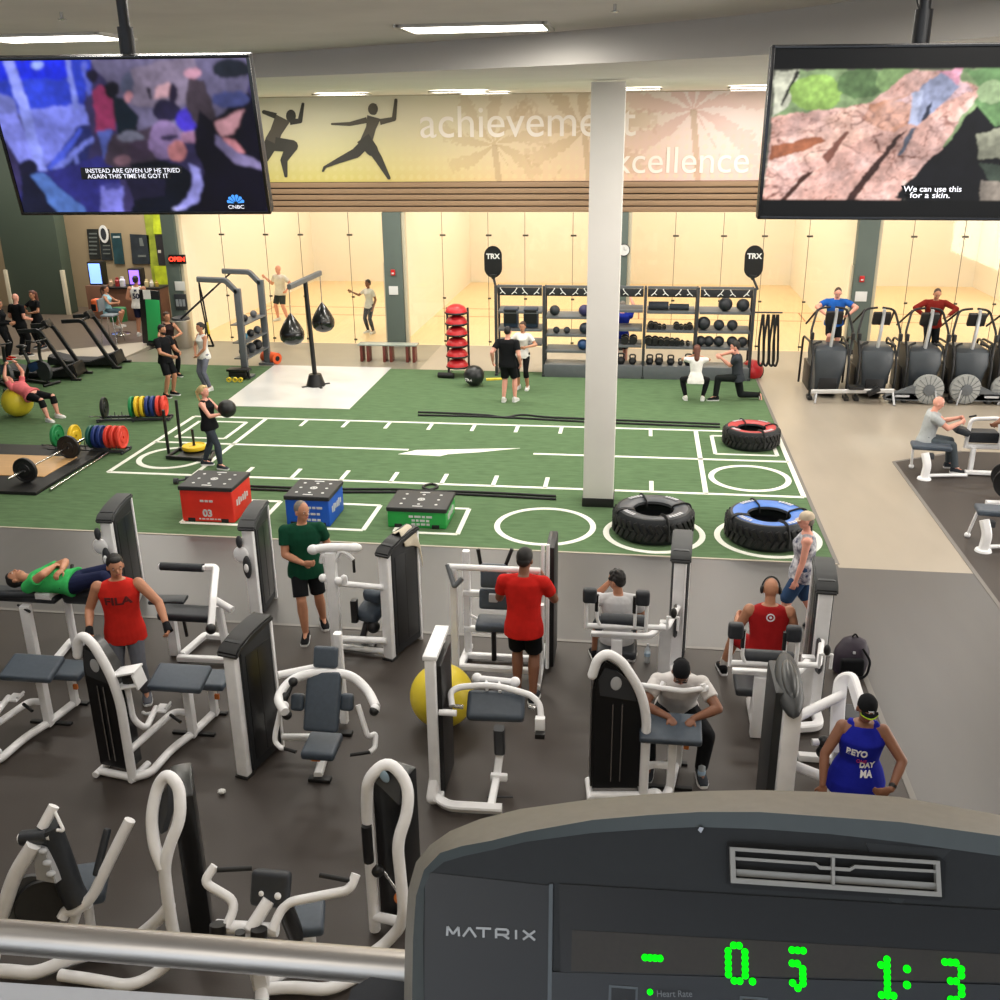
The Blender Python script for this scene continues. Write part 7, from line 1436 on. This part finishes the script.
# ================================================================ TELEVISIONS
def uvmap(tl, tr, br, bl):
    def f(x, y):
        v = (y-(tl[1]+tr[1])/2)/((bl[1]+br[1])/2-(tl[1]+tr[1])/2); xl = tl[0]+(bl[0]-tl[0])*v; xr = tr[0]+(br[0]-tr[0])*v
        return (x-xl)/(xr-xl), v
    return f
f1 = uvmap((-65, 25), (887, 20), (977, 582), (76, 582))
def E_(cx, cy, rx, ry, n=14): return [(cx+rx*cos(2*pi*k/n), cy+ry*sin(2*pi*k/n)) for k in range(n)]
SH1 = [([(-70, 20), (330, 20), (300, 200), (-30, 210)], (44, 62, 190)), ([(-70, 20), (120, 20), (260, 20), (240, 90), (-60, 90)], (30, 44, 215)), (E_(135, 42, 22, 14), (150, 170, 250)), ([(-40, 130), (40, 150), (60, 215), (-30, 200)], (110, 116, 190)),
  ([(90, 195), (300, 175), (320, 250), (150, 410), (110, 330)], (120, 128, 225)), ([(-30, 205), (50, 205), (150, 425), (70, 400), (0, 300)], (128, 134, 228)), ([(12, 20), (50, 20), (165, 425), (125, 430)], (140, 150, 240)), ([(232, 20), (252, 20), (285, 195), (266, 200)], (128, 140, 232)), ([(290, 30), (310, 30), (330, 140), (315, 150)], (90, 100, 200)),
  ([(160, 415), (275, 260), (320, 250), (330, 300), (300, 420)], (34, 40, 96)), ([(160, 410), (285, 262), (300, 268), (185, 425)], (70, 88, 210)), ([(180, 410), (330, 290), (335, 305), (200, 425)], (110, 120, 210)), ([(255, 340), (270, 335), (275, 390), (262, 400)], (110, 120, 210)), ([(165, 425), (420, 350), (440, 590), (60, 590), (60, 420)], (44, 44, 120)),
  ([(320, 20), (890, 20), (905, 300), (460, 300), (400, 120)], (98, 92, 122)), ([(560, 30), (700, 20), (720, 160), (600, 200), (480, 180), (470, 60)], (124, 112, 134)), ([(560, 115), (610, 105), (615, 150), (560, 165)], (205, 160, 170)), ([(530, 120), (545, 120), (550, 165), (540, 165)], (26, 20, 36)),
  (E_(457, 105, 22, 40), (80, 84, 110)), (E_(332, 78, 24, 26), (24, 20, 40)), ([(330, 135), (360, 112), (405, 120), (412, 270), (345, 280)], (140, 48, 88)), ([(350, 275), (402, 270), (400, 370), (368, 375)], (84, 98, 180)), (E_(405, 125, 30, 30), (20, 18, 30)), ([(410, 150), (445, 160), (505, 225), (495, 285), (425, 285), (405, 210)], (14, 26, 38)), (E_(462, 155, 14, 18), (190, 130, 140)),
  ([(400, 290), (560, 260), (570, 420), (420, 430), (370, 380)], (66, 54, 70)), (E_(470, 295, 50, 20), (110, 110, 130)), (E_(600, 205, 50, 42), (30, 26, 50)), (E_(625, 140, 18, 35), (34, 26, 48)), (E_(680, 235, 48, 45), (62, 48, 170)), ([(680, 90), (740, 100), (780, 240), (720, 270), (670, 200)], (62, 52, 62)), (E_(695, 75, 32, 18), (190, 140, 160)),
  (E_(505, 345, 45, 40), (60, 46, 66)), (E_(440, 385, 30, 20), (130, 96, 110)), (E_(680, 300, 40, 22), (150, 110, 140)), (E_(595, 310, 60, 72), (128, 106, 150)), (E_(640, 350, 34, 38), (186, 118, 122)), (E_(610, 300, 34, 10), (50, 40, 70)), ([(470, 400), (560, 380), (650, 400), (735, 470), (700, 590), (480, 590)], (10, 14, 26)),
  ([(762, 240), (900, 140), (980, 300), (980, 590), (700, 590), (745, 430), (700, 330), (720, 200)], (12, 10, 24)), (E_(835, 60, 70, 34), (30, 34, 44)), (E_(830, 165, 70, 30), (70, 76, 130)), ([(770, 250), (880, 200), (850, 290), (800, 300)], (205, 150, 160)), ([(800, 300), (850, 310), (890, 360), (830, 350)], (200, 130, 140)), ([(780, 290), (850, 350), (960, 400), (960, 420), (850, 400), (780, 330)], (120, 110, 150)),
  ([(685, 395), (725, 420), (742, 480), (715, 550), (640, 582), (625, 575), (680, 530), (700, 470)], (158, 156, 235)), ([(360, 480), (440, 480), (446, 585), (360, 585)], (112, 112, 196)), ([(375, 470), (430, 470), (430, 490), (375, 495)], (60, 60, 130)), (E_(93, 410, 40, 34), (22, 22, 46)), ([(100, 440), (150, 430), (200, 480), (300, 560), (310, 590), (190, 590)], (78, 110, 180)), ([(60, 430), (110, 450), (200, 590), (70, 590)], (20, 22, 44)), ([(450, 450), (600, 450), (600, 520), (480, 540)], (26, 24, 46))]
UV1 = [([f1(*p) for p in P], c) for P, c in SH1]
f2 = uvmap((245, 160), (1245, 146), (1190, 728), (188, 728))
SH2 = [([(240, 226), (1250, 220), (1250, 500), (230, 500)], (120, 140, 100)), ([(240, 226), (330, 226), (290, 340), (236, 380)], (190, 190, 170)), ([(318, 226), (330, 230), (262, 345), (258, 335)], (40, 40, 36)), (E_(380, 300, 90, 60), (130, 160, 84)), (E_(530, 270, 80, 50), (86, 110, 72)), (E_(640, 260, 60, 50), (120, 146, 96)),
  ([(234, 380), (560, 335), (700, 226), (780, 226), (930, 290), (830, 440), (700, 670), (190, 672)], (206, 162, 150)), ([(230, 470), (480, 350), (640, 330), (600, 420), (420, 520), (210, 560)], (218, 176, 160)), ([(560, 340), (700, 300), (690, 400), (640, 440), (540, 390)], (190, 136, 110)), ([(225, 480), (400, 445), (420, 460), (350, 490), (215, 530)], (150, 92, 66)), ([(640, 330), (840, 240), (900, 300), (760, 350)], (214, 180, 184)),
  ([(255, 665), (350, 575), (375, 570), (270, 672)], (70, 42, 34)), ([(480, 672), (560, 560), (660, 440), (690, 420), (590, 560), (510, 672)], (64, 40, 36)), ([(400, 520), (480, 430), (490, 436), (420, 540)], (120, 78, 66)), ([(650, 660), (760, 530), (820, 470), (930, 320), (1250, 300), (1250, 680), (700, 680)], (16, 16, 20)), ([(860, 226), (1250, 220), (1250, 330), (980, 420), (900, 330), (930, 290)], (96, 128, 84)), (E_(960, 300, 50, 40), (140, 160, 120)),
  ([(915, 440), (1010, 420), (1080, 520), (930, 530)], (150, 150, 130)), ([(930, 540), (1100, 560), (1000, 640)], (60, 70, 60)), ([(940, 600), (1100, 600), (1100, 676), (940, 676)], (130, 120, 110)), ([(770, 226), (862, 222), (850, 290), (830, 260)], (210, 150, 170)), ([(720, 290), (790, 232), (860, 280), (790, 350), (720, 410), (690, 400)], (150, 156, 184)), ([(700, 300), (735, 290), (720, 415), (692, 400)], (176, 182, 208)), ([(750, 350), (770, 330), (760, 380), (735, 400)], (50, 54, 70)), ([(700, 420), (716, 424), (668, 516), (655, 512)], (92, 96, 110)), ([(660, 515), (730, 515), (728, 522), (660, 522)], (110, 70, 56))]
UV2 = [([f2(*p) for p in P], c) for P, c in SH2]
def painter(S, base, nz, bars=None, crack=False):
    BB = [(min(p[0] for p in P), max(p[0] for p in P), min(p[1] for p in P), max(p[1] for p in P)) for P, c in S]
    def f(u, v):
        y = 1-v; x = u+(fbm(u*26, y*15)-.5)*.02; yy = y+(fbm(u*26+9, y*15+4)-.5)*.03
        c = base
        if bars and (y < bars[0] or y > bars[1]): return (3, 3, 3)
        for (P, col), q in zip(S, BB):
            if q[0] <= x <= q[1] and q[2] <= yy <= q[3] and inpoly(x, yy, P): c = col
        if crack and c[0] > 150 and c[0] > c[2]+20:
            r = abs(fbm(u*9-y*7+2, u*7+y*9)-.5); k0 = abs(fbm(u*22-y*16, u*14+y*20+5)-.5)
            if r < .02: c = mixc((92, 56, 48), c, r/.02)
            if k0 < .02: c = mixc((140, 92, 78), c, k0/.02)
            c = mixc(c, (226, 190, 184), (fbm(u*12+7, y*9)-.4)*1.6)
        k = (1+(fbm(u*60+3, y*34)-.5)*nz)*(.62+.76*fbm(u*7+1, y*5+2)+(.16 if crack else 0)); return tuple(max(0, min(255, a*k)) for a in c)
    return f
def tv(label, C_, ya, pi_, ro, w, h, S, base, nz, bars, pole_top):
    R_ = Matrix.Rotation(ya, 3, 'Z') @ Matrix.Rotation(pi_, 3, 'X') @ Matrix.Rotation(ro, 3, 'Y'); C_ = Vector(C_)
    t = thing('television', label, 'television', C_, 'televisions hung from the ceiling'); M_ = frame(C_, R_ @ V((1, 0, 0)), R_ @ V((0, 0, 1))); P = lambda x, y, z=0: M_ @ V((x, y, z))
    b = MB(BLACKP); b.box(P(0, 0, -.03), (w, .055, h), rot=R_, bev=.008); b.box(P(0, -.05, -.07), (w*.6, .06, h*.6), rot=R_, bev=.02); cs_ = b.build('case', t)
    bz = .013; b = MB(mat('bezel_gloss', (10, 10, 11), .25))
    for sx in (-1, 1): b.box(P(sx*(w/2-bz/2), 0, .001), (bz, .012, h), rot=R_, bev=.002)
    for sy in (-1, 1): b.box(P(0, sy*(h/2-bz/2), .001), (w, .012, bz), rot=R_, bev=.002)
    b.build('bezel', cs_)
    W_, H_ = w-2*bz, h-2*bz
    sc = paint_grid('screen', 300, 170, painter(S, base, nz, bars, bars is not None), lambda u, v: P((u-.5)*W_, (v-.5)*H_, .0), vcol('tv_picture_'+('a' if C_.x < 0 else 'b'), .4, 1.05), t, blur=4 if C_.x < 0 else 1)
    b = MB(BLACKP); tp = Vector(pole_top); b.cyl(P(0, 0, -.12), (tp.x, tp.y+.0, P(0, h/2, -.1).z-.1), .03); b.cyl((tp.x, tp.y, P(0, h/2, -.1).z-.12), tp, .022, n=16); b.cyl((tp.x, tp.y, P(0, h/2, -.1).z-.05), (tp.x, tp.y, P(0, h/2, 0).z+.12), .032, n=16); b.cyl(tp-Vector((0, 0, .02)), tp, .08); b.build('ceiling_pole', t)
    b = MB(BLACKP); b.box(P(0, 0, -.11), (.4, .05, .35), rot=R_, bev=.01); b.build('wall_bracket', t)
    return t, M_, W_, H_
tp = D(122, 5, 4.32); t, M_, W_, H_ = tv('large television at the upper left showing a crowded blue lit scene', (-2.144, 4.216, 5.868), .086, .204, .002, 1.11, .64, UV1, (52, 46, 86), .35, None, (tp.x, tp.y, HIZ))
CW = mat('caption_white', (235, 235, 245), .5, emit=1); 
def onscreen(f, x, y): u, v = f(x, y); return Vector(((u-.5)*W_, (.5-v)*H_, .002))
b = MB(mat('caption_black', (6, 6, 12), .5)); b.prism([M_ @ (onscreen(f1, *p)-Vector((0, 0, .0015))) for p in ((285, 410), (660, 410), (660, 434), (618, 434), (618, 456), (290, 456))], (0, 0, .0005)); 
b.build('caption_band', t)
def caption(s, f, x0, x1, y, hgt, sh=0):
    o = text(s, 1, CW, Matrix.Identity(4), None, 'caption_text', .0, 'LEFT', .004); vs = o.data.vertices; mx_ = max(v.co.x for v in vs); mn = min(v.co.x for v in vs); a = onscreen(f, x0, y); c = onscreen(f, x1, y); s_ = (c.x-a.x)/(mx_-mn)
    o.data.transform(M_ @ Matrix.Translation(a+Vector((-mn*s_, 0, .001))) @ Matrix.Diagonal((s_, hgt, 1, 1)) @ Matrix.Shear('XY', 4, (sh, 0)) if sh else M_ @ Matrix.Translation(a+Vector((-mn*s_, 0, .001))) @ Matrix.Diagonal((s_, hgt, 1, 1)))
    o.data.transform(Matrix.Translation(-Vector(t['_o']))); o.parent = [q for q in bpy.data.objects if q.parent == t and q.name.startswith('screen')][0]; return o
caption('INSTEAD ARE GIVEN UP HE TRIED', f1, 306, 652, 423, .026); caption('AGAIN THIS TIME HE GOT IT', f1, 312, 610, 444, .026)
NB = mat('logo_blue', (70, 150, 240), .5, emit=1); b = MB(NB)
for k in range(6):
    a = radians(18+k*29); c = onscreen(f1, 860, 552)
    b.prism([M_ @ (c+Vector((cos(a+d_)*r_*.036, sin(a+d_)*r_*.036, .002))) for r_, d_ in ((.25, -.1), (1, -.2), (1.12, 0), (1, .2), (.25, .1))], M_.to_3x3() @ V((0, 0, .0006)))
b.build('channel_logo', t); caption('CNBC', f1, 832, 890, 566, .022)
tp = D(925, 5, 4.25); t, M_, W_, H_ = tv('large television at the upper right showing pink rocks and a work glove', (1.005, 4.165, 5.855), .03, 0.0, .008, 1.115, .622, UV2, (90, 90, 80), .45, (.118, .898), (tp.x, tp.y, HIZ))
b = MB(mat('caption_black', (6, 6, 12), .5)); b.prism([M_ @ (onscreen(f2, *p)-Vector((0, 0, .0015))) for p in ((672, 618), (880, 618), (880, 640), (850, 640), (846, 664), (690, 664))], V((0, 0, .0005))); b.build('caption_band', t)
caption('We can use this', f2, 680, 876, 630, .030); caption('for a skin.', f2, 702, 838, 652, .030)
b = MB(BLACKP); pc = (tp.x-.03, tp.y-.01); b.tube([(pc[0]-.01, pc[1], HIZ-.01), (pc[0]-.035, pc[1], 6.45), (pc[0]-.0, pc[1], 6.3), (pc[0]+.03, pc[1]-.02, 6.24)], .003, fil=.05, n=6); b.build('cable', t)

# ================================================================ THE TREADMILL IN FRONT OF THE VIEWER
NK = V((0, -.80, .60)); PK = V((0, 0, EYE))+ray(700, 900)*.70
def K_(px, py, off=0): d = ray(px, py); p0 = PK+NK*off; tt = (p0-V((0, 0, EYE))).dot(NK)/d.dot(NK); return V((0, 0, EYE))+d*tt
root = thing('treadmill', 'treadmill with black console and glowing green display filling the foreground', 'treadmill', (PK.x+.1, PK.y-.6, 4.1))
CON = mat('console_black', (20, 22, 22), .65, var=.12, scale=120); GRN = mat('console_grey_green', (58, 63, 60), .45, var=.05, scale=60); TAUPE = mat('console_taupe', (128, 122, 110), .5, var=.06, scale=90)
O_ = [(404, 1120), (404, 1000), (405, 940), (408, 890), (416, 862), (430, 845), (450, 831), (480, 819), (520, 809), (592, 799), (650, 794), (700, 791), (760, 790), (830, 792), (900, 797), (1000, 815), (1100, 836), (1180, 872), (1210, 930), (1222, 1120)]
M2 = [(411, 1120), (412, 1000), (413, 940), (416, 896), (424, 870), (440, 853), (462, 846), (490, 841), (525, 832), (592, 820), (650, 815), (700, 812), (760, 812), (830, 817), (900, 822), (1000, 836), (1094, 856), (1170, 887), (1198, 936), (1210, 1120)]
I_ = [(424, 1120), (424, 1000), (423, 935), (425, 888), (432, 872), (444, 862), (464, 856), (492, 850), (525, 842), (592, 833), (650, 829), (700, 827), (760, 829), (830, 834), (900, 842), (1000, 856), (1088, 873), (1162, 897), (1188, 940), (1198, 1120)]
def ringsurf(A, oa, B, ob, m, name):
    b = MB(m); va = [b.bm.verts.new(K_(*p, oa)) for p in A]; vb = [b.bm.verts.new(K_(*p, ob)) for p in B]; fs = [b.bm.faces.new((va[i], va[i+1], vb[i+1], vb[i])) for i in range(len(A)-1)]; b._fin(m, fs); return b
def K2(P, off, shrink=0): return [K_(*p, off) for p in P]
b = MB(TAUPE); b.loft([K2(O_, -.10), K2(O_, -.045), K2(M2, 0)], TAUPE, caps=False)
bk = [V(p)+V((0, -.03, 0)) for p in K2(M2, -.13)]; b.loft([K2(O_, -.10), bk], TAUPE, caps=False); b.bm.faces.new([b.bm.verts.new(p) for p in bk]); b._fin(TAUPE, b.bm.faces); b.build('hood', root)
b = MB(GRN); b.loft([K2(M2, 0.0), K2(I_, -.004)], GRN, caps=False); b.build('bezel_ring', root)
b = MB(CON); b.prism(K2(I_, -.004), NK*-.02); b.build('console_face', root)
def kq(pts, off, th, m, name, bev=0, par=None): b = MB(m); b.prism([K_(*p, off) for p in pts], NK*-th, m, bev); return b.build(name, par or root)
DK = mat('console_deep_black', (12, 13, 13), .35); LINE = mat('console_line', (78, 84, 86), .45)
kq([(425, 872), (552, 886), (548, 1120), (424, 1120)], -.0032, .002, mat('console_panel', (22, 23, 24), .45), 'left_panel')
kq([(549, 884), (553, 884), (550, 1120), (546, 1120)], -.0022, .003, LINE, 'panel_line')
kq([(559, 884), (1250, 925), (1250, 990), (560, 972)], -.0026, .003, DK, 'display_window')
kq([(572, 930), (1000, 954), (1250, 968), (1250, 989), (571, 971)], -.0020, .002, mat('led_board', (44, 38, 30), .6, var=.1, scale=300), 'led_board')
kq([(552, 972), (1250, 992), (1250, 1120), (549, 1120)], -.0022, .003, mat('console_lower', (32, 34, 36), .45), 'lower_panel')
kq([(700, 827), (704, 828), (701, 833), (698, 830)], -.001, .003, WHITE2, 'marker')
# crease patch beside the vent, lighter grey than the console face
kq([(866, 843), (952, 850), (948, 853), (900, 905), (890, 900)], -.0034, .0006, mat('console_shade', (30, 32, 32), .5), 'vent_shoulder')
# vent
VT = mat('vent_grey', (150, 146, 138), .45, var=.04, scale=80); kq([(727, 843), (733, 842), (940, 857), (946, 862), (945, 898), (940, 901), (733, 888), (727, 884)], -.0025, .004, mat('vent_dark', (4, 4, 4), .7), 'vent_recess')
b = MB(VT)
fr_o = [(730, 847), (940, 861), (942, 897), (731, 883)]; fr_i = [(735, 851), (936, 864.5), (937, 892), (736, 878)]
for i in range(4):
    j = (i+1) % 4; b.prism([K_(*fr_o[i], .004), K_(*fr_o[j], .004), K_(*fr_i[j], .004), K_(*fr_i[i], .004)], NK*-.006)
for (a, c, w_, lo, hi) in ((859, 872, 2.2, 735, 936),):
    b.prism([K_(735, 857, .003), K_(816, 862.5, .003), K_(820, 866, .003), K_(850, 868, .003), K_(855, 865, .003), K_(936, 870, .003), K_(936, 873, .003), K_(855, 868.5, .003), K_(850, 871.5, .003), K_(820, 869.5, .003), K_(816, 865.5, .003), K_(735, 860, .003)], NK*-.005)
b.prism([K_(735, 869, .003), K_(936, 883, .003), K_(936, 890, -.001), K_(735, 876, -.001)], NK*-.004)
b.prism([K_(832, 856, .004), K_(835, 856, .004), K_(835, 886, .004), K_(832, 886, .004)], NK*-.005); b.build('air_vent', root)
# lettering
def ktext(s, x0, x1, y, hpx, m, name='console_lettering', slope=.0, sx=1, bold=0, spacing=1):
    a, c = K_(x0, y-(x1-x0)*0), K_(x1, y+slope*(x1-x0)); o = text(s, 1, m, Matrix.Identity(4), None, name, .0, 'LEFT', bold, spacing); vs = o.data.vertices; mn, mx_ = min(v.co.x for v in vs), max(v.co.x for v in vs); w_ = (c-a).length; s_ = w_/(mx_-mn)
    hh_ = (K_(x0, y-hpx/2)-K_(x0, y+hpx/2)).length; yn, yx = min(v.co.y for v in vs), max(v.co.y for v in vs); X_ = (c-a).normalized(); Y_ = NK.cross(X_)
    M4 = Matrix.Translation(a+NK*.0008) @ Matrix((X_, Y_, NK)).transposed().to_4x4() @ Matrix.Diagonal((s_, hh_/(yx-yn), 1, 1)) @ Matrix.Translation((-mn, -(yn+yx)/2, 0))
    o.data.transform(M4); o.data.transform(Matrix.Translation(-Vector(root['_o']))); o.parent = root; return o
SIL = mat('silver_letter', (170, 170, 168), .4)
# MATRIX in straight strokes, the A without its bar
b = MB(SIL)
def stroke(p, q, w_=1.1):
    dx, dy = q[0]-p[0], q[1]-p[1]; l = sqrt(dx*dx+dy*dy); nx, ny = -dy/l*w_, dx/l*w_; b.prism([K_(p[0]+nx, p[1]+ny, -.0022), K_(q[0]+nx, q[1]+ny, -.0022), K_(q[0]-nx, q[1]-ny, -.0022), K_(p[0]-nx, p[1]-ny, -.0022)], NK*-.0012)
def L_(x, k): return (x, 0)
def gy(x, v): return 926.5+(x-447)*.052+v*9.2-.0
def st(x1, v1, x2, v2): stroke((x1, gy(x1, v1)), (x2, gy(x2, v2)))
st(447, 1, 447.6, 0); st(447.6, 0, 453, .8); st(453, .8, 458.5, 0); st(458.5, 0, 459, 1)
st(463, 1, 469.5, 0); st(469.5, 0, 476, 1)
st(476, 0, 491, 0); st(483.5, 0, 483.5, 1)
st(496, 1, 496, 0); st(496, 0, 507, 0); st(507, 0, 508.5, .3); st(508.5, .3, 507, .6); st(507, .6, 497, .6); st(503, .6, 509, 1)
st(516, 0, 516, 1); st(523, 0, 535, 1); st(535, 0, 523, 1); b.build('console_lettering', root)
# dot matrix digits
LEDM = mat('green_led', (10, 250, 20), .6, emit=1.15, spec=0)
def dots(name, rows, x0, y0, dx, dy, r=3.7, slope=.06):
    b = MB(LEDM)
    for j, row in enumerate(rows):
        for i, ch in enumerate(row):
            if ch == '#':
                c = K_(x0+i*dx+j*.1, y0+j*dy+i*dx*slope, -.0012); rr = r*.00066; b.lathe([(0, 0), (rr, 0), (rr*.6, rr*.4), (0, rr*.5)], c, axis=Matrix((V((1, 0, 0)), NK.cross(V((1, 0, 0))), NK)).transposed(), n=10)
    return b.build(name, root)
dots('led_character', ['####'], 645, 957.5, 5, 5); 
dots('led_character', [' ## ', '#  #', '#  #', '#  #', '#  #', '#  #', ' ## '], 728, 945, 5.6, 5.9); dots('led_character', ['#'], 752.5, 981.5, 5, 5, 3.8)
dots('led_character', ['###'], 792, 950, 5.6, 5.4); dots('led_character', [' ## ', '   #', '   #', '   #', ' # #', '  # '][0:6], 787, 963, 5.2, 4.9)
dots('led_character', [' # ', '## ', ' # ', ' # ', ' # ', ' # ', '###'], 881, 959, 6, 6.0); dots('led_character', ['#'], 907, 969, 5, 5, 4); dots('led_character', ['#'], 907, 985, 5, 5, 4)
dots('led_character', ['###', '   #', '   #', ' ## ', '   #', '   #', ' ## '][0:7], 945, 962, 5.4, 6.2)
dots('led_character', ['#'], 650, 992, 5, 5, 3.2); dots('led_character', ['#'], 790, 1004, 5, 5, 3)
bf = kq([(609, 985), (638, 987), (637, 1012), (608, 1010)], -.0016, .002, LINE, 'button_frame'); kq([(611.5, 988), (635.5, 990), (635, 1010), (611, 1008)], -.0010, .002, DK, 'button', par=bf)
bf = kq([(740, 996), (768, 998), (768, 1020), (739, 1018)], -.0016, .002, LINE, 'button_frame'); kq([(742.5, 999), (765.5, 1001), (765, 1018), (742, 1016)], -.0010, .002, DK, 'button', par=bf)
ktext('Heart Rate', 657, 692, 993.5, 6.5, mat('grey_letter', (110, 112, 112), .5))
# body of the treadmill below the console (out of the frame, on the mezzanine floor)
xm_ = K_(810, 1100).x; ym_ = K_(810, 1120, -.06); kb = ym_
b = MB(DGREY)
for s in (-1, 1): b.tube([(xm_+s*.30, kb.y+.02, kb.z+.02), (xm_+s*.34, kb.y+.12, 4.6), (xm_+s*.36, kb.y+.16, 4.28)], .035, fil=.1, flat=(.08, .07))
b.build('upright', root)
b = MB(BLACKP); b.box((xm_, -.55, 4.19), (.86, 1.9, .18), bev=.03); b.build('deck', root); b = MB(mat('running_belt', (30, 30, 32), .8)); b.box((xm_, -.65, 4.286), (.52, 1.6, .012), bev=0); b.build('belt', root)

# parts that came out as separate pieces become parts of their own
def islands(me):
    n = len(me.vertices); par = list(range(n))
    def fd(a):
        while par[a] != a: par[a] = par[par[a]]; a = par[a]
        return a
    for e in me.edges:
        a, b = fd(e.vertices[0]), fd(e.vertices[1])
        if a != b: par[a] = b
    G = {}
    for v in me.vertices: G.setdefault(fd(v.index), []).append(v.index)
    isl = []
    for vs in G.values():
        c = [me.vertices[i].co for i in vs]; isl.append([[min(p[k] for p in c)-.012 for k in range(3)], [max(p[k] for p in c)+.012 for k in range(3)], set(vs)])
    cl = []
    for it in isl:
        hit = [c for c in cl if any(all(o[0][k] <= it[1][k] and it[0][k] <= o[1][k] for k in range(3)) for o in c)]
        new = [it]
        for c in hit: new += c; cl.remove(c)
        cl.append(new)
    return [set().union(*[o[2] for o in c]) for c in cl]
for base in ('lever_arm', 'pivot_cover', 'pivot_cap', 'seat_post', 'upright', 'frame', 'hand_grip', 'floor_foot', 'handrail', 'guide_rod'):
    done = {}
    for o in [q for q in bpy.data.objects if q.type == 'MESH' and q.name.split('.')[0] == base and q.parent is not None]:
        me = o.data
        if me not in done:
            cs = islands(me); done[me] = None
            if 1 < len(cs) < 9:
                out = []
                for c in cs:
                    b = bmesh.new(); b.from_mesh(me); b.verts.ensure_lookup_table(); bmesh.ops.delete(b, geom=[v for v in b.verts if v.index not in c], context='VERTS'); m2 = bpy.data.meshes.new(me.name); b.to_mesh(m2); b.free()
                    for q in me.materials: m2.materials.append(q)
                    m2.set_sharp_from_angle(angle=radians(38)); out.append(m2)
                done[me] = out
        if done[me]:
            out = done[me]; o.data = out[0]
            for m2 in out[1:]: c = o.copy(); c.data = m2; COL.objects.link(c); c.parent = o.parent
